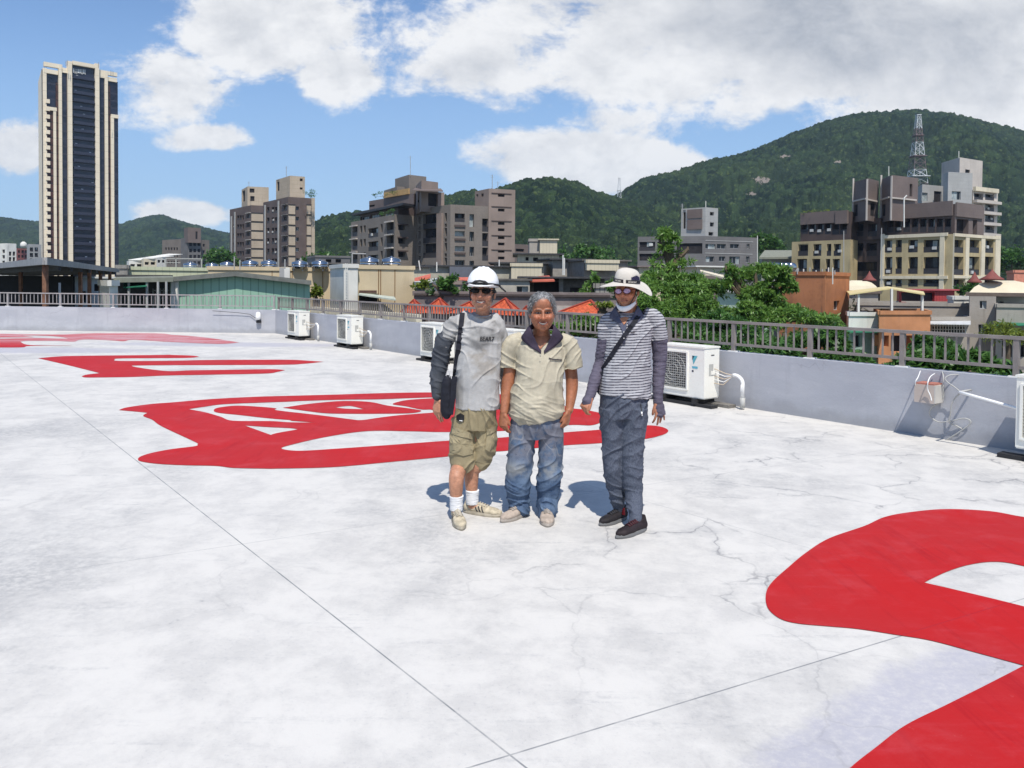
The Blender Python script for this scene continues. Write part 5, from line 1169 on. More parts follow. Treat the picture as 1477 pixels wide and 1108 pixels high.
# mansard houses
def mansard(label, x0, D0, x1, D1, yt, yb, cx, wall_kw=None, cup=None):
    A, B = at(x0, yb, D0), at(x1, yb, D1); t = thing('mansard_house', label, 'house', (A.x, A.y, ZG), 'houses with cream mansard roofs')
    fc = Face(A, B); deep = 7; bv = back_of((x0 + x1) / 2, fc); zt = at(cx, yt, (D0 + D1) / 2).z; mb = MB(); zb_ = A.z; n = 6
    prof = [(0, zb_), (.35, zb_ + (zt - zb_) * .45), (.9, zb_ + (zt - zb_) * .8), (1.7, zt)]
    for (o0, za), (o1, zb2) in zip(prof, prof[1:]):
        c0 = [fc.P(o0, za) + bv * o0, fc.P(fc.L - o0, za) + bv * o0, fc.P(fc.L - o0, za) + bv * (deep - o0), fc.P(o0, za) + bv * (deep - o0)]; c1 = [fc.P(o1, zb2) + bv * o1, fc.P(fc.L - o1, zb2) + bv * o1, fc.P(fc.L - o1, zb2) + bv * (deep - o1), fc.P(o1, zb2) + bv * (deep - o1)]
        for i in range(4): mb.quad(c0[i], c0[(i + 1) % 4], c1[(i + 1) % 4], c1[i])
    mb.quad(*c1); mb.build('roof', C_MANS, t)
    mb = MB(); e0 = bv * -.25; mb.hull4(fc.P(-.25, zb_ + .01) + e0, fc.P(fc.L + .25, zb_ + .01) + e0, fc.P(fc.L + .25, zb_ + .01) + bv * deep, fc.P(-.25, zb_ + .01) + bv * deep, .3); mb.build('eaves', C_DKBR if False else M('brown_eaves', (.14, .11, .09), .8), t)
    return t, fc, zb_
for (cx_, cy, D, w_, lab) in ((1254, 401, 72, .8, 'dark red roof finial on the left cream mansard'), (1405.5, 403, 66, .75, 'smaller dark red roof finial left of the right mansard top'), (1431, 399, 64, 1.15, 'largest dark red roof finial on the right cream mansard')):
    c = at(cx_, cy, D); mb = MB(); mb.lathe(c + Vector((0, 0, -.3)), [(w_ * .75, 0), (w_ * .75, .12), (w_ * .4, .35), (.08, .8), (.02, .95)], 12); tag(mb.build('roof_finial', M('dull_dark_red', (.2, .06, .05), .7, var=.15), smooth=True), lab, 'finial', 'dark red roof finials')
t, fc, zb_ = mansard('cream mansard roofed house partly hidden by the orange brown house', 1212, 74, 1268, 76, 404.5, 419, 1240)
mb = MB(); bv = back_of(1240, fc); mb.prism([fc.P(.1, 0) + bv * .1, fc.P(fc.L - .1, 0) + bv * .1, fc.P(fc.L - .1, 0) + bv * 6.8, fc.P(.1, 0) + bv * 6.8], ZG, zb_ - .3); mb.build('wall', C_STUC, t)
t, fc, zb_ = mansard('grey stucco house with a large cream mansard roof at the right', 1398, 64, 1500, 62, 404.5, 422, 1440)
A, C, B = 1399, 1437, 1445
fA = Face(at_floor(1399, 63.7), at_floor(1437, 63)); mb = MB(); rr = [fA.rect(r) for r in ((1413, 434, 1423, 445.5), (1411, 468, 1421, 486))]; fA.wall(mb, ZG, zb_ - .3, rr, .25)
bv = back_of(1418, fA) * 5; P = [fA.P(fA.L, 0), fA.P(fA.L, 0) + bv, fA.P(0, 0) + bv, fA.P(0, 0)]
for i in range(3): mb.quad(P[i] + Vector((0, 0, ZG)), P[i + 1] + Vector((0, 0, ZG)), P[i + 1] + Vector((0, 0, zb_ - .3)), P[i] + Vector((0, 0, zb_ - .3)))
mb.build('wall', C_STUC, t, fix=False)
for r in rr: window(t, fA, r, .25, 'win')
house('', 1437, 66, 1505, 65, 429.5, T_WHITE, 5, wins=[(1442, 435, 1448, 443, 'dark')], parent=t)
house('', 1438, 61, 1505, 60, 443, C_STUC, 4, wins=[(1436 + 9 * k, 492, 1442 + 9 * k, 515, 'dark') for k in range(1, 6)], parent=t)
slab([(1437, 468.5, 58), (1505, 468.5, 59), (1505, 464, 62), (1437, 464, 61.5)], .08, 'awning', C_GRNAW, t)
house('orange red tiled house at the right edge behind the mansard', 1462, 90, 1510, 92, 393, M('salmon_wall', (.55, .22, .15), .8), 8, roofmat=T_WHITE)
house('white gap wall with satellite clutter left of the grey stucco house', 1376, 70, 1400, 71, 432, T_WHITE, 5)
# red house, terrace wall, yellow canopy
house('dark red sheet metal house behind the yellow canopy', 1300, 76, 1377, 78, 418.5, M('dark_red_sheet', (.36, .05, .05), .6, var=.1, lines=('X', .35, .12, (.2, .03, .03))), 6, wins=[(1300, 422, 1348, 436, 'dark')], over=.3, roofmat=M('rose_sheet_roof', (.42, .09, .10), .6))
house('long grey concrete roof parapet beneath the yellow canopy', 1236, 70, 1400, 68, 440, C_STUC, 8, cat='building', name='building')
t = thing('canopy', 'pale yellow gable canopy on white posts above the orange terrace', 'canopy', at(1286, 452, 61))
mb = MB(); mb.hull4(at(1225, 424, 59), at(1284, 415.5, 59.5), at(1280, 413, 64), at(1221, 420, 64), .1); mb.hull4(at(1284, 415.5, 59.5), at(1334, 424, 59), at(1332, 420.5, 64), at(1280, 413, 64), .1); mb.build('canopy_roof', C_YELC, t)
for x, y in ((1238, 422.5), (1286, 416.5), (1330, 423.5)):
    mb = MB(); mb.beam(at(x, 453, 59.4), at(x, y, 59.4), .16, .16); mb.build('post', T_WHITE, t)
house('white rendered balcony wall beside the orange brown house', 1225, 59, 1269, 59.3, 455.5, T_WHITE, 3, ybot=475)
slab([(1216, 479, 56), (1282, 477.5, 56.5), (1270, 473, 59), (1226, 474, 59)], .08, 'awning', C_GRNAW, None, 'green awning below the white balcony wall', 'awning')
b, fc, zt = house('light orange stucco house with open lower floor', 1269, 58, 1343, 59, 453.5, C_ORST2, 6, wins=[(1285, 484, 1318, 508, 'dark'), (1272, 484, 1282, 500, 'win')], dep=1.0)
house('teal and white lower storey wall below the green awning', 1222, 60, 1268, 60, 478, M('pale_teal_wall', (.30, .42, .36), .8, streak=.3), 3, wins=[(1232, 484, 1240, 500, 'dark')])
b, fc, zt = house('grey house with window grilles between the orange terrace and the stucco house', 1343, 62, 1400, 62.5, 462, C_STUC, 4, wins=[(1345, 466, 1393, 485, 'dark')], dep=.4)
slab([(1342, 466.5, 60), (1400, 467.5, 60), (1400, 462.5, 62.5), (1342, 462, 62.5)], .08, 'awning', M('pale_sheet', (.55, .56, .55), .5), b)
mb = MB(); [mb.beam(at(1348 + 4 * k, 486, 61.7), at(1348 + 4 * k, 467, 61.7), .05, .05) for k in range(12)]; [mb.beam(at(1345, y, 61.7), at(1394, y + .5, 61.7), .05, .05) for y in (470, 475, 480, 485)]; mb.build('window_grille', T_WHITE, b)

# ------------------------------------------------------------------ trees and bushes
def mat_leaf(name, c0, c1):
    if name in MATS: return MATS[name]
    m, nt, b = newmat(name); a = nt.new('ShaderNodeAttribute', attribute_name='tint').outputs['Fac']
    c = nt.mix(a, c0, c1); nt.put(b.inputs['Base Color'], c); b.inputs['Roughness'].default_value = .42; b.inputs['Specular IOR Level'].default_value = .45
    tr = nt.new('ShaderNodeBsdfTranslucent'); nt.put(tr.inputs[0], nt.mix(.5, c, tuple(min(1, k * 1.7) for k in c1)))
    ms = nt.new('ShaderNodeMixShader'); ms.inputs[0].default_value = .3; out = [n for n in nt.n if n.type == 'OUTPUT_MATERIAL'][0]
    nt.l.new(b.outputs[0], ms.inputs[1]); nt.l.new(tr.outputs[0], ms.inputs[2]); nt.l.new(ms.outputs[0], out.inputs[0]); MATS[name] = m; return m
ML_MANGO = mat_leaf('mango_leaves', (.045, .115, .022), (.19, .33, .065)); ML_DARK = mat_leaf('dark_green_leaves', (.026, .08, .018), (.10, .21, .045)); ML_YEL = mat_leaf('yellow_green_leaves', (.08, .13, .02), (.22, .27, .04))
M_BARK = M('tree_bark', (.10, .075, .05), .9, var=.3, vs=4)
def crown(lobes, n, leaf, asp, droop, rs):
    r = np.random.default_rng(rs); c = np.array([l[0] for l in lobes]); rad = np.array([l[1] for l in lobes]); vol = rad.prod(1) ** .67; pk = r.choice(len(lobes), n, p=vol / vol.sum())
    u = r.normal(size=(n, 3)); u /= np.linalg.norm(u, axis=1)[:, None]; u[:, 2] = np.where(u[:, 2] < -.4, -u[:, 2], u[:, 2])
    rr = 1 - .5 * r.random(n) ** 1.6
    p = c[pk] + u * rad[pk] * rr[:, None]
    p += np.stack([fbm(p, .9, 2, rs + k) for k in range(3)], 1) * leaf * 2.2
    keep = fbm(p, 1.1 / max(leaf * 3.2, .3), 2, rs + 5) > -.22
    p = p[keep]; u = u[keep]; n = len(p)
    # whorls: leaves gather round twig ends
    g = np.round(p / (leaf * 1.5)); tw = g * leaf * 1.5 + (np.stack([_h(g[:, 0], g[:, 1], g[:, 2], s) for s in (1, 2, 3)], 1) - .5) * leaf * 1.5
    p = p * .45 + tw * .55
    ax = (p - tw) * 1.4 / leaf + u * .5 + r.normal(size=(n, 3)) * .5; ax[:, 2] -= droop; ax /= np.linalg.norm(ax, axis=1)[:, None]
    sd = np.cross(ax, r.normal(size=(n, 3)) * .5 + np.array([0, 0, 1.])); sd /= np.linalg.norm(sd, axis=1)[:, None] + 1e-9
    L = leaf * (.6 + .7 * r.random(n))[:, None]; w = L * asp
    nn = np.cross(ax, sd) * L * .08
    V = np.stack([p, p + ax * L * .45 + sd * w * .5 + nn, p + ax * L, p + ax * L * .45 - sd * w * .5 + nn], 1).reshape(-1, 3)
    t = np.clip(.5 + .28 * r.normal(size=n) + .3 * _h(g[:, 0], g[:, 1], g[:, 2], 9) - .15, 0, 1)
    return V, np.arange(4 * n).reshape(-1, 4), np.repeat(t, 4)
def tree(label, lobes_px, D, n, leaf, asp, droop, mat, seed, trunk=None, cat='tree', name='broadleaf_tree', group=None, branches=True, zf=ZG):
    """lobes_px: (px, py, rx_px, ry_px, depth offset)"""
    sc = D / F; lobes = []
    for l in lobes_px:
        c = at(l[0], l[1], D + (l[4] if len(l) > 4 else 0)); lobes.append(((c.x, c.y, c.z), (l[2] * sc, max(l[2], l[3]) * sc * .9, l[3] * sc)))
    cx_ = np.mean([l[0][0] for l in lobes]); base = at(trunk, 420, D) if trunk else Vector((cx_, D, 0)); base.z = zf
    t = thing(name, label, cat, base, group)
    V, Fq, tt = crown(lobes, n, leaf, asp, droop, seed); np_mesh('crown', V, Fq, [mat], t, smooth=False, attr=tt)
    mb = MB(); lc = sorted(lobes, key=lambda l: l[0][2]); fork = Vector((base.x, base.y, lc[0][0][2] - lc[0][1][2] * .6)); th = max(.05, (fork.z - zf) * .018 + .04)
    if fork.z < zf + .3: fork.z = zf + .3
    mb.tube([base, base.lerp(fork, .5) + Vector((.05, 0, 0)), fork], [th * 1.5, th * 1.15, th], 8)
    for l in lobes:
        e = Vector(l[0]); mb.tube([fork, fork.lerp(e, .5) + Vector((0, 0, .1)), e, e + Vector((0, 0, l[1][2] * .6))], [th * .7, th * .5, th * .3, th * .12], 6)
    mb.build('trunk', M_BARK, t); return t
tree('large mango tree crown filling the view right of the striped person', [(905, 418, 26, 24), (940, 425, 34, 26), (985, 415, 38, 24), (1020, 418, 30, 20), (925, 452, 30, 22, -1), (965, 458, 34, 22, -1), (1005, 450, 34, 22, -1), (955, 402, 30, 14, 1), (1010, 404, 26, 12, 1), (1045, 462, 22, 14, -1), (1022, 450, 14, 10)], 30, 76000, .17, .3, .7, ML_MANGO, 21, trunk=960, name='mango_tree')
tree('small upright tree standing up in front of the dark grey building', [(952, 346, 13, 8), (966, 350, 17, 11), (978, 372, 16, 10), (966, 382, 17, 12), (992, 360, 10, 7), (958, 366, 10, 8)], 33, 2100, .25, .3, .5, ML_MANGO, 5, trunk=968, name='young_tree')
tree('right mango tree in front of the orange brown house', [(1047, 388, 16, 8), (1065, 398, 18, 10), (1090, 402, 26, 14), (1112, 405, 22, 14), (1090, 426, 26, 16), (1055, 412, 16, 9), (1112, 432, 28, 18), (1132, 412, 16, 12), (1085, 450, 20, 10, -1), (1102, 462, 40, 16, -1), (1150, 460, 34, 14, -1), (1180, 463, 24, 10, -1), (1130, 445, 24, 14)], 29, 60000, .17, .3, .6, ML_MANGO, 33, trunk=1095, name='mango_tree')
tree('leafy tree just below the railing behind the air conditioner', [(975, 478, 36, 16), (1030, 482, 40, 16), (1080, 486, 36, 16), (1000, 512, 40, 16, -1), (1060, 515, 40, 16, -1), (930, 475, 30, 14), (890, 482, 26, 14)], 20, 22000, .17, .32, .5, ML_DARK, 44, group=None)
tree('leafy tree below the railing left of the second post from the right', [(1130, 490, 40, 16), (1180, 500, 40, 18), (1230, 512, 36, 14), (1120, 518, 40, 15, -1), (1190, 528, 40, 14, -1), (1250, 530, 40, 12, -1)], 17, 18000, .15, .32, .4, ML_DARK, 45)
tree('rounded bush below the railing under the orange terrace', [(1345, 508, 34, 20), (1372, 520, 30, 16), (1320, 530, 40, 13, -1), (1290, 540, 40, 9, -1), (1370, 545, 50, 10, -1)], 17, 9000, .16, .5, .3, ML_DARK, 46, name='bush', cat='bush')
tree('rounded bush below the railing at the right end', [(1410, 518, 26, 18), (1435, 530, 28, 14), (1400, 545, 40, 9, -1), (1450, 556, 40, 8, -1)], 16, 6000, .16, .5, .3, ML_DARK, 47, name='bush', cat='bush')
tree('climbing shrub seen through the railing between the two right people', [(850, 462, 24, 12), (835, 474, 26, 12), (868, 470, 20, 12), (805, 478, 24, 10)], 24, 5000, .16, .5, .3, ML_MANGO, 48, name='bush', cat='bush')
tree('yellow green shrub beside the orange roof and the striped sleeve', [(862, 443, 14, 9), (876, 440, 12, 9)], 34, 1500, .18, .5, .2, ML_YEL, 49, name='bush', cat='bush')
tree('small green tree in front of the slate panel left of the white helmet', [(632, 404, 11, 8), (640, 412, 13, 9), (624, 411, 8, 6), (648, 418, 7, 6)], 50, 2600, .34, .45, .2, ML_DARK, 50, name='small_tree')
tree('yellow flowering bush against the beige wall', [(456, 428, 9, 8)], 50, 420, .32, .5, .2, ML_YEL, 51, name='bush', cat='bush')
tree('yellowish bush under the pale sloping roof', [(616, 416, 9, 6)], 52, 400, .3, .4, .2, ML_YEL, 52, name='bush', cat='bush')
tree('green potted bush by the face under the white helmet', [(668, 421, 9, 8)], 52, 600, .3, .4, .2, ML_DARK, 53, name='bush', cat='bush')
tree('creeper on the dark terrace between the two right people', [(830, 426, 10, 6), (848, 420, 11, 10), (858, 424, 10, 12), (856, 408, 7, 7)], 56, 1600, .34, .4, .3, ML_MANGO, 54, name='creeper', cat='plant')
tree('yellowish palm like plant under the right green awning', [(1450, 480, 20, 12), (1440, 488, 18, 10), (1470, 485, 14, 10)], 52, 1600, .45, .18, .5, ML_YEL, 55, name='palm_plant', cat='plant')
tree('potted plants on the roof terrace under the yellow canopy', [(1240, 449, 8, 6), (1262, 450, 9, 5), (1280, 450, 6, 4)], 62, 500, .4, .2, .2, ML_DARK, 56, name='potted_plants', cat='plants')
tree('dark round tree left of the grey stucco mansard house', [(1390, 412, 9, 7), (1384, 416, 7, 5)], 90, 900, .5, .4, .2, ML_DARK, 57, name='small_tree')
tree('roof plants on the taller brick and beige block', [(446, 280, 5, 3), (448, 278, 3, 4)], 227, 300, .5, .3, .2, ML_DARK, 58, name='roof_plants', cat='plants', zf=at(446, 284, 227).z)
tree('roof terrace plants on the brown complex', [(550, 281, 7, 3), (543, 284, 5, 3), (566, 279, 8, 2)], 165, 500, .35, .3, .2, ML_DARK, 59, name='roof_plants', cat='plants', zf=at(550, 286, 165).z)
tree('hanging plants on the lower terrace of the brown complex', [(563, 306, 8, 3), (548, 309, 6, 2)], 154, 400, .3, .3, .5, ML_DARK, 60, name='roof_plants', cat='plants', zf=at(563, 312, 154).z)
tree('pale grass growing on the left roof of the yellow beige building', [(1165, 306, 8, 2), (1178, 305, 7, 1.5), (1193, 304, 5, 2)], 161, 700, .3, .2, -.4, ML_YEL, 61, name='roof_plants', cat='plants', zf=at(1165, 308, 161).z)
# clumps of trees at the foot of the hill
for i, (x, y, w, h, D, lab) in enumerate([(470, 384, 30, 14, 195, 'tree clump at the hill foot right of the twin blocks'), (320, 378, 18, 14, 260, 'dark tree clump left of the twin blocks'), (850, 372, 40, 12, 200, 'tree clump at the hill foot above the dark terrace'), (1460, 385, 30, 22, 180, 'tree clump at the right edge beyond the yellow beige building'), (1105, 355, 22, 10, 220, 'tree clump above the pale low building'), (480, 396, 24, 8, 120, 'low trees behind the beige building roofline')]):
    tree(lab, [(x - w * .5, y, w * .5, h), (x + w * .4, y + 2, w * .55, h * .8), (x, y - h * .4, w * .5, h * .7)], D, 4200, D / 230., .6, .2, ML_DARK, 70 + i, name='tree_clump', cat='trees')
house('dark low house with tanks behind the beige building roofline', 455, 100, 520, 102, 380, C_DKGR, 8, wins=[(493, 360 + 20, 500, 368 + 20, 'dark')], over=.3)
house('grey low house between the twin blocks and the brown complex', 455, 112, 505, 114, 371, T_GREY, 8, wins=[(470, 374, 478, 379, 'dark'), (484, 374, 492, 379, 'dark')])

# ------------------------------------------------------------------ haze
hz = MB(); hz.box((0, 700, 155), (3600, 2800, 332)); o = hz.build('haze', None or M('haze_tmp', (1, 1, 1)), origin=(0, 0, 0)); tag(o, kind='stuff')
hm = bpy.data.materials.new('haze_air'); hm.use_nodes = True; hn = NT(hm.node_tree)
for n in list(hn.n):
    if n.type == 'BSDF_PRINCIPLED': hn.n.remove(n)
pv = hn.new('ShaderNodeVolumePrincipled'); pv.inputs['Color'].default_value = (.62, .78, 1, 1); pv.inputs['Density'].default_value = .00011; pv.inputs['Anisotropy'].default_value = .2
hn.l.new(pv.outputs[0], [n for n in hn.n if n.type == 'OUTPUT_MATERIAL'][0].inputs['Volume'])
o.data.materials.clear(); o.data.materials.append(hm)
# ------------------------------------------------------------------ people
from mathutils.bvhtree import BVHTree
def lt(pts, ra, rb=None, side=(1, 0, 0), n=20, caps=True):
    """closed tapered tube; ra: radius along 'side', rb: radius across it"""
    pts = [Vector(p) for p in pts]; k = len(pts)
    ra = list(ra) if isinstance(ra, (list, tuple)) else [ra] * k; rb = ra if rb is None else (list(rb) if isinstance(rb, (list, tuple)) else [rb] * k)
    # resample smoothly
    P = []; A = []; B = []
    for i in range(k - 1):
        m = max(2, int((pts[i + 1] - pts[i]).length / .02))
        for j in range(m):
            t = j / m; p0, p1, p2, p3 = pts[max(i - 1, 0)], pts[i], pts[i + 1], pts[min(i + 2, k - 1)]
            P.append(.5 * ((2 * p1) + (p2 - p0) * t + (2 * p0 - 5 * p1 + 4 * p2 - p3) * t * t + (3 * p1 - p0 - 3 * p2 + p3) * t ** 3))
            s_ = t * t * (3 - 2 * t); A.append(ra[i] + (ra[i + 1] - ra[i]) * s_); B.append(rb[i] + (rb[i + 1] - rb[i]) * s_)
    P.append(pts[-1]); A.append(ra[-1]); B.append(rb[-1]); side = Vector(side); vs = []; fs = []; m = len(P)
    for i, p in enumerate(P):
        d = (P[min(i + 1, m - 1)] - P[max(i - 1, 0)]).normalized(); x = side - d * side.dot(d)
        if x.length < .05: x = Vector((0, 1, 0)) - d * d.y
        x.normalize(); y = d.cross(x)
        for j in range(n): a = 2 * math.pi * j / n; vs.append(p + x * math.cos(a) * A[i] + y * math.sin(a) * B[i])
    for i in range(m - 1):
        for j in range(n): fs.append((i * n + j, i * n + (j + 1) % n, (i + 1) * n + (j + 1) % n, (i + 1) * n + j))
    fs += [tuple(range(n))[::-1], tuple(range((m - 1) * n, m * n))]
    out = [(vs, fs)]
    if caps: out += [el(P[0], (A[0] + B[0]) / 2 * .98 if abs(A[0] - B[0]) < .01 else min(A[0], B[0]) * .9)[0], el(P[-1], (A[-1] + B[-1]) / 2 * .98 if abs(A[-1] - B[-1]) < .01 else min(A[-1], B[-1]) * .9)[0]]
    return out
def el(c, r, rot=None, n=18):
    c = Vector(c); r = (r, r, r) if not isinstance(r, (list, tuple)) else r; vs = []; fs = []
    for i in range(n + 1):
        th = math.pi * i / n
        for j in range(2 * n):
            ph = math.pi * j / n; v = Vector((r[0] * math.sin(th) * math.cos(ph), r[1] * math.sin(th) * math.sin(ph), r[2] * math.cos(th)))
            vs.append(c + (rot @ v if rot else v))
    for i in range(n):
        for j in range(2 * n): fs.append((i * 2 * n + j, (i + 1) * 2 * n + j, (i + 1) * 2 * n + (j + 1) % (2 * n), i * 2 * n + (j + 1) % (2 * n)))
    return [(vs, fs)]
def surf(name, prims, voxel, mats, parent, disp=None, color=None, smooth=4, drop=None, matf=None):
    mb = MB()
    for vs, fs in prims: mb.add(vs, fs)
    me = bpy.data.meshes.new('tmp'); me.from_pydata(mb.v, [], mb.f)
    bm = bmesh.new(); bm.from_mesh(me); bmesh.ops.remove_doubles(bm, verts=bm.verts, dist=1e-5); bmesh.ops.recalc_face_normals(bm, faces=bm.faces); bm.to_mesh(me); bm.free()
    o = bpy.data.objects.new('tmp', me); COL.objects.link(o)
    m = o.modifiers.new('r', 'REMESH'); m.mode = 'VOXEL'; m.voxel_size = voxel
    if smooth: m2 = o.modifiers.new('s', 'SMOOTH'); m2.factor = .5; m2.iterations = smooth
    bpy.context.view_layer.update(); dg = bpy.context.evaluated_depsgraph_get(); out = bpy.data.meshes.new_from_object(o.evaluated_get(dg))
    bpy.data.objects.remove(o); bpy.data.meshes.remove(me); out.name = name
    n = len(out.vertices); co = np.empty(n * 3, np.float32); out.vertices.foreach_get('co', co); co = co.reshape(-1, 3).astype(float)
    if disp is not None:
        nr = np.empty(n * 3, np.float32); out.vertex_normals.foreach_get('vector', nr); nr = nr.reshape(-1, 3).astype(float)
        d = disp(co, nr); co = co + (d if d.ndim == 2 else nr * d[:, None])
    if color is not None:
        c = color(co); a = out.attributes.new('Col', 'FLOAT_COLOR', 'POINT'); a.data.foreach_set('color', np.concatenate([c, np.ones((n, 1))], 1).astype(np.float32).ravel())
    o0 = np.array(WL[parent.name]) if parent is not None else np.array(co.min(0)); out.vertices.foreach_set('co', (co - o0).astype(np.float32).ravel())
    out.materials.clear()
    for mm in mats: out.materials.append(mm)
    out.polygons.foreach_set('use_smooth', np.ones(len(out.polygons), bool)); out.update()
    if matf is not None:
        cen = np.empty(len(out.polygons) * 3, np.float32); out.polygons.foreach_get('center', cen); out.polygons.foreach_set('material_index', matf(cen.reshape(-1, 3) + o0).astype(np.int32))
    ob = bpy.data.objects.new(name, out); link(ob, parent)
    if parent is None: ob.location = o0
    WL[ob.name] = Vector(o0); return ob
def mat_attr(name, rough=.6, spec=.3, var=.1, vs=30, bump=.0, bs=300, weave=0., sss=0.):
    m, nt, b = newmat(name); tc = nt.new('ShaderNodeTexCoord').outputs['Object']
    c = nt.new('ShaderNodeAttribute', attribute_name='Col').outputs['Color']; n1 = nt.noise(tc, vs, 5, .65)
    k = nt.ramp(n1, .3, .7, 1 - var, 1 + var); mx = nt.new('ShaderNodeVectorMath', operation='SCALE'); nt.put(mx.inputs[0], c); nt.put(mx.inputs['Scale'], k)
    nt.put(b.inputs['Base Color'], mx.outputs[0]); b.inputs['Roughness'].default_value = rough; b.inputs['Specular IOR Level'].default_value = spec
    if sss: b.inputs['Subsurface Weight'].default_value = sss; b.inputs['Subsurface Radius'].default_value = (.012, .005, .003); b.inputs['Subsurface Scale'].default_value = .5
    if bump: nt.put(b.inputs['Normal'], nt.bump(nt.noise(tc, bs, 3), bump, .002))
    return m
M_SKIN = mat_attr('skin', .48, .42, .16, 55, .5, 260, sss=.05)
M_CLOTH = mat_attr('cloth', .85, .15, .07, 40, .5, 420)
def ridg(p, sc, s, o=3):
    return 1 - np.abs(fbm(p * np.array(sc), 1., o, s, .5)) * 2
def vm_(v): return np.array([v.x, v.y, v.z])
class Head:
    def __init__(s, c, S_=1., yaw=0., pitch=0., roll=0., fat=0.):
        s.fat = fat; s.c = Vector(c); s.m = Matrix.Rotation(yaw, 3, 'Z') @ Matrix.Rotation(pitch, 3, 'X') @ Matrix.Rotation(roll, 3, 'Y'); s.S = S_; s.mi = np.array(s.m.transposed())
    def w(s, x, y, z): return s.c + s.m @ Vector((x, y, z)) * s.S
    def loc(s, p): return ((p - vm_(s.c)) @ s.mi.T) / s.S
    def E(s, c, r): k = s.S; return el(s.w(*c), tuple(q * k for q in r), s.m)
    def T(s, pts, ra): return lt([s.w(*p) for p in pts], [q * s.S for q in ra], n=12)
    def prims(s, smile=0., ear=1):
        E = s.E; o = []
        o += E((0, .012, .035), (.076, .094, .086)) + E((0, -.018, -.03), (.063, .072, .088)) + E((0, -.032, -.072), (.050, .052, .044)) + E((0, -.066, -.098), (.023, .018, .017))
        if s.fat: o += E((0, -.030, -.066), (.050 + s.fat, .054, .046)) + E((0, -.020, -.03), (.063 + s.fat, .070, .080))
        for q in (-1, 1):
            o += E((q * .040, -.058, -.030 + smile * .004), (.026, .030 + smile * .004, .026)) + s.T([(q * .012, -.084, .024), (q * .034, -.079, .028), (q * .054, -.062, .022)], [.009, .010, .008])
            o += E((q * .0135, -.100, -.030), (.009, .010, .0075)) + E((q * .047, -.02, -.06), (.018, .04, .028))
            if ear: o += E((q * .079, .010, -.012), (.008, .019, .031)) + E((q * .082, .018, .004), (.007, .013, .016))
        o += s.T([(0, -.086, .016), (0, -.099, -.008), (0, -.111, -.026)], [.0085, .010, .0125])
        o += E((0, -.091, -.058), (.025, .010, .0065)) + E((0, -.090, -.070), (.022, .010, .0075)) + E((0, -.05, .06), (.055, .042, .05))
        return o
    def disp(s, co, nr, smile=0.):
        q = s.loc(co); front = q[:, 1] < -.03; d = np.zeros(len(co)); x = np.abs(q[:, 0]); z = q[:, 2]
        g = lambda cx_, cz, sx_, sz: np.exp(-((x - cx_) / sx_) ** 2 - ((z - cz) / sz) ** 2)
        d += -.0075 * g(.030, .006, .015, .010) + .0028 * g(.030, .004, .010, .004) - .003 * g(.030, -.012, .018, .004)
        d += -.004 * smile * np.exp(-((z - (-.036 - (x - .018) * 1.7)) / .004) ** 2) * ((x > .014) & (x < .045) & (z < -.03) & (z > -.085))
        mz = -.064 + 9 * x ** 2 * smile; d += -.004 * np.exp(-((z - mz) / .0028) ** 2) * (x < .026 + .009 * smile)
        d += -.0025 * g(0, -.082, .02, .005)
        near = (np.abs(q) < np.array([.1, .16, .14])).all(1)
        return d * front * near * s.S
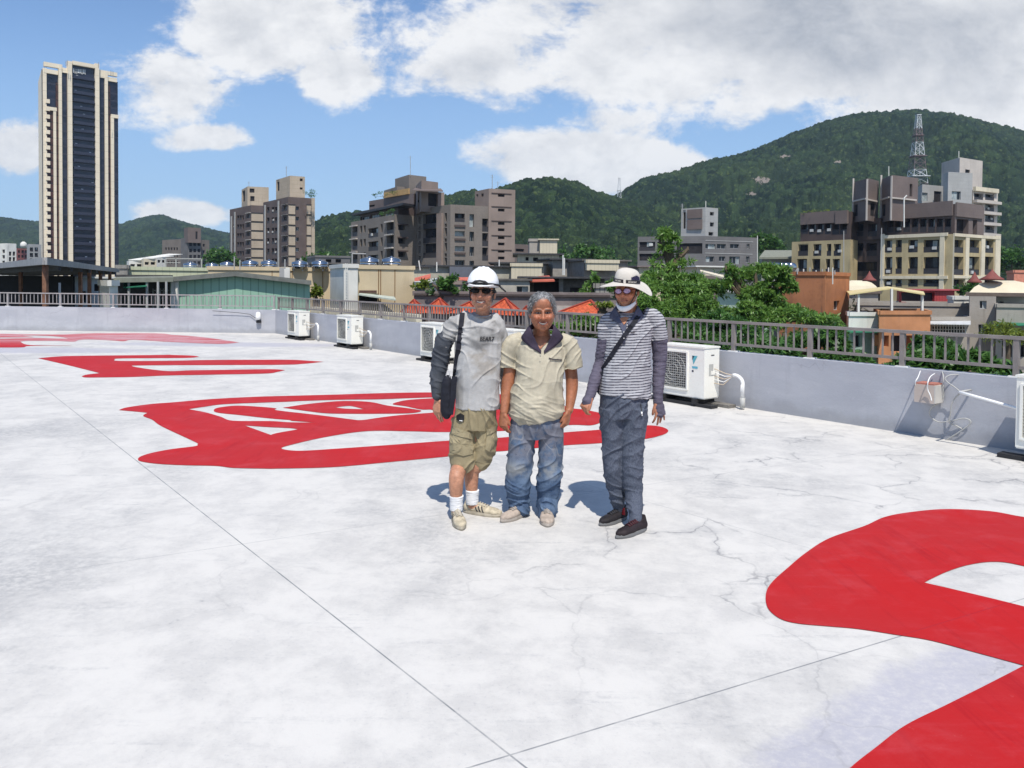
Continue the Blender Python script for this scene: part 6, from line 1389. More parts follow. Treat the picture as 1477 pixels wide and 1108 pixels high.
def skin_color(head, base, hair, brow, smile=0., teeth=True, stubble=0., hairline=None, lip=(.30, .10, .08), eyes=True):
    base = np.array(base)
    def f(co):
        c = np.tile(base, (len(co), 1)) * (1 + .10 * fbm(co, 14, 3, 3))[:, None]; q = head.loc(co); x = np.abs(q[:, 0]); y = q[:, 1]; z = q[:, 2]
        inh = (np.abs(q) < np.array([.1, .16, .145])).all(1); fr = inh & (y < -.045)
        def put(mask, col, a=1.):
            mk = np.clip(mask, 0, 1)[:, None] * a; return c * (1 - mk) + np.array(col) * mk
        sm = lambda v, e: 1 / (1 + np.exp(np.clip(v / e, -30, 30)))
        rud = np.exp(-((x - .04) / .022) ** 2 - ((z + .028) / .02) ** 2) + np.exp(-(x / .015) ** 2 - ((z + .028) / .012) ** 2); c = put(rud * fr * .35, base * np.array([1.35, .85, .8]))
        if stubble: c = put(sm(z + .052 - x * .2, .006) * fr * stubble, base * .55)
        bz = .0275 + .002 * np.cos(x * 60); c = put(sm(np.abs(z - bz) - .0038, .0010) * (x > .012) * (x < .050) * fr, brow, .85)
        if eyes:
            e = ((x - .031) / .0135) ** 2 + ((z - .0055 + .10 * (x - .031) ** 2 / .001 * .02) / .0042) ** 2
            c = put(sm(e - 1.9, .25) * fr, base * .45); c = put(sm(e - .9, .1) * fr, (.33, .29, .26)); c = put(sm(((x - .0305) / .0055) ** 2 + ((z - .0055) / .0045) ** 2 - 1, .1) * fr, (.015, .01, .008))
            c = put(sm(np.abs(z - (.0105 - 9 * (x - .031) ** 2)) - .0014, .0005) * (np.abs(x - .031) < .017) * fr, (.03, .018, .014), .9)
        mz = -.064 + 9 * x ** 2 * smile; lw = .0055 + .0034 * smile
        c = put(sm(np.abs(z - mz) - lw, .0012) * (x < .026 + .009 * smile) * fr, lip, .8)
        if teeth: c = put(sm(np.abs(z - mz) - .0058 + x * .12, .0006) * (x < .028) * fr, (.05, .02, .018)); c = put(sm(np.abs(z - mz - .0012) - .0034 + x * .05, .0005) * (x < .025) * fr, (.66, .61, .52))
        else: c = put(sm(np.abs(z - mz) - .0012, .0005) * (x < .025) * fr, (.08, .03, .025))
        c = put(sm(((x - .0085) / .004) ** 2 + ((z + .036) / .0022) ** 2 - 1, .2) * (y < -.095), (.06, .025, .02), .8)
        if smile: c = put(np.exp(-((z - (-.036 - (x - .018) * 1.7)) / .0022) ** 2) * ((x > .014) & (x < .044) & (z < -.03) & (z > -.085)) * fr, base * .5, .6)  # smile folds: crease shade painted as darker skin
        if hairline is not None: c = put(hairline(q, x, y, z) * inh, hair)
        return np.clip(c, .003, 1)
    return f
def hand(W, d, tside, pn, S_=1., curl=(.2, .25, .3, .35), spread=.09, thumb=(.75, .5), L=1.):
    """wrist W, pointing direction d, thumb side, palm normal"""
    W = Vector(W); d = Vector(d).normalized(); t = Vector(tside); t = (t - d * t.dot(d)).normalized(); p = Vector(pn); p = (p - d * p.dot(d) - t * p.dot(t)).normalized(); k = S_; o = []
    o += lt([W - d * .02 * k, W + d * .02 * k, W + d * .055 * k, W + d * .088 * k], [.026 * k, .031 * k, .040 * k, .038 * k], [.020 * k, .018 * k, .016 * k, .012 * k], side=t, caps=False)
    for i, (off, ln, r) in enumerate(((.030, .070, .0088), (.0105, .078, .0090), (-.0095, .073, .0086), (-.0285, .058, .0078))):
        b = W + d * (.082 - abs(i - 1.2) * .004) * k + t * off * k; c = curl[i]; dd = (d + t * (spread * (1.5 - i))).normalized(); pts = [b - dd * .012 * k, b]; a = c * .5
        for f in (.45, .32, .24): a += c; dv = (dd * math.cos(a) + p * math.sin(a)); b = b + dv * ln * f * k; pts.append(b)
        o += lt(pts, [r * k, r * k, r * .98 * k, r * .9 * k, r * .72 * k], side=t, n=10)
    b = W + d * .022 * k + t * .026 * k; d1 = (d * thumb[0] + t * thumb[1] + p * .35).normalized(); d2 = (d * 1. + t * thumb[1] * .3 + p * .45).normalized()
    o += lt([b - d1 * .01, b + d1 * .036 * k, b + d1 * .036 * k + d2 * .028 * k], [.0155 * k, .0115 * k, .0085 * k], side=t, n=10)
    return o
def shoe(t, heel, toe, mat, sole, stripes=None, lace=None, S_=1., w=.047, hcol=.055, collar_mat=None):
    """a low shoe from heel to toe on the floor"""
    h = Vector((heel[0], heel[1], 0)); q = Vector((toe[0], toe[1], 0)); d = (q - h).normalized(); L = (q - h).length; s_ = Vector((-d.y, d.x, 0)); up_ = Vector((0, 0, 1)); P = lambda u, v, z: h + d * u * L + s_ * v + up_ * z
    pr = lt([P(.10, 0, .045), P(.35, 0, .042), P(.62, .0, .036), P(.82, 0, .032), P(.93, 0, .028)], [w * .72, w * .78, w * .98, w * .92, w * .6], [.038, .036, .030, .026, .020], side=s_)
    pr += lt([P(.16, 0, .03), P(.17, 0, .075), P(.19, 0, .092)], [w * .72, w * .66, w * .68], [.050, .046, .046], side=s_, caps=False)
    pr += lt([P(.25, 0, .07), P(.5, 0, .062), P(.66, 0, .050)], [w * .5, w * .42, w * .42], [.02, .018, .014], side=s_)
    up = surf('shoe', pr, .004, [mat], t, disp=lambda c, n: fbm(c, 40, 2, 2) * .0012)
    mb = MB(); ol = []
    for k in range(28):
        a = 2 * math.pi * k / 28; u = .5 + .52 * math.cos(a); wd = w * (1.02 if u > .5 else .86) * (1 - max(0, u - .85) * 1.2); ol.append(P(u, wd * math.sin(a) * (1 if abs(math.sin(a)) > .0 else 1), 0))
    n = len(ol); sh = lambda p, k: P(.5, 0, 0) + (p - P(.5, 0, 0)) * k
    vs = [p + up_ * .001 for p in ol] + [sh(p, 1.04) + up_ * .012 for p in ol] + [sh(p, 1.0) + up_ * .026 for p in ol]
    mb.add(vs, [tuple(range(n))[::-1], tuple(range(2 * n, 3 * n))] + [(i, (i + 1) % n, n + (i + 1) % n, n + i) for i in range(n)] + [(n + i, n + (i + 1) % n, 2 * n + (i + 1) % n, 2 * n + i) for i in range(n)])
    ob = mb.build('shoe_sole', sole, t, smooth=False)
    # the sole and the trim belong to the shoe
    ob.parent = up
    bv = bvh(up)
    if lace:
        mb = MB()
        for k in range(5):
            u = .36 + .065 * k; a = hit(bv, P(u, -.022, .2), -up_, .004); b = hit(bv, P(u + .02, .022, .2), -up_, .004); m_ = hit(bv, P(u + .01, 0, .2), -up_, .006); mb.tube([a, m_, b], .0035, 6)
            a = hit(bv, P(u + .02, -.022, .2), -up_, .005); b = hit(bv, P(u, .022, .2), -up_, .005); mb.tube([a, hit(bv, P(u + .01, 0, .2), -up_, .008), b], .0035, 6)
        ob = mb.build('laces', lace, t, smooth=True); ob.parent = up
    if stripes:
        mb = MB()
        for sd in (-1, 1):
            for k in range(3):
                u0_ = .34 + .085 * k; pts = []
                for j in range(7): f = j / 6; a = hit(bv, P(u0_ + .07 * f, sd * .12, .028 + .038 * (1 - f)), -s_ * sd, .0018); pts.append(a)
                for j in range(6):
                    a, b = pts[j], pts[j + 1]; e = d * .005; mb.quad(a - e, a + e, b + e, b - e)
        ob = mb.build('side_stripes', stripes, t, fix=False); ob.parent = up
    return up
def bvh(o):
    me = o.data; off = WL[o.name]; return BVHTree.FromPolygons([v.co + off for v in me.vertices], [p.vertices[:] for p in me.polygons])
def hit(bv, o, d, push=.0):
    o = Vector(o); d = Vector(d).normalized(); r = bv.ray_cast(o, d)
    if r[0] is not None: return r[0] - d * push
    best = None
    for k in range(60):
        t = k * .12 if k * .12 < 7 else 7; n = bv.find_nearest(o + d * t)
        if n[0] is not None and (best is None or n[3] < best[3]): best = n
    return best[0] - d * push
CAMP = Vector((0, 0, H))
def drape(bv, px, py, push=.004): return hit(bv, CAMP, at(px, py, 5) - CAMP, push)
def ribbon(bv, pts, w, mat, name, parent, push=.006, th=.004):
    """a strap laid over a body along photo points"""
    P = [Vector(p) for p in pts]; o = []
    for i in range(len(P) - 1):
        for k in range(8): o.append(P[i].lerp(P[i + 1], k / 8))
    o.append(P[-1]); mb = MB(); C_ = [drape(bv, p.x, p.y, push) for p in o]
    for i in range(len(C_) - 1):
        d = (C_[i + 1] - C_[i]); v = (C_[i] - CAMP).normalized(); s1 = d.cross(v).normalized() * w / 2
        a, b, c, e = C_[i] - s1, C_[i] + s1, C_[i + 1] + s1, C_[i + 1] - s1; bk = v * th; mb.add([a, b, c, e, a + bk, b + bk, c + bk, e + bk], [(0, 1, 2, 3), (0, 4, 5, 1), (2, 6, 7, 3), (0, 3, 7, 4), (1, 5, 6, 2)])
    return mb.build(name, mat, parent, fix=False)
def patch(bv, poly, mat, name, parent, push=.003, th=.002):
    c = [sum(p[0] for p in poly) / len(poly), sum(p[1] for p in poly) / len(poly)]; vs = [drape(bv, *c, push)] + [drape(bv, p[0], p[1], push) for p in poly]; n = len(poly)
    bk = [v + (v - CAMP).normalized() * th * 3 for v in vs[1:]]; mb = MB(); mb.add(vs + bk, [(0, 1 + i, 1 + (i + 1) % n) for i in range(n)] + [(1 + i, n + 1 + i, n + 1 + (i + 1) % n, 1 + (i + 1) % n) for i in range(n)]); return mb.build(name, mat, parent, fix=False)
def folds(p, s, amp=.006):
    """cloth creases: sparse valleys running in a few directions"""
    w = np.stack([fbm(p, 2.6, 2, s + k) for k in range(3)], 1) * .12; q = p + w
    a = ridg(q + q[:, [2, 1, 0]] * np.array([0, 0, .6]), (3.4, 3.4, 9.5), s, 2); b = ridg(q + q[:, [2, 1, 0]] * np.array([0, 0, -.8]), (4, 4, 8), s + 5, 2); c = ridg(q, (9, 7, 3.2), s + 8, 2)
    m = np.clip(fbm(p, 2.3, 2, s + 9) * 1.6 + .5, 0, 1); m2 = np.clip(fbm(p, 2.0, 2, s + 12) * 1.6 + .5, 0, 1)
    return amp * (np.clip(a, 0, 1) ** 3 * m + np.clip(b, 0, 1) ** 3 * (1 - m) + np.clip(c, 0, 1) ** 3 * m2 * .7 + .5 * fbm(p, 5, 2, s + 3) - .3)
def collar3(h, bv, inner, outer, mat, parent, rows=6, push=.007):
    """folded shirt collar: one leaf on each side, draped from the neck line out over the shirt"""
    for q in (-1, 1):
        def cr(P, t):
            P = [Vector((p[0] * q, p[1], p[2])) for p in P]; n = len(P) - 1; i = min(int(t * n), n - 1); f = t * n - i; p0, p1, p2, p3 = P[max(i - 1, 0)], P[i], P[i + 1], P[min(i + 2, n)]
            return .5 * ((2 * p1) + (p2 - p0) * f + (2 * p0 - 5 * p1 + 4 * p2 - p3) * f * f + (3 * p1 - p0 - 3 * p2 + p3) * f ** 3)
        N = 26; vs = []
        for j in range(rows):
            for i in range(N):
                a = cr(inner, i / (N - 1)); b = cr(outer, i / (N - 1)); g = j / (rows - 1); p = a.lerp(b, g); p.z += .012 * math.sin(g * math.pi) ; p = h.w(*p)
                r = bv.ray_cast(CAMP, p - CAMP)
                if r[0] is not None and (r[0] - CAMP).length < (p - CAMP).length + .004: p = r[0] - (p - CAMP).normalized() * push
                vs.append(p)
        mb = MB(); mb.add(vs, [(j * N + i, j * N + i + 1, (j + 1) * N + i + 1, (j + 1) * N + i) for j in range(rows - 1) for i in range(N - 1)])
        o = mb.build('collar', mat, parent, smooth=True, fix=False); so = o.modifiers.new('thick', 'SOLIDIFY'); so.thickness = .003; so.offset = 0
def q3(D): return lambda px, py, dy=0.: at(px, py, D + dy)

# ================================================================ person 1: white helmet
A1 = q3(5.5)
p1 = thing('person', 'person in a white safety helmet, sunglasses, grey long sleeved shirt and khaki cargo shorts', 'person', (A1(690, 700).x, 5.5, 0))
h1 = Head(A1(696, 422, -.04), 1.10, yaw=-.10, pitch=-.02, roll=.03)
SK1 = (.42, .205, .125)
fL1 = G(658, 750); fR1 = G(681, 741)
body = h1.prims(smile=1.) + lt([h1.w(0, .035, -.05), h1.w(0, .050, -.12), A1(694, 466, .04)], [.050, .052, .07], [.060, .062, .07])
tor = lt([A1(694, 462, .04), A1(692, 478, .03), A1(690, 520, .02), A1(688, 570, .03), A1(686, 605, .03)], [.09, .155, .145, .14, .15], [.07, .10, .105, .10, .11])
armL = [A1(658, 470, .02), A1(643, 494, .02), A1(635, 522, .03), A1(631.5, 575, -.02)]; armR = [A1(716, 471, .03), A1(727, 520, .12), A1(731, 572, .16)]
body += tor + lt(armL, [.052, .045, .040, .028]) + lt(armR, [.055, .042, .028])
legL = [A1(671, 605, .02), A1(664, 668, -.03), Vector((fL1.x, fL1.y, .30)), Vector((fL1.x, fL1.y, .09))]; legR = [A1(699, 605, .04), A1(689, 665, .02), Vector((fR1.x - .005, fR1.y, .30)), Vector((fR1.x, fR1.y, .09))]
body += lt(legL, [.085, .058, .054, .036]) + lt(legR, [.085, .058, .054, .036]) + lt([Vector((fL1.x, fL1.y, .06)), Vector((fL1.x + .03, fL1.y - .15, .03))], [.032, .018]) + lt([Vector((fR1.x, fR1.y, .06)), Vector((fR1.x + .14, fR1.y - .03, .03))], [.032, .018])
body += hand(A1(632, 576, -.02), (-.06, -.12, -1), (.8, -.5, 0), (.4, .85, 0), 1.05, curl=(.12, .2, .28, .38)) + hand(A1(731, 575, .16), (.05, .1, -1), (-.8, -.4, 0), (-.4, .8, 0), 1.0)
b1 = surf('body', body, .0034, [M_SKIN], p1, disp=lambda c, n: h1.disp(c, n, 1.), color=skin_color(h1, SK1, (.02, .018, .016), (.03, .022, .018), smile=1., hairline=lambda q, x, y, z: ((z > .0) & (y > -.02) | (z > .075)).astype(float)))
# shirt
sh_t = lt([A1(688, 589, .02), A1(688.5, 560, .02), A1(690, 520, .01), A1(691, 490, .015), A1(692, 474, .025), A1(693.5, 463, .035), A1(695, 455, .045)], [.158, .163, .166, .170, .166, .125, .075], [.128, .130, .128, .125, .112, .088, .062], caps=False)
sh_t += lt([A1(672, 459, .035), A1(656, 470, .02), A1(645, 488, .02), A1(641, 496, .02)], [.05, .068, .060, .058]) + lt([A1(713, 460, .035), A1(718, 473, .03), A1(725, 500, .08), A1(729, 545, .14), A1(731, 570, .16)], [.05, .060, .052, .046, .04])
def col1(co):
    px_ = (co[:, 0] / co[:, 1]) * F + 738.5; pz = co[:, 2]; X = co[:, 0] - p1.location.x
    c = np.tile(np.array([.40, .395, .385]), (len(co), 1)) * (1 + .06 * fbm(co * np.array([60, 60, 200]), 1, 2, 2))[:, None]
    zc = A1(700, 484).z; n = fbm(co, 9, 4, 7)
    wet = np.clip(1.3 - ((X - .04) / .13) ** 2 - ((pz - zc) / .10) ** 2 + n * .9, 0, 1) * (co[:, 1] < 5.5); c = c * (1 - .55 * wet[:, None]); pass
    zb_ = A1(700, 522).z; dirt = np.clip(.9 - ((X - .03) / .10) ** 2 - ((pz - zb_) / .11) ** 2 + fbm(co, 16, 4, 4) * 1.3, 0, 1) * (co[:, 1] < 5.5); c = c * (1 - dirt[:, None] * .45) + np.array([.22, .18, .13]) * dirt[:, None] * .45
    arm = np.clip(.6 + fbm(co, 12, 4, 8), 0, 1) * (X < -.16); c = c * (1 - .3 * arm[:, None]); return c
s1_ = surf('shirt', sh_t, .0042, [M_CLOTH], p1, disp=lambda c, n: folds(c, 3, .012) + .004 * fbm(c, 6, 2, 1), color=col1)
bs1 = bvh(s1_)
M_DKSL = M('dark_grey_oversleeve', (.050, .056, .068), .75, var=.2, vs=14, bump=.4, bs=200)
surf('oversleeve', lt([A1(641, 491, .02), A1(636, 512, .03), A1(633.5, 530, .03), A1(631, 552, .01), A1(631.5, 570, -.015)], [.064, .062, .056, .051, .039]), .004, [M_DKSL], p1, disp=lambda c, n: .010 * np.clip(ridg(c + c[:, [2, 1, 0]] * np.array([0, 0, .5]), (8, 8, 19), 2, 2), 0, 1) ** 1.8 + .004 * fbm(c, 14, 2, 6))
mb = MB(); mb.tube([A1(631.7, 567, -.018), A1(632, 575, -.02)], [.036, .034], 16); mb.build('sleeve_cuff', M('black_knit_cuff', (.012, .012, .014), .8), p1, smooth=True)
# collar trim
mb = MB(); ring = []
for k in range(25): a = 2 * math.pi * k / 24; ring.append(h1.w(.066 * math.sin(a), .045 - .062 * math.cos(a), -.130 - .020 * max(0, math.cos(a)) - .006))
mb.tube(ring, .007, 6, cap=False); mb.build('neckband', M('grey_rib', (.20, .20, .21), .9), p1, smooth=True)
# wording on the chest
cu = bpy.data.curves.new('txt', 'FONT'); cu.body = 'BEAR7'; cu.size = 1.; cu.offset = .03; to = bpy.data.objects.new('txt', cu); COL.objects.link(to); bpy.context.view_layer.update()
tm = bpy.data.meshes.new_from_object(to.evaluated_get(bpy.context.evaluated_depsgraph_get())); bpy.data.objects.remove(to)
xs_ = [v.co.x for v in tm.vertices]; ys_ = [v.co.y for v in tm.vertices]; x0_, x1_, y0_, y1_ = min(xs_), max(xs_), min(ys_), max(ys_)
def txt_place(tm, bv, xa, xb, ya, yb, tilt, mat, name, parent, push=.004):
    for v in tm.vertices:
        u = (v.co.x - x0_) / (x1_ - x0_); w_ = (v.co.y - y0_) / (y1_ - y0_); v.co = drape(bv, xa + (xb - xa) * u + w_ * .8, yb + (ya - yb) * w_ + tilt * u, push) - WL[parent.name]
    tm.materials.clear(); tm.materials.append(mat); tm.name = name; o = bpy.data.objects.new(name, tm); link(o, parent); WL[o.name] = WL[parent.name]; return o
txt_place(tm, bs1, 692, 712.6, 485.6, 491.8, .3, M('black_print', (.012, .012, .014), .6), 'chest_print', p1, .009)
# shorts
KH = M('khaki_twill', (.27, .225, .135), .85, var=.14, vs=10, fine=.25, bump=.3, bs=250)
shp = lt([A1(687, 585, .02), A1(686, 600, .02), A1(684, 618, .02)], [.152, .155, .150], [.122, .125, .115], caps=False) + lt([A1(670, 605, .01), A1(666, 640, -.01), A1(667, 667, -.02)], [.088, .092, .091], [.098, .095, .085]) + lt([A1(700, 605, .03), A1(699, 640, .03), A1(692, 664, .03)], [.086, .086, .074], [.098, .095, .08])
s = surf('shorts', shp, .0042, [KH], p1, disp=lambda c, n: folds(c, 13, .012)); bsh = bvh(s)
KH2 = M('khaki_pocket', (.29, .245, .15), .85, var=.14, vs=10, fine=.2, bump=.3, bs=250)
for poly, fl in (([(648, 622), (664, 626), (682, 632), (682, 655), (668, 658), (649, 652)], [(646.5, 614), (664, 619), (682.5, 626), (682, 634), (664, 630), (647, 624)]), ([(703, 622), (715.5, 618), (714, 640), (706, 652), (700, 648)], [(702, 619), (716, 614), (716, 622), (702, 628)])):
    def grid_patch(poly, name, push):
        P = [Vector(p) for p in poly]; c = sum(P, Vector((0, 0))) / len(P); rings = []
        mb = MB(); n = len(P); pts = [c + (p - c) * f for f in (0.001, .35, .7, 1.) for p in [P[i].lerp(P[(i + 1) % n], k / 4) for i in range(n) for k in range(4)]]; m_ = 4 * n
        vs = [drape(bsh, p.x, p.y, push) for p in pts] + [drape(bsh, p.x, p.y, -.004) for p in pts[-m_:]]; mb.add(vs, [(r * m_ + i, r * m_ + (i + 1) % m_, (r + 1) * m_ + (i + 1) % m_, (r + 1) * m_ + i) for r in range(4) for i in range(m_)]); return mb.build(name, KH2, p1, smooth=False, fix=False)
    grid_patch(poly, 'cargo_pocket', .009); grid_patch(fl, 'pocket_flap', .016)
patch(bsh, [(664 + 6.6 * math.cos(R_(60 * k + 30)), 602.5 + 6.6 * math.sin(R_(60 * k + 30))) for k in range(6)], M('black_badge', (.012, .012, .013), .6), 'badge', p1, .014, .003)
patch(bsh, [(662.5, 606.2), (667, 606.6), (666.8, 607.8), (662.4, 607.4)], M_WPIPE, 'badge_mark', p1, .018, .001)
for (a, b) in (((648, 668), (684, 670)), ((679, 664), (704, 664))):
    pass
# socks and shoes
WS = M('white_sock', (.72, .72, .72), .9, bump=.4, bs=200)
for f in (fL1, fR1): surf('sock', lt([Vector((f.x, f.y, .07)), Vector((f.x, f.y, .13)), Vector((f.x, f.y, .175))], [.046, .047, .052], caps=False), .004, [WS], p1, disp=lambda c, n: .002 * fbm(c * np.array([1, 1, 5]), 30, 2, 1))
SHC = M('dirty_cream_shoe', (.46, .40, .29), .75, var=.25, vs=25, fine=.3, bump=.3, bs=200); SOC = M('dirty_sole', (.36, .32, .25), .8, var=.2, vs=20); DST = M('dark_stripe', (.03, .03, .035), .7)
shoe(p1, (fL1.x - .012, fL1.y + .055), (fL1.x + .055, fL1.y - .235), SHC, SOC, stripes=DST, lace=M('cream_lace', (.5, .45, .36)))
shoe(p1, (fR1.x - .06, fR1.y + .035), (fR1.x + .215, fR1.y - .075), SHC, SOC, stripes=DST, lace=M('cream_lace', (.5, .45, .36)))
# helmet
M_HEL = M('white_helmet_plastic', (.80, .80, .80), .3, var=.02, spec=.5)
def helmet():
    hp = h1.E((0, .012, .057), (.102, .128, .111)); 
    def dsp(c, n):
        q = h1.loc(c); top = np.clip((q[:, 2] - .05) / .05, 0, 1); r = np.zeros(len(c))
        for x0 in (-.028, 0, .028): r += .004 * np.exp(-((q[:, 0] - x0) / .007) ** 2)
        return r * top * 1.0
    o = surf('helmet', hp + lt([h1.w(-.085, -.05, .052), h1.w(-.045, -.118, .042), h1.w(0, -.142, .039), h1.w(.045, -.118, .042), h1.w(.085, -.05, .052)], [.014, .020, .022, .020, .014], [.006] * 5, side=(0, -1, 0)), .0038, [M_HEL], p1, disp=dsp, smooth=3)
    # open the underside
    bm = bmesh.new(); bm.from_mesh(o.data); off = WL[o.name]; kill = []
    for f in bm.faces:
        q = h1.loc(np.array([vm_(f.calc_center_median() + off)]))[0]
        if q[2] < .034: kill.append(f)
    bmesh.ops.delete(bm, geom=kill, context='FACES'); bm.to_mesh(o.data); bm.free(); return o
hm_ = helmet()
mb = MB(); pts = [h1.w(.108 * math.sin(a), .012 - .134 * math.cos(a), .050 + .006 * math.cos(a)) for a in [math.pi * 2 * k / 32 for k in range(33)]]; mb.tube(pts, .0075, 8, cap=False)
mb.tube([h1.w(-.045, -.128, .058), h1.w(-.03, -.132, .068), h1.w(0, -.136, .072), h1.w(.03, -.132, .068), h1.w(.045, -.128, .058)], .0075, 8)
mb.tube([h1.w(.108, -.01, .048), h1.w(.125, -.02, .032), h1.w(.155, -.03, .010)], [.006, .007, .005], 6); mb.build('helmet_band', M_BLK, p1, smooth=True)
for q in (-1, 1):
    mb = MB(); mb.tube([h1.w(q * .083, -.02, .05), h1.w(q * .080, -.03, -.0), h1.w(q * .070, -.045, -.06)], .004, 6); mb.build('chin_strap', M_BLK, p1)
M_LENS = M('black_lens', (.004, .004, .005), .25, spec=.15, var=0)
mb = MB()
for q in (-1, 1):
    ring = [h1.w(q * (.034 + .029 * math.cos(a)), -.097 + .018 * max(0, math.cos(a)) ** 2 + .004, .010 + .0155 * math.sin(a) * (1.1 if math.sin(a) < 0 else .9)) for a in [2 * math.pi * k / 20 for k in range(20)]]
    c = h1.w(q * .034, -.104, .010); mb.add([c] + ring + [p + h1.m @ Vector((0, .006, 0)) for p in ring], [(0, 1 + k, 1 + (k + 1) % 20) for k in range(20)] + [(1 + k, 21 + k, 21 + (k + 1) % 20, 1 + (k + 1) % 20) for k in range(20)])
    mb.tube([h1.w(q * .060, -.088, .016), h1.w(q * .080, -.05, .014), h1.w(q * .084, .01, .012)], .0035, 6)
mb.tube([h1.w(-.064, -.086, .021), h1.w(-.03, -.102, .022), h1.w(0, -.106, .019), h1.w(.03, -.102, .022), h1.w(.064, -.086, .021)], .0035, 6); mb.build('sunglasses', M_LENS, p1, fix=False)
# the shoulder bag (a thing of its own)
M_BAG = M('black_bag_cloth', (.010, .011, .018), .75, var=.2, vs=20, bump=.3)
bag = thing('shoulder_bag', 'slim black shoulder bag hanging at the side of the person in the white helmet', 'bag', A1(643, 600, -.09))
surf('bag_body', lt([A1(646, 545, -.08), A1(645, 552, -.085), A1(644.5, 575, -.09), A1(644, 594, -.09), A1(644.5, 600, -.09)], [.022, .038, .044, .043, .03], [.02, .030, .034, .034, .02]), .004, [M_BAG], bag, disp=lambda c, n: .003 * fbm(c, 20, 2, 4))
P_ = [(667, 451), (666, 460), (664, 480), (661, 505), (657.8, 525), (656, 546)]
ribbon(bs1, P_, .036, M_BAG, 'bag_strap', bag, .012)
mb = MB(); mb.beam(A1(655.5, 543, -.125), A1(653.5, 575, -.128), .038, .006, (0, 1, 0)); mb.beam(A1(653.5, 574, -.128), A1(650, 598, -.12), .034, .006, (0, 1, 0)); mb.build('strap_end', M_BAG, bag)
mb = MB(); mb.tube([A1(645, 552, -.10), A1(643.5, 540, -.09), A1(646, 531, -.09), A1(648.5, 540, -.09), A1(648, 552, -.10)], .0028, 6); mb.build('cord', M('grey_cord', (.35, .35, .36)), bag, smooth=True)

# ================================================================ person 2: grey hair, cream polo shirt
A2 = q3(5.5)
p2 = thing('person', 'smiling grey haired person in a cream polo shirt with dark collar and paint stained jeans', 'person', (A2(775, 700).x, 5.5, 0))
h2 = Head(A2(782, 450.5, -.085), 1.07, yaw=.03, pitch=.10, roll=-.02, fat=.014)
SK2 = (.33, .13, .068)
fL2 = G(751, 744); fR2 = G(788, 747)
body = h2.prims(smile=1.2) + lt([h2.w(0, .045, -.05), h2.w(0, .065, -.11), A2(780, 492, .035)], [.054, .056, .08], [.056, .058, .070])
body += lt([A2(780, 488, .03), A2(779, 505, .02), A2(777, 550, .01), A2(775, 580, .02), A2(774, 598, .03)], [.10, .155, .145, .145, .12], [.07, .10, .11, .11, .07])
aL = [A2(741, 500, .03), A2(733, 550, .04), A2(727, 594, -.03)]; aR = [A2(819, 501, .03), A2(825, 552, .05), A2(821, 592, -.02)]
body += lt(aL, [.048, .047, .029]) + lt(aR, [.048, .045, .029])
body += lt([A2(757, 606, .03), A2(752, 650, .01), A2(749, 688, 0), Vector((fL2.x, fL2.y, .08))], [.065, .06, .045, .028]) + lt([A2(792, 606, .03), A2(794, 650, .01), A2(792, 688, 0), Vector((fR2.x, fR2.y, .08))], [.065, .06, .045, .028])
body += lt([Vector((fL2.x, fL2.y, .06)), Vector((fL2.x - .07, fL2.y - .10, .03))], [.032, .018]) + lt([Vector((fR2.x, fR2.y, .06)), Vector((fR2.x, fR2.y - .13, .03))], [.032, .018])
body += hand(A2(726, 597, -.035), (-.02, -.10, -1), (.75, -.6, 0), (.6, .75, 0), 1.02, curl=(.30, .38, .45, .5), thumb=(.85, .35)) + hand(A2(819.5, 595, -.03), (-.22, -.14, -1), (-.6, -.75, 0), (-.75, .6, 0), 1.02, curl=(.28, .36, .42, .5), thumb=(.85, .35))
surf('body', body, .0034, [M_SKIN], p2, disp=lambda c, n: h2.disp(c, n, 1.2), color=skin_color(h2, SK2, (.20, .20, .20), (.035, .026, .022), smile=1.2, lip=(.26, .075, .06), hairline=lambda q, x, y, z: .7 * ((y > -.015) & (z > -.02) | (z > .095)).astype(float)))
# open collar with bare chest
POL = (.45, .41, .315)
sh_t = lt([A2(776, 606, .0), A2(774.5, 595, .0), A2(774.5, 575, .0), A2(777, 548, .0), A2(779, 522, .01), A2(780, 502, .02), A2(780.5, 492, .03), A2(781, 484, .04)], [.172, .198, .192, .172, .176, .184, .148, .085], [.140, .160, .158, .145, .138, .120, .092, .062], caps=False)
sh_t += lt([A2(755, 487, .03), A2(739, 497, .03), A2(733, 515, .035), A2(732, 530, .035)], [.05, .070, .068, .066], caps=False) + lt([A2(806, 487, .03), A2(820, 498, .03), A2(825, 515, .035), A2(826.5, 530, .04)], [.05, .070, .068, .068], caps=False)
def col2(co):
    c = np.tile(np.array(POL), (len(co), 1)) * (1 + .05 * fbm(co, 5, 3, 3))[:, None]; st = np.clip(fbm(co, 7, 4, 14) * 1.5 - .45, 0, 1); return c * (1 - st[:, None] * .25)
def dsp2(c, n):
    low = np.clip((A2(776, 560).z - c[:, 2]) / .15, 0, 1); drape_ = .010 * low * np.clip(ridg(c + c[:, [2, 1, 0]] * np.array([0, 0, .35]), (4, 4, 22), 31, 2), 0, 1) ** 1.4
    return folds(c, 23, .010) + drape_ * .7
s = surf('polo_shirt', sh_t, .0042, [M_CLOTH], p2, disp=dsp2, color=col2); bs2 = bvh(s)
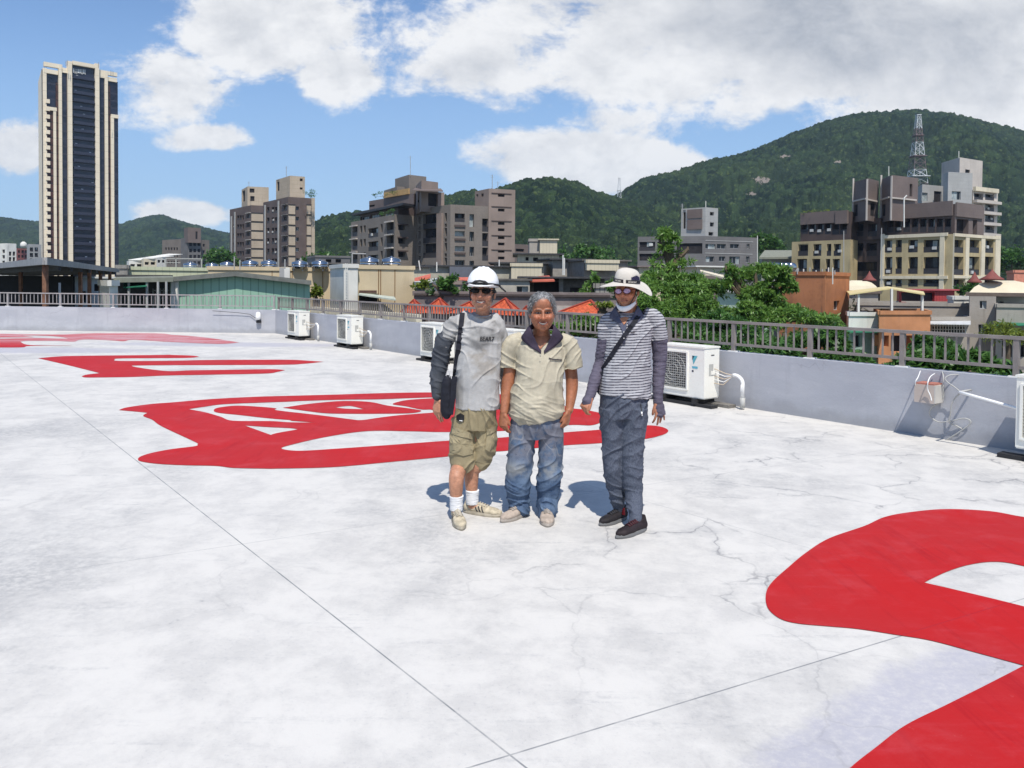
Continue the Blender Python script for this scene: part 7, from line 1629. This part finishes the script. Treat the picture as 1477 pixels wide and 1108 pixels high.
# skin shown in the open neck, over the shirt front
M_NSK = M('chest_skin', (.40, .18, .10), .5, var=.08, vs=30); M_COL = M('dark_purple_collar', (.040, .030, .050), .85, var=.1, vs=20, bump=.3)
def gpatch(bv, poly, mat, name, parent, push, edge=-.003, rows=(0.001, .35, .7, 1.)):
    P = [Vector(p) for p in poly]; c = sum(P, Vector((0, 0))) / len(P); n = len(P); m_ = 4 * n; mb = MB()
    pts = [c + (p - c) * f for f in rows for p in [P[i].lerp(P[(i + 1) % n], k / 4) for i in range(n) for k in range(4)]]
    vs = [drape(bv, p.x, p.y, push) for p in pts] + [drape(bv, p.x, p.y, edge) for p in pts[-m_:]]; mb.add(vs, [(r * m_ + i, r * m_ + (i + 1) % m_, (r + 1) * m_ + (i + 1) % m_, (r + 1) * m_ + i) for r in range(len(rows)) for i in range(m_)]); return mb.build(name, mat, parent, smooth=True, fix=False)
gpatch(bs2, [(764, 482), (782, 480), (797, 482), (791, 492), (783, 500), (778, 506), (771, 495)], M_NSK, 'open_neck', p2, .006)
collar3(h2, bs2, [(0, .078, -.085), (.055, .062, -.085), (.072, .015, -.095), (.066, -.03, -.125), (.042, -.03, -.19), (.008, -.03, -.258)], [(0, .105, -.125), (.080, .080, -.130), (.118, .03, -.142), (.138, .0, -.175), (.085, -.02, -.225), (.010, -.03, -.272)], M_COL, p2)
ribbon(bs2, [(791.5, 516.5), (797, 518.5), (811, 519.5)], .009, M('dark_pocket_trim', (.05, .045, .05)), 'pocket_trim', p2, .010, .002)
for (x, y) in ((779.5, 512), (779, 520)): patch(bs2, [(x + .8 * math.cos(k), y + .8 * math.sin(k)) for k in range(6)], M('shirt_button', (.5, .46, .38)), 'button', p2, .010)
for pts in ([(722, 529), (728, 532), (735, 533.5), (743, 533)], [(816, 532), (822, 533), (829, 532), (836.5, 528.5)]): ribbon(bs2, pts, .008, M('sleeve_hem', (.42, .38, .28), .9), 'sleeve_hem', p2, .004, .002)
# jeans
def mat_jeans():
    m, nt, b = newmat('stained_denim'); tc = nt.new('ShaderNodeTexCoord').outputs['Object']; n1 = nt.noise(tc, 7, 6, .65); n2 = nt.noise(tc, 60, 5, .75); tw = nt.noise(tc, 260, 2)
    sx_ = nt.new('ShaderNodeSeparateXYZ'); nt.put(sx_.inputs[0], tc); c = nt.mix(nt.ramp(n1, .35, .65), (.035, .065, .125), (.10, .15, .23))
    hi = nt.ramp(sx_.outputs[2], .36, .50)      # dried cement and paint above the knees
    gr = nt.math('MULTIPLY', hi, nt.ramp(nt.noise(tc, 9, 5, .7, .5), .38, .56)); c = nt.mix(nt.math('MULTIPLY', gr, .8), c, (.17, .165, .185))
    sp = nt.math('MULTIPLY', nt.ramp(n2, .58, .64), nt.ramp(nt.noise(tc, 6, 3), .4, .6)); c = nt.mix(nt.math('MULTIPLY', sp, nt.math('ADD', nt.math('MULTIPLY', hi, .7), .15)), c, (.018, .02, .035))
    kn = nt.ramp(nt.math('ABSOLUTE', nt.math('SUBTRACT', sx_.outputs[2], .35)), .0, .09, 1, 0); c = nt.mix(nt.math('MULTIPLY', kn, nt.ramp(nt.noise(tc, 8, 4), .42, .6, 0, .7)), c, (.30, .30, .28))
    sw = nt.ramp(nt.math('ABSOLUTE', nt.math('SUBTRACT', nt.noise(nt.mapping(tc, (1, 1, .6), (0, .6, 0)), 4.5, 2), .5)), .0, .014, 1, 0); c = nt.mix(nt.math('MULTIPLY', nt.math('MULTIPLY', sw, hi), .5), c, (.32, .32, .33))
    c = nt.mix(nt.ramp(tw, .4, .7, 0, .25), c, (.20, .23, .28)); nt.put(b.inputs['Base Color'], c); b.inputs['Roughness'].default_value = .9; b.inputs['Specular IOR Level'].default_value = .12
    nt.put(b.inputs['Normal'], nt.bump(tw, .4, .002)); return m
jp = lt([A2(775, 596, .0), A2(774, 612, .0), A2(774, 628, .01)], [.160, .180, .178], [.12, .128, .115], caps=False)
jp += lt([A2(754.5, 612, .01), A2(751, 655, .0), A2(747.5, 690, -.01), A2(748, 720, .01), Vector((fL2.x, fL2.y - .01, .055))], [.100, .094, .090, .080, .074], [.105, .09, .088, .085, .09])
jp += lt([A2(794.5, 612, .01), A2(795, 655, .0), A2(792.5, 690, -.01), A2(790.5, 720, .01), Vector((fR2.x + .002, fR2.y - .01, .055))], [.098, .090, .086, .080, .074], [.105, .09, .088, .085, .09])
surf('jeans', jp, .0042, [mat_jeans()], p2, disp=lambda c, n: folds(c, 43, .013) + .003 * np.clip(ridg(c, (6, 6, 19), 47, 2), 0, 1) ** 1.5 * np.clip(.5 - np.abs(c[:, 2] - .2) * 1.2, 0, 1) * 2)
SH2 = M('dusty_beige_shoe', (.40, .33, .27), .8, var=.2, vs=20, fine=.2, bump=.3, bs=200); SO2 = M('dusty_sole', (.34, .30, .26), .85)
shoe(p2, (fL2.x + .045, fL2.y + .05), (fL2.x - .135, fL2.y - .165), SH2, SO2, lace=SO2, w=.05); shoe(p2, (fR2.x - .0, fR2.y + .055), (fR2.x - .0, fR2.y - .215), SH2, SO2, lace=SO2, w=.052)
# hair
hp = h2.E((0, .031, .052), (.079, .090, .081)) + h2.E((-.014, -.012, .087), (.048, .066, .046)) + h2.E((.024, -.008, .085), (.046, .064, .046))
for q in (-1, 1): hp += h2.E((q * .071, .018, .026), (.012, .040, .036)) + h2.E((q * .064, -.010, .052), (.014, .028, .026))
def mat_hair():
    m, nt, b = newmat('grey_hair'); tc = nt.new('ShaderNodeTexCoord').outputs['Object']; n = nt.noise(nt.mapping(tc, (1, 1, .35)), 130, 4, .7); nt.put(b.inputs['Base Color'], nt.mix(nt.ramp(n, .35, .65), (.10, .10, .102), (.32, .325, .33))); b.inputs['Roughness'].default_value = .6; nt.put(b.inputs['Normal'], nt.bump(n, .5, .002)); return m
MHR = mat_hair(); hr = surf('hair', hp, .004, [MHR], p2, disp=lambda c, n: .0035 * fbm(c * np.array([1, 1, .5]), 26, 2, 5))
vv = np.array([v.co[:] for v in hr.data.vertices]) + np.array(WL[hr.name]); nn = np.array([v.normal[:] for v in hr.data.vertices]); r = np.random.default_rng(4); ix = r.choice(len(vv), 6000); q = h2.loc(vv[ix]); ok = q[:, 2] > -.03; ix = ix[ok]; n_ = len(ix); b0 = vv[ix]
dr = nn[ix] * .25 + r.normal(size=(n_, 3)) * .16 + np.stack([np.sign(q[ok][:, 0]) * .35, np.full(n_, .25), np.full(n_, -.35)], 1); dr /= np.linalg.norm(dr, axis=1)[:, None]; sd = np.cross(dr, r.normal(size=(n_, 3))); sd /= np.linalg.norm(sd, axis=1)[:, None]; Lh = (.012 + .016 * r.random(n_))[:, None]; wv = .0013
bend = np.array([0, 0, -1.]) * Lh * .35; Vh = np.stack([b0 - sd * wv, b0 + sd * wv, b0 + dr * Lh * .6 + sd * wv * .7, b0 + dr * Lh * .6 - sd * wv * .7, b0 + dr * Lh + bend, b0 + dr * Lh + bend + sd * wv * .3], 1).reshape(-1, 3); k = np.arange(n_)[:, None] * 6
np_mesh('hair_strands', Vh, np.concatenate([k + np.array([0, 1, 2, 3]), k + np.array([3, 2, 5, 4])], 0), [MHR], p2, smooth=False).parent = p2

# ================================================================ person 3: floppy hat, striped polo
A3 = q3(5.35)
p3 = thing('person', 'person in a floppy sun hat with lowered mask, striped polo shirt and grey trousers', 'person', (A3(905, 700).x, 5.35, 0))
h3 = Head(A3(904, 419.5, -.02), .98, yaw=-.42, pitch=.06, roll=-.05)
SK3 = (.40, .175, .10)
fL3 = G(892, 750); fR3 = G(917, 766)
body = h3.prims() + lt([h3.w(0, .035, -.05), h3.w(0, .05, -.12), A3(909, 462, .03)], [.056, .056, .07], [.058, .060, .07])
body += lt([A3(909, 458, .03), A3(907, 475, .02), A3(905, 520, .02), A3(902, 562, .02), A3(900, 578, .03)], [.10, .145, .135, .125, .11], [.07, .095, .09, .085, .06])
aL = [A3(880, 464, .02), A3(868, 522, .05), A3(852, 570, -.06)]; aR = [A3(945, 464, .03), A3(951, 490, .04), A3(951.5, 527, .05), A3(949, 577, .0)]
body += lt([aL[0], A3(874, 484, .03), aL[1], aL[2]], [.050, .042, .036, .026]) + lt(aR, [.050, .042, .036, .026])
body += lt([A3(887, 584, .03), A3(884, 672, .01), A3(890, 715, .04), Vector((fL3.x, fL3.y, .08))], [.055, .05, .04, .03]) + lt([A3(913, 584, .02), A3(912, 676, -.02), A3(914, 715, -.05), Vector((fR3.x, fR3.y, .08))], [.055, .05, .04, .03])
body += lt([Vector((fL3.x, fL3.y, .06)), Vector((fL3.x - .08, fL3.y - .09, .03))], [.032, .018]) + lt([Vector((fR3.x, fR3.y, .06)), Vector((fR3.x - .08, fR3.y - .1, .03))], [.032, .018])
body += hand(A3(851, 573, -.065), (-.55, -.35, -.75), (.5, -.75, -.1), (.65, .1, -.6), 1.0, curl=(.55, .62, .7, .75), thumb=(.9, .25)) + hand(A3(949, 580, .0), (.16, -.08, -1), (-.85, -.45, 0), (-.3, .85, 0), 1.02, curl=(.25, .16, .2, .12), spread=.16, thumb=(.95, .42))
surf('body', body, .0034, [M_SKIN], p3, disp=lambda c, n: h3.disp(c, n, 0.), color=skin_color(h3, SK3, (.02, .018, .017), (.03, .022, .018), teeth=False, hairline=lambda q, x, y, z: ((y > -.012) & (z > -.01) | (z > .07)).astype(float)))
def mat_stripe():
    m, nt, b = newmat('striped_knit'); tc = nt.new('ShaderNodeTexCoord').outputs['Object']; s_ = nt.new('ShaderNodeSeparateXYZ'); nt.put(s_.inputs[0], tc); wob = nt.noise(nt.mapping(tc, (9, 9, 26)), 1., 3, .6); fine = nt.noise(nt.mapping(tc, (60, 60, 20)), 1, 2)
    z = nt.math('ADD', nt.math('ADD', s_.outputs[2], nt.math('MULTIPLY', nt.math('SUBTRACT', wob, .5), .016)), nt.math('MULTIPLY', s_.outputs[0], -.04)); f = nt.math('FRACT', nt.math('DIVIDE', z, .0190)); k = nt.ramp(f, .58, .68); k2 = nt.ramp(f, .94, 1.0, 1, 0); k = nt.math('MULTIPLY', k, k2)
    k = nt.math('MULTIPLY', k, nt.ramp(fine, .25, .5, .55, 1)); c = nt.mix(k, (.40, .40, .42), (.035, .036, .055)); nt.put(b.inputs['Base Color'], c); b.inputs['Roughness'].default_value = .85; b.inputs['Specular IOR Level'].default_value = .15; nt.put(b.inputs['Normal'], nt.bump(nt.noise(tc, 400, 2), .3, .002)); return m
MST = mat_stripe()
sh_t = lt([A3(901, 571, .01), A3(903, 545, .01), A3(905, 515, .01), A3(906, 490, .015), A3(908, 470, .02), A3(909, 459, .03), A3(909, 451, .04)], [.182, .178, .166, .166, .168, .130, .075], [.128, .128, .122, .122, .112, .088, .058], caps=False)
sh_t += lt([A3(892, 455, .03), A3(880, 463, .02), A3(874, 478, .025), A3(872, 490, .03)], [.045, .062, .060, .054], caps=False) + lt([A3(928, 453, .03), A3(943, 461, .03), A3(949, 476, .035), A3(951, 490, .04)], [.050, .066, .064, .060], caps=False)
s = surf('polo_shirt', sh_t, .0042, [MST], p3, disp=lambda c, n: folds(c, 63, .010) + .004 * fbm(c, 6, 2, 3)); bs3 = bvh(s)
PUR = M('purple_grey_sleeve', (.10, .09, .125), .8, var=.15, vs=14, bump=.4, bs=260)
surf('arm_sleeve', lt([A3(874, 482, .03), A3(869, 510, .045), A3(867, 524, .05), A3(858, 548, -.01), A3(851.5, 570, -.06), A3(847, 578, -.085)], [.054, .047, .045, .041, .033, .036]), .004, [PUR], p3, disp=lambda c, n: .004 * np.clip(ridg(c, (14, 14, 40), 2, 2), 0, 1))
surf('arm_sleeve', lt([A3(951, 486, .04), A3(951.5, 510, .05), A3(951, 530, .05), A3(949.5, 555, .02), A3(949, 575, .0), A3(951, 590, -.008), A3(953, 599, -.012)], [.058, .050, .045, .040, .032, .036, .036], [.054, .045, .044, .038, .030, .022, .020]), .004, [PUR], p3, disp=lambda c, n: .004 * np.clip(ridg(c, (14, 14, 40), 8, 2), 0, 1))
GC = M('grey_blue_collar', (.085, .09, .13), .85, var=.1, vs=20)
hc3 = Head(h3.c - Vector((0, 0, .014)), .98, yaw=-.22)
collar3(hc3, bs3, [(0, .075, -.090), (.055, .060, -.090), (.070, .015, -.098), (.062, -.02, -.128), (.040, -.03, -.17), (.010, -.03, -.215)], [(0, .10, -.125), (.075, .08, -.130), (.105, .03, -.142), (.118, .0, -.172), (.075, -.02, -.208), (.016, -.03, -.235)], GC, p3)
gpatch(bs3, [(895, 462), (900, 469), (904, 466), (903, 478), (902, 497), (898, 497), (898, 478), (893, 468)], GC, 'placket', p3, .009)
gpatch(bs3, [(894, 459), (901, 457), (907, 458), (903, 465), (900, 469), (897, 465)], M_NSK, 'open_neck', p3, .010)
for (x, y) in ((900, 479), (900, 488)): patch(bs3, [(x + .8 * math.cos(k), y + .8 * math.sin(k)) for k in range(6)], M_WPIPE, 'button', p3, .014)
patch(bs3, [(910, 478.5), (915.5, 479), (915.5, 480.2), (910, 479.7)], DST, 'chest_logo', p3, .010); 
for pts in ([(938.5, 489), (945, 492.5), (953, 493), (962, 489)],): ribbon(bs3, pts, .008, M('pale_hem', (.42, .42, .45), .9), 'sleeve_hem', p3, .004, .002)
bag3 = thing('crossbody_bag', 'black crossbody bag strap worn diagonally over the striped polo shirt', 'bag', A3(866, 540, .1))
ribbon(bs3, [(931, 442), (926, 449), (916, 463), (903, 481), (890, 500), (879, 517), (869, 533), (866, 540)], .030, M_BAG, 'bag_strap', bag3, .012)
surf('bag_body', el(A3(872, 555, .20), (.07, .03, .09)), .005, [M_BAG], bag3)
def mat_track():
    m, nt, b = newmat('grey_blue_marl'); tc = nt.new('ShaderNodeTexCoord').outputs['Object']; n = nt.noise(nt.mapping(tc, (1, 1, .3)), 240, 3, .7); c = nt.mix(nt.ramp(n, .35, .65), (.052, .062, .088), (.105, .12, .155)); nt.put(b.inputs['Base Color'], c); b.inputs['Roughness'].default_value = .85; b.inputs['Specular IOR Level'].default_value = .15; nt.put(b.inputs['Normal'], nt.bump(n, .3, .002)); return m
tp = lt([A3(901, 566, .01), A3(900, 582, .01), A3(899.5, 602, .01)], [.165, .168, .162], [.118, .120, .112], caps=False) + lt([A3(884.5, 588, .015), A3(884, 640, .015), A3(884, 675, .01), A3(890, 715, .04), Vector((fL3.x + .003, fL3.y, .07))], [.098, .078, .070, .056, .042], [.11, .088, .078, .064, .052])
tp += lt([A3(915.5, 588, .0), A3(911.5, 640, -.01), A3(911, 675, -.02), A3(914, 715, -.05), Vector((fR3.x, fR3.y, .08))], [.094, .086, .078, .064, .048], [.11, .09, .08, .066, .054])
s = surf('trousers', tp, .0042, [mat_track()], p3, disp=lambda c, n: folds(c, 73, .013) + .002 * np.clip(ridg(c + c[:, [2, 1, 0]] * np.array([0, 0, .4]), (5, 5, 18), 77, 2), 0, 1) ** 1.5); bt3 = bvh(s)
ribbon(bt3, [(924, 582), (925, 590), (926.5, 599)], .006, M_BLK, 'zip', p3, .005, .002); ribbon(bt3, [(925.5, 594), (926.5, 600)], .009, M_WPIPE, 'zip_pull', p3, .010, .002)
BKS = M('black_red_shoe', (.018, .015, .017), .7, var=.3, vs=20, bump=.3); GS = M('grey_sole', (.16, .16, .16), .7)
shoe(p3, (fL3.x + .055, fL3.y + .03), (fL3.x - .145, fL3.y - .145), BKS, GS, lace=DST); shoe(p3, (fR3.x + .07, fR3.y + .03), (fR3.x - .150, fR3.y - .165), M('black_red_shoe_redder', (.018, .012, .014), .7, var=.3, vs=12), GS, lace=M('dark_red_lace', (.06, .014, .02)))  # second shoe uses a slightly redder black
mb = MB(); mb.tube([Vector((fL3.x + .03, fL3.y - .03, .095)), Vector((fL3.x + .03, fL3.y - .05, .05))], .010, 6); mb.build('shoe_tag', M('red_tag', (.45, .03, .03)), p3)
# hat
M_HAT = M('off_white_hat', (.56, .52, .46), .85, var=.05, vs=12, bump=.3, bs=200)
def hatshape():
    mb = MB(); n = 56; hc = (0, .0, .045); rows = [(.001, .118), (.03, .116), (.06, .108), (.080, .090), (.088, .060), (.090, .030), (.092, .012), (.110, .004), (.140, -.006), (.165, -.016), (.190, -.026)]
    vs = []; fs = []; T_ = Matrix.Rotation(.16, 3, 'Y')
    for i, (r, z) in enumerate(rows):
        for k in range(n):
            a = 2 * math.pi * k / n; br = max(0, (r - .09) / .1); zz_ = z - br * (.030 * math.cos(2 * a) + .012 * math.sin(3 * a + 1.) - .006); rr = r * (1 + .02 * math.sin(5 * a) * (i < 6))
            v = T_ @ Vector((rr * math.cos(a) * .99, rr * math.sin(a) * 1.12, zz_)); vs.append(h3.w(hc[0] + v.x, hc[1] + v.y, hc[2] + v.z))
    for i in range(len(rows) - 1):
        for k in range(n): fs.append((i * n + k, i * n + (k + 1) % n, (i + 1) * n + (k + 1) % n, (i + 1) * n + k))
    fs.append(tuple(range(n))[::-1]); mb.add(vs, fs); o = mb.build('sun_hat', M_HAT, p3, smooth=True)
    so = o.modifiers.new('thick', 'SOLIDIFY'); so.thickness = .004; ss = o.modifiers.new('sub', 'SUBSURF'); ss.levels = 1; ss.render_levels = 1; return o, T_
ho, T_ = hatshape()
def hatp(a, r, z): v = T_ @ Vector((r * math.cos(a), r * math.sin(a) * 1.12, z)); return h3.w(v.x, v.y, .045 + v.z)
mb = MB()
for k in range(40): a0, a1 = 2 * math.pi * k / 40, 2 * math.pi * (k + 1) / 40; mb.quad(hatp(a0, .0955, .016), hatp(a1, .0955, .016), hatp(a1, .0945, .040), hatp(a0, .0945, .040))
mb.build('hat_band', M('black_hat_band', (.015, .014, .02), .7), p3, smooth=True)
mb = MB()
for k, (a, w_) in enumerate([(-2.25 + .085 * i, .045) for i in range(7)] + [(-1.15 + .075 * i, .04) for i in range(9)]):
    for (z0, z1) in (((.022, .034),) if k % 3 else ((.022, .026), (.030, .034))): mb.quad(hatp(a, .0975, z0), hatp(a + w_, .0975, z0), hatp(a + w_, .0972, z1), hatp(a, .0972, z1))
o = mb.build('band_lettering', M_HAT, p3, fix=False); o['kind'] = 'stuff'
mb = MB()
for k in range(8): a0, a1 = -.95 + .11 * k, -.95 + .11 * (k + 1); mb.quad(hatp(a0, .0945, .042), hatp(a1, .0945, .042), hatp(a1, .090, .076 - .004 * abs(k - 3.5)), hatp(a0, .090, .076 - .004 * abs(k - 3.5)))
mb.build('hat_vent', M('navy_mesh', (.02, .018, .05), .8), p3, fix=False)
mb = MB(); mb.box(hatp(-1.42, .100, .026), (.016, .008, .034)); mb.build('hat_buckle', M_HAT, p3)
mb = MB(); mb.tube([h3.w(.082, -.03, .035), h3.w(.074, -.055, -.03), h3.w(.045, -.078, -.085), h3.w(.012, -.092, -.118), h3.w(.008, -.09, -.14)], .0032, 6); mb.tube([h3.w(-.082, -.03, .035), h3.w(-.072, -.055, -.04), h3.w(-.035, -.08, -.10), h3.w(.0, -.092, -.125)], .0032, 6); mb.build('hat_cord', M_BLK, p3, smooth=True)
# glasses
M_PL = M('purple_mirror_lens', (.36, .26, .40), .2, metal=.4, var=.15, vs=60); M_FRM = M('dark_red_frame', (.07, .012, .015), .4)
mb = MB(); m2 = MB()
for q in (-1, 1):
    ring = [h3.w(q * (.031 + .0265 * math.cos(a)), -.108 + .010 * (max(0, math.cos(a)) ** 2), .004 + .019 * math.sin(a)) for a in [2 * math.pi * k / 20 for k in range(21)]]; m2.tube(ring, .0028, 6, cap=False); c = h3.w(q * .031, -.110, .004); mb.add([c] + ring[:20], [(0, 1 + k, 1 + (k + 1) % 20) for k in range(20)])
    m2.tube([h3.w(q * .054, -.100, .010), h3.w(q * .078, -.04, .010), h3.w(q * .084, .01, .004)], .0028, 6)
m2.tube([h3.w(-.010, -.110, .008), h3.w(0, -.113, .011), h3.w(.010, -.110, .008)], .003, 6); g = m2.build('glasses', M_FRM, p3, smooth=True); l_ = mb.build('lens', M_PL, p3, fix=False); l_.parent = g
# mask pulled under the chin
mb = MB(); n = 17
rows = []
for j, (dz, out) in enumerate(((0, 0), (-.012, .004), (-.026, .004), (-.036, -.006))):
    row = []
    for k in range(n):
        a = math.pi * (-.42 + .84 * k / (n - 1)); row.append(h3.w(.071 * math.sin(a), -.012 - .088 * math.cos(a) - out, -.066 - .038 * math.cos(a) ** 1.5 + dz * (.35 + .65 * math.cos(a))))
    rows.append(row)
vs = sum(rows, []); mb.add(vs, [(j * n + k, j * n + k + 1, (j + 1) * n + k + 1, (j + 1) * n + k) for j in range(3) for k in range(n - 1)])
for q in (-1, 1): mb.tube([h3.w(q * .068, -.03, -.07), h3.w(q * .076, -.005, -.04), h3.w(q * .078, .02, .0)], .0022, 5)
o = mb.build('face_mask', M('white_mask', (.72, .73, .74), .85), p3, smooth=True, fix=False); so = o.modifiers.new('thick', 'SOLIDIFY'); so.thickness = .003
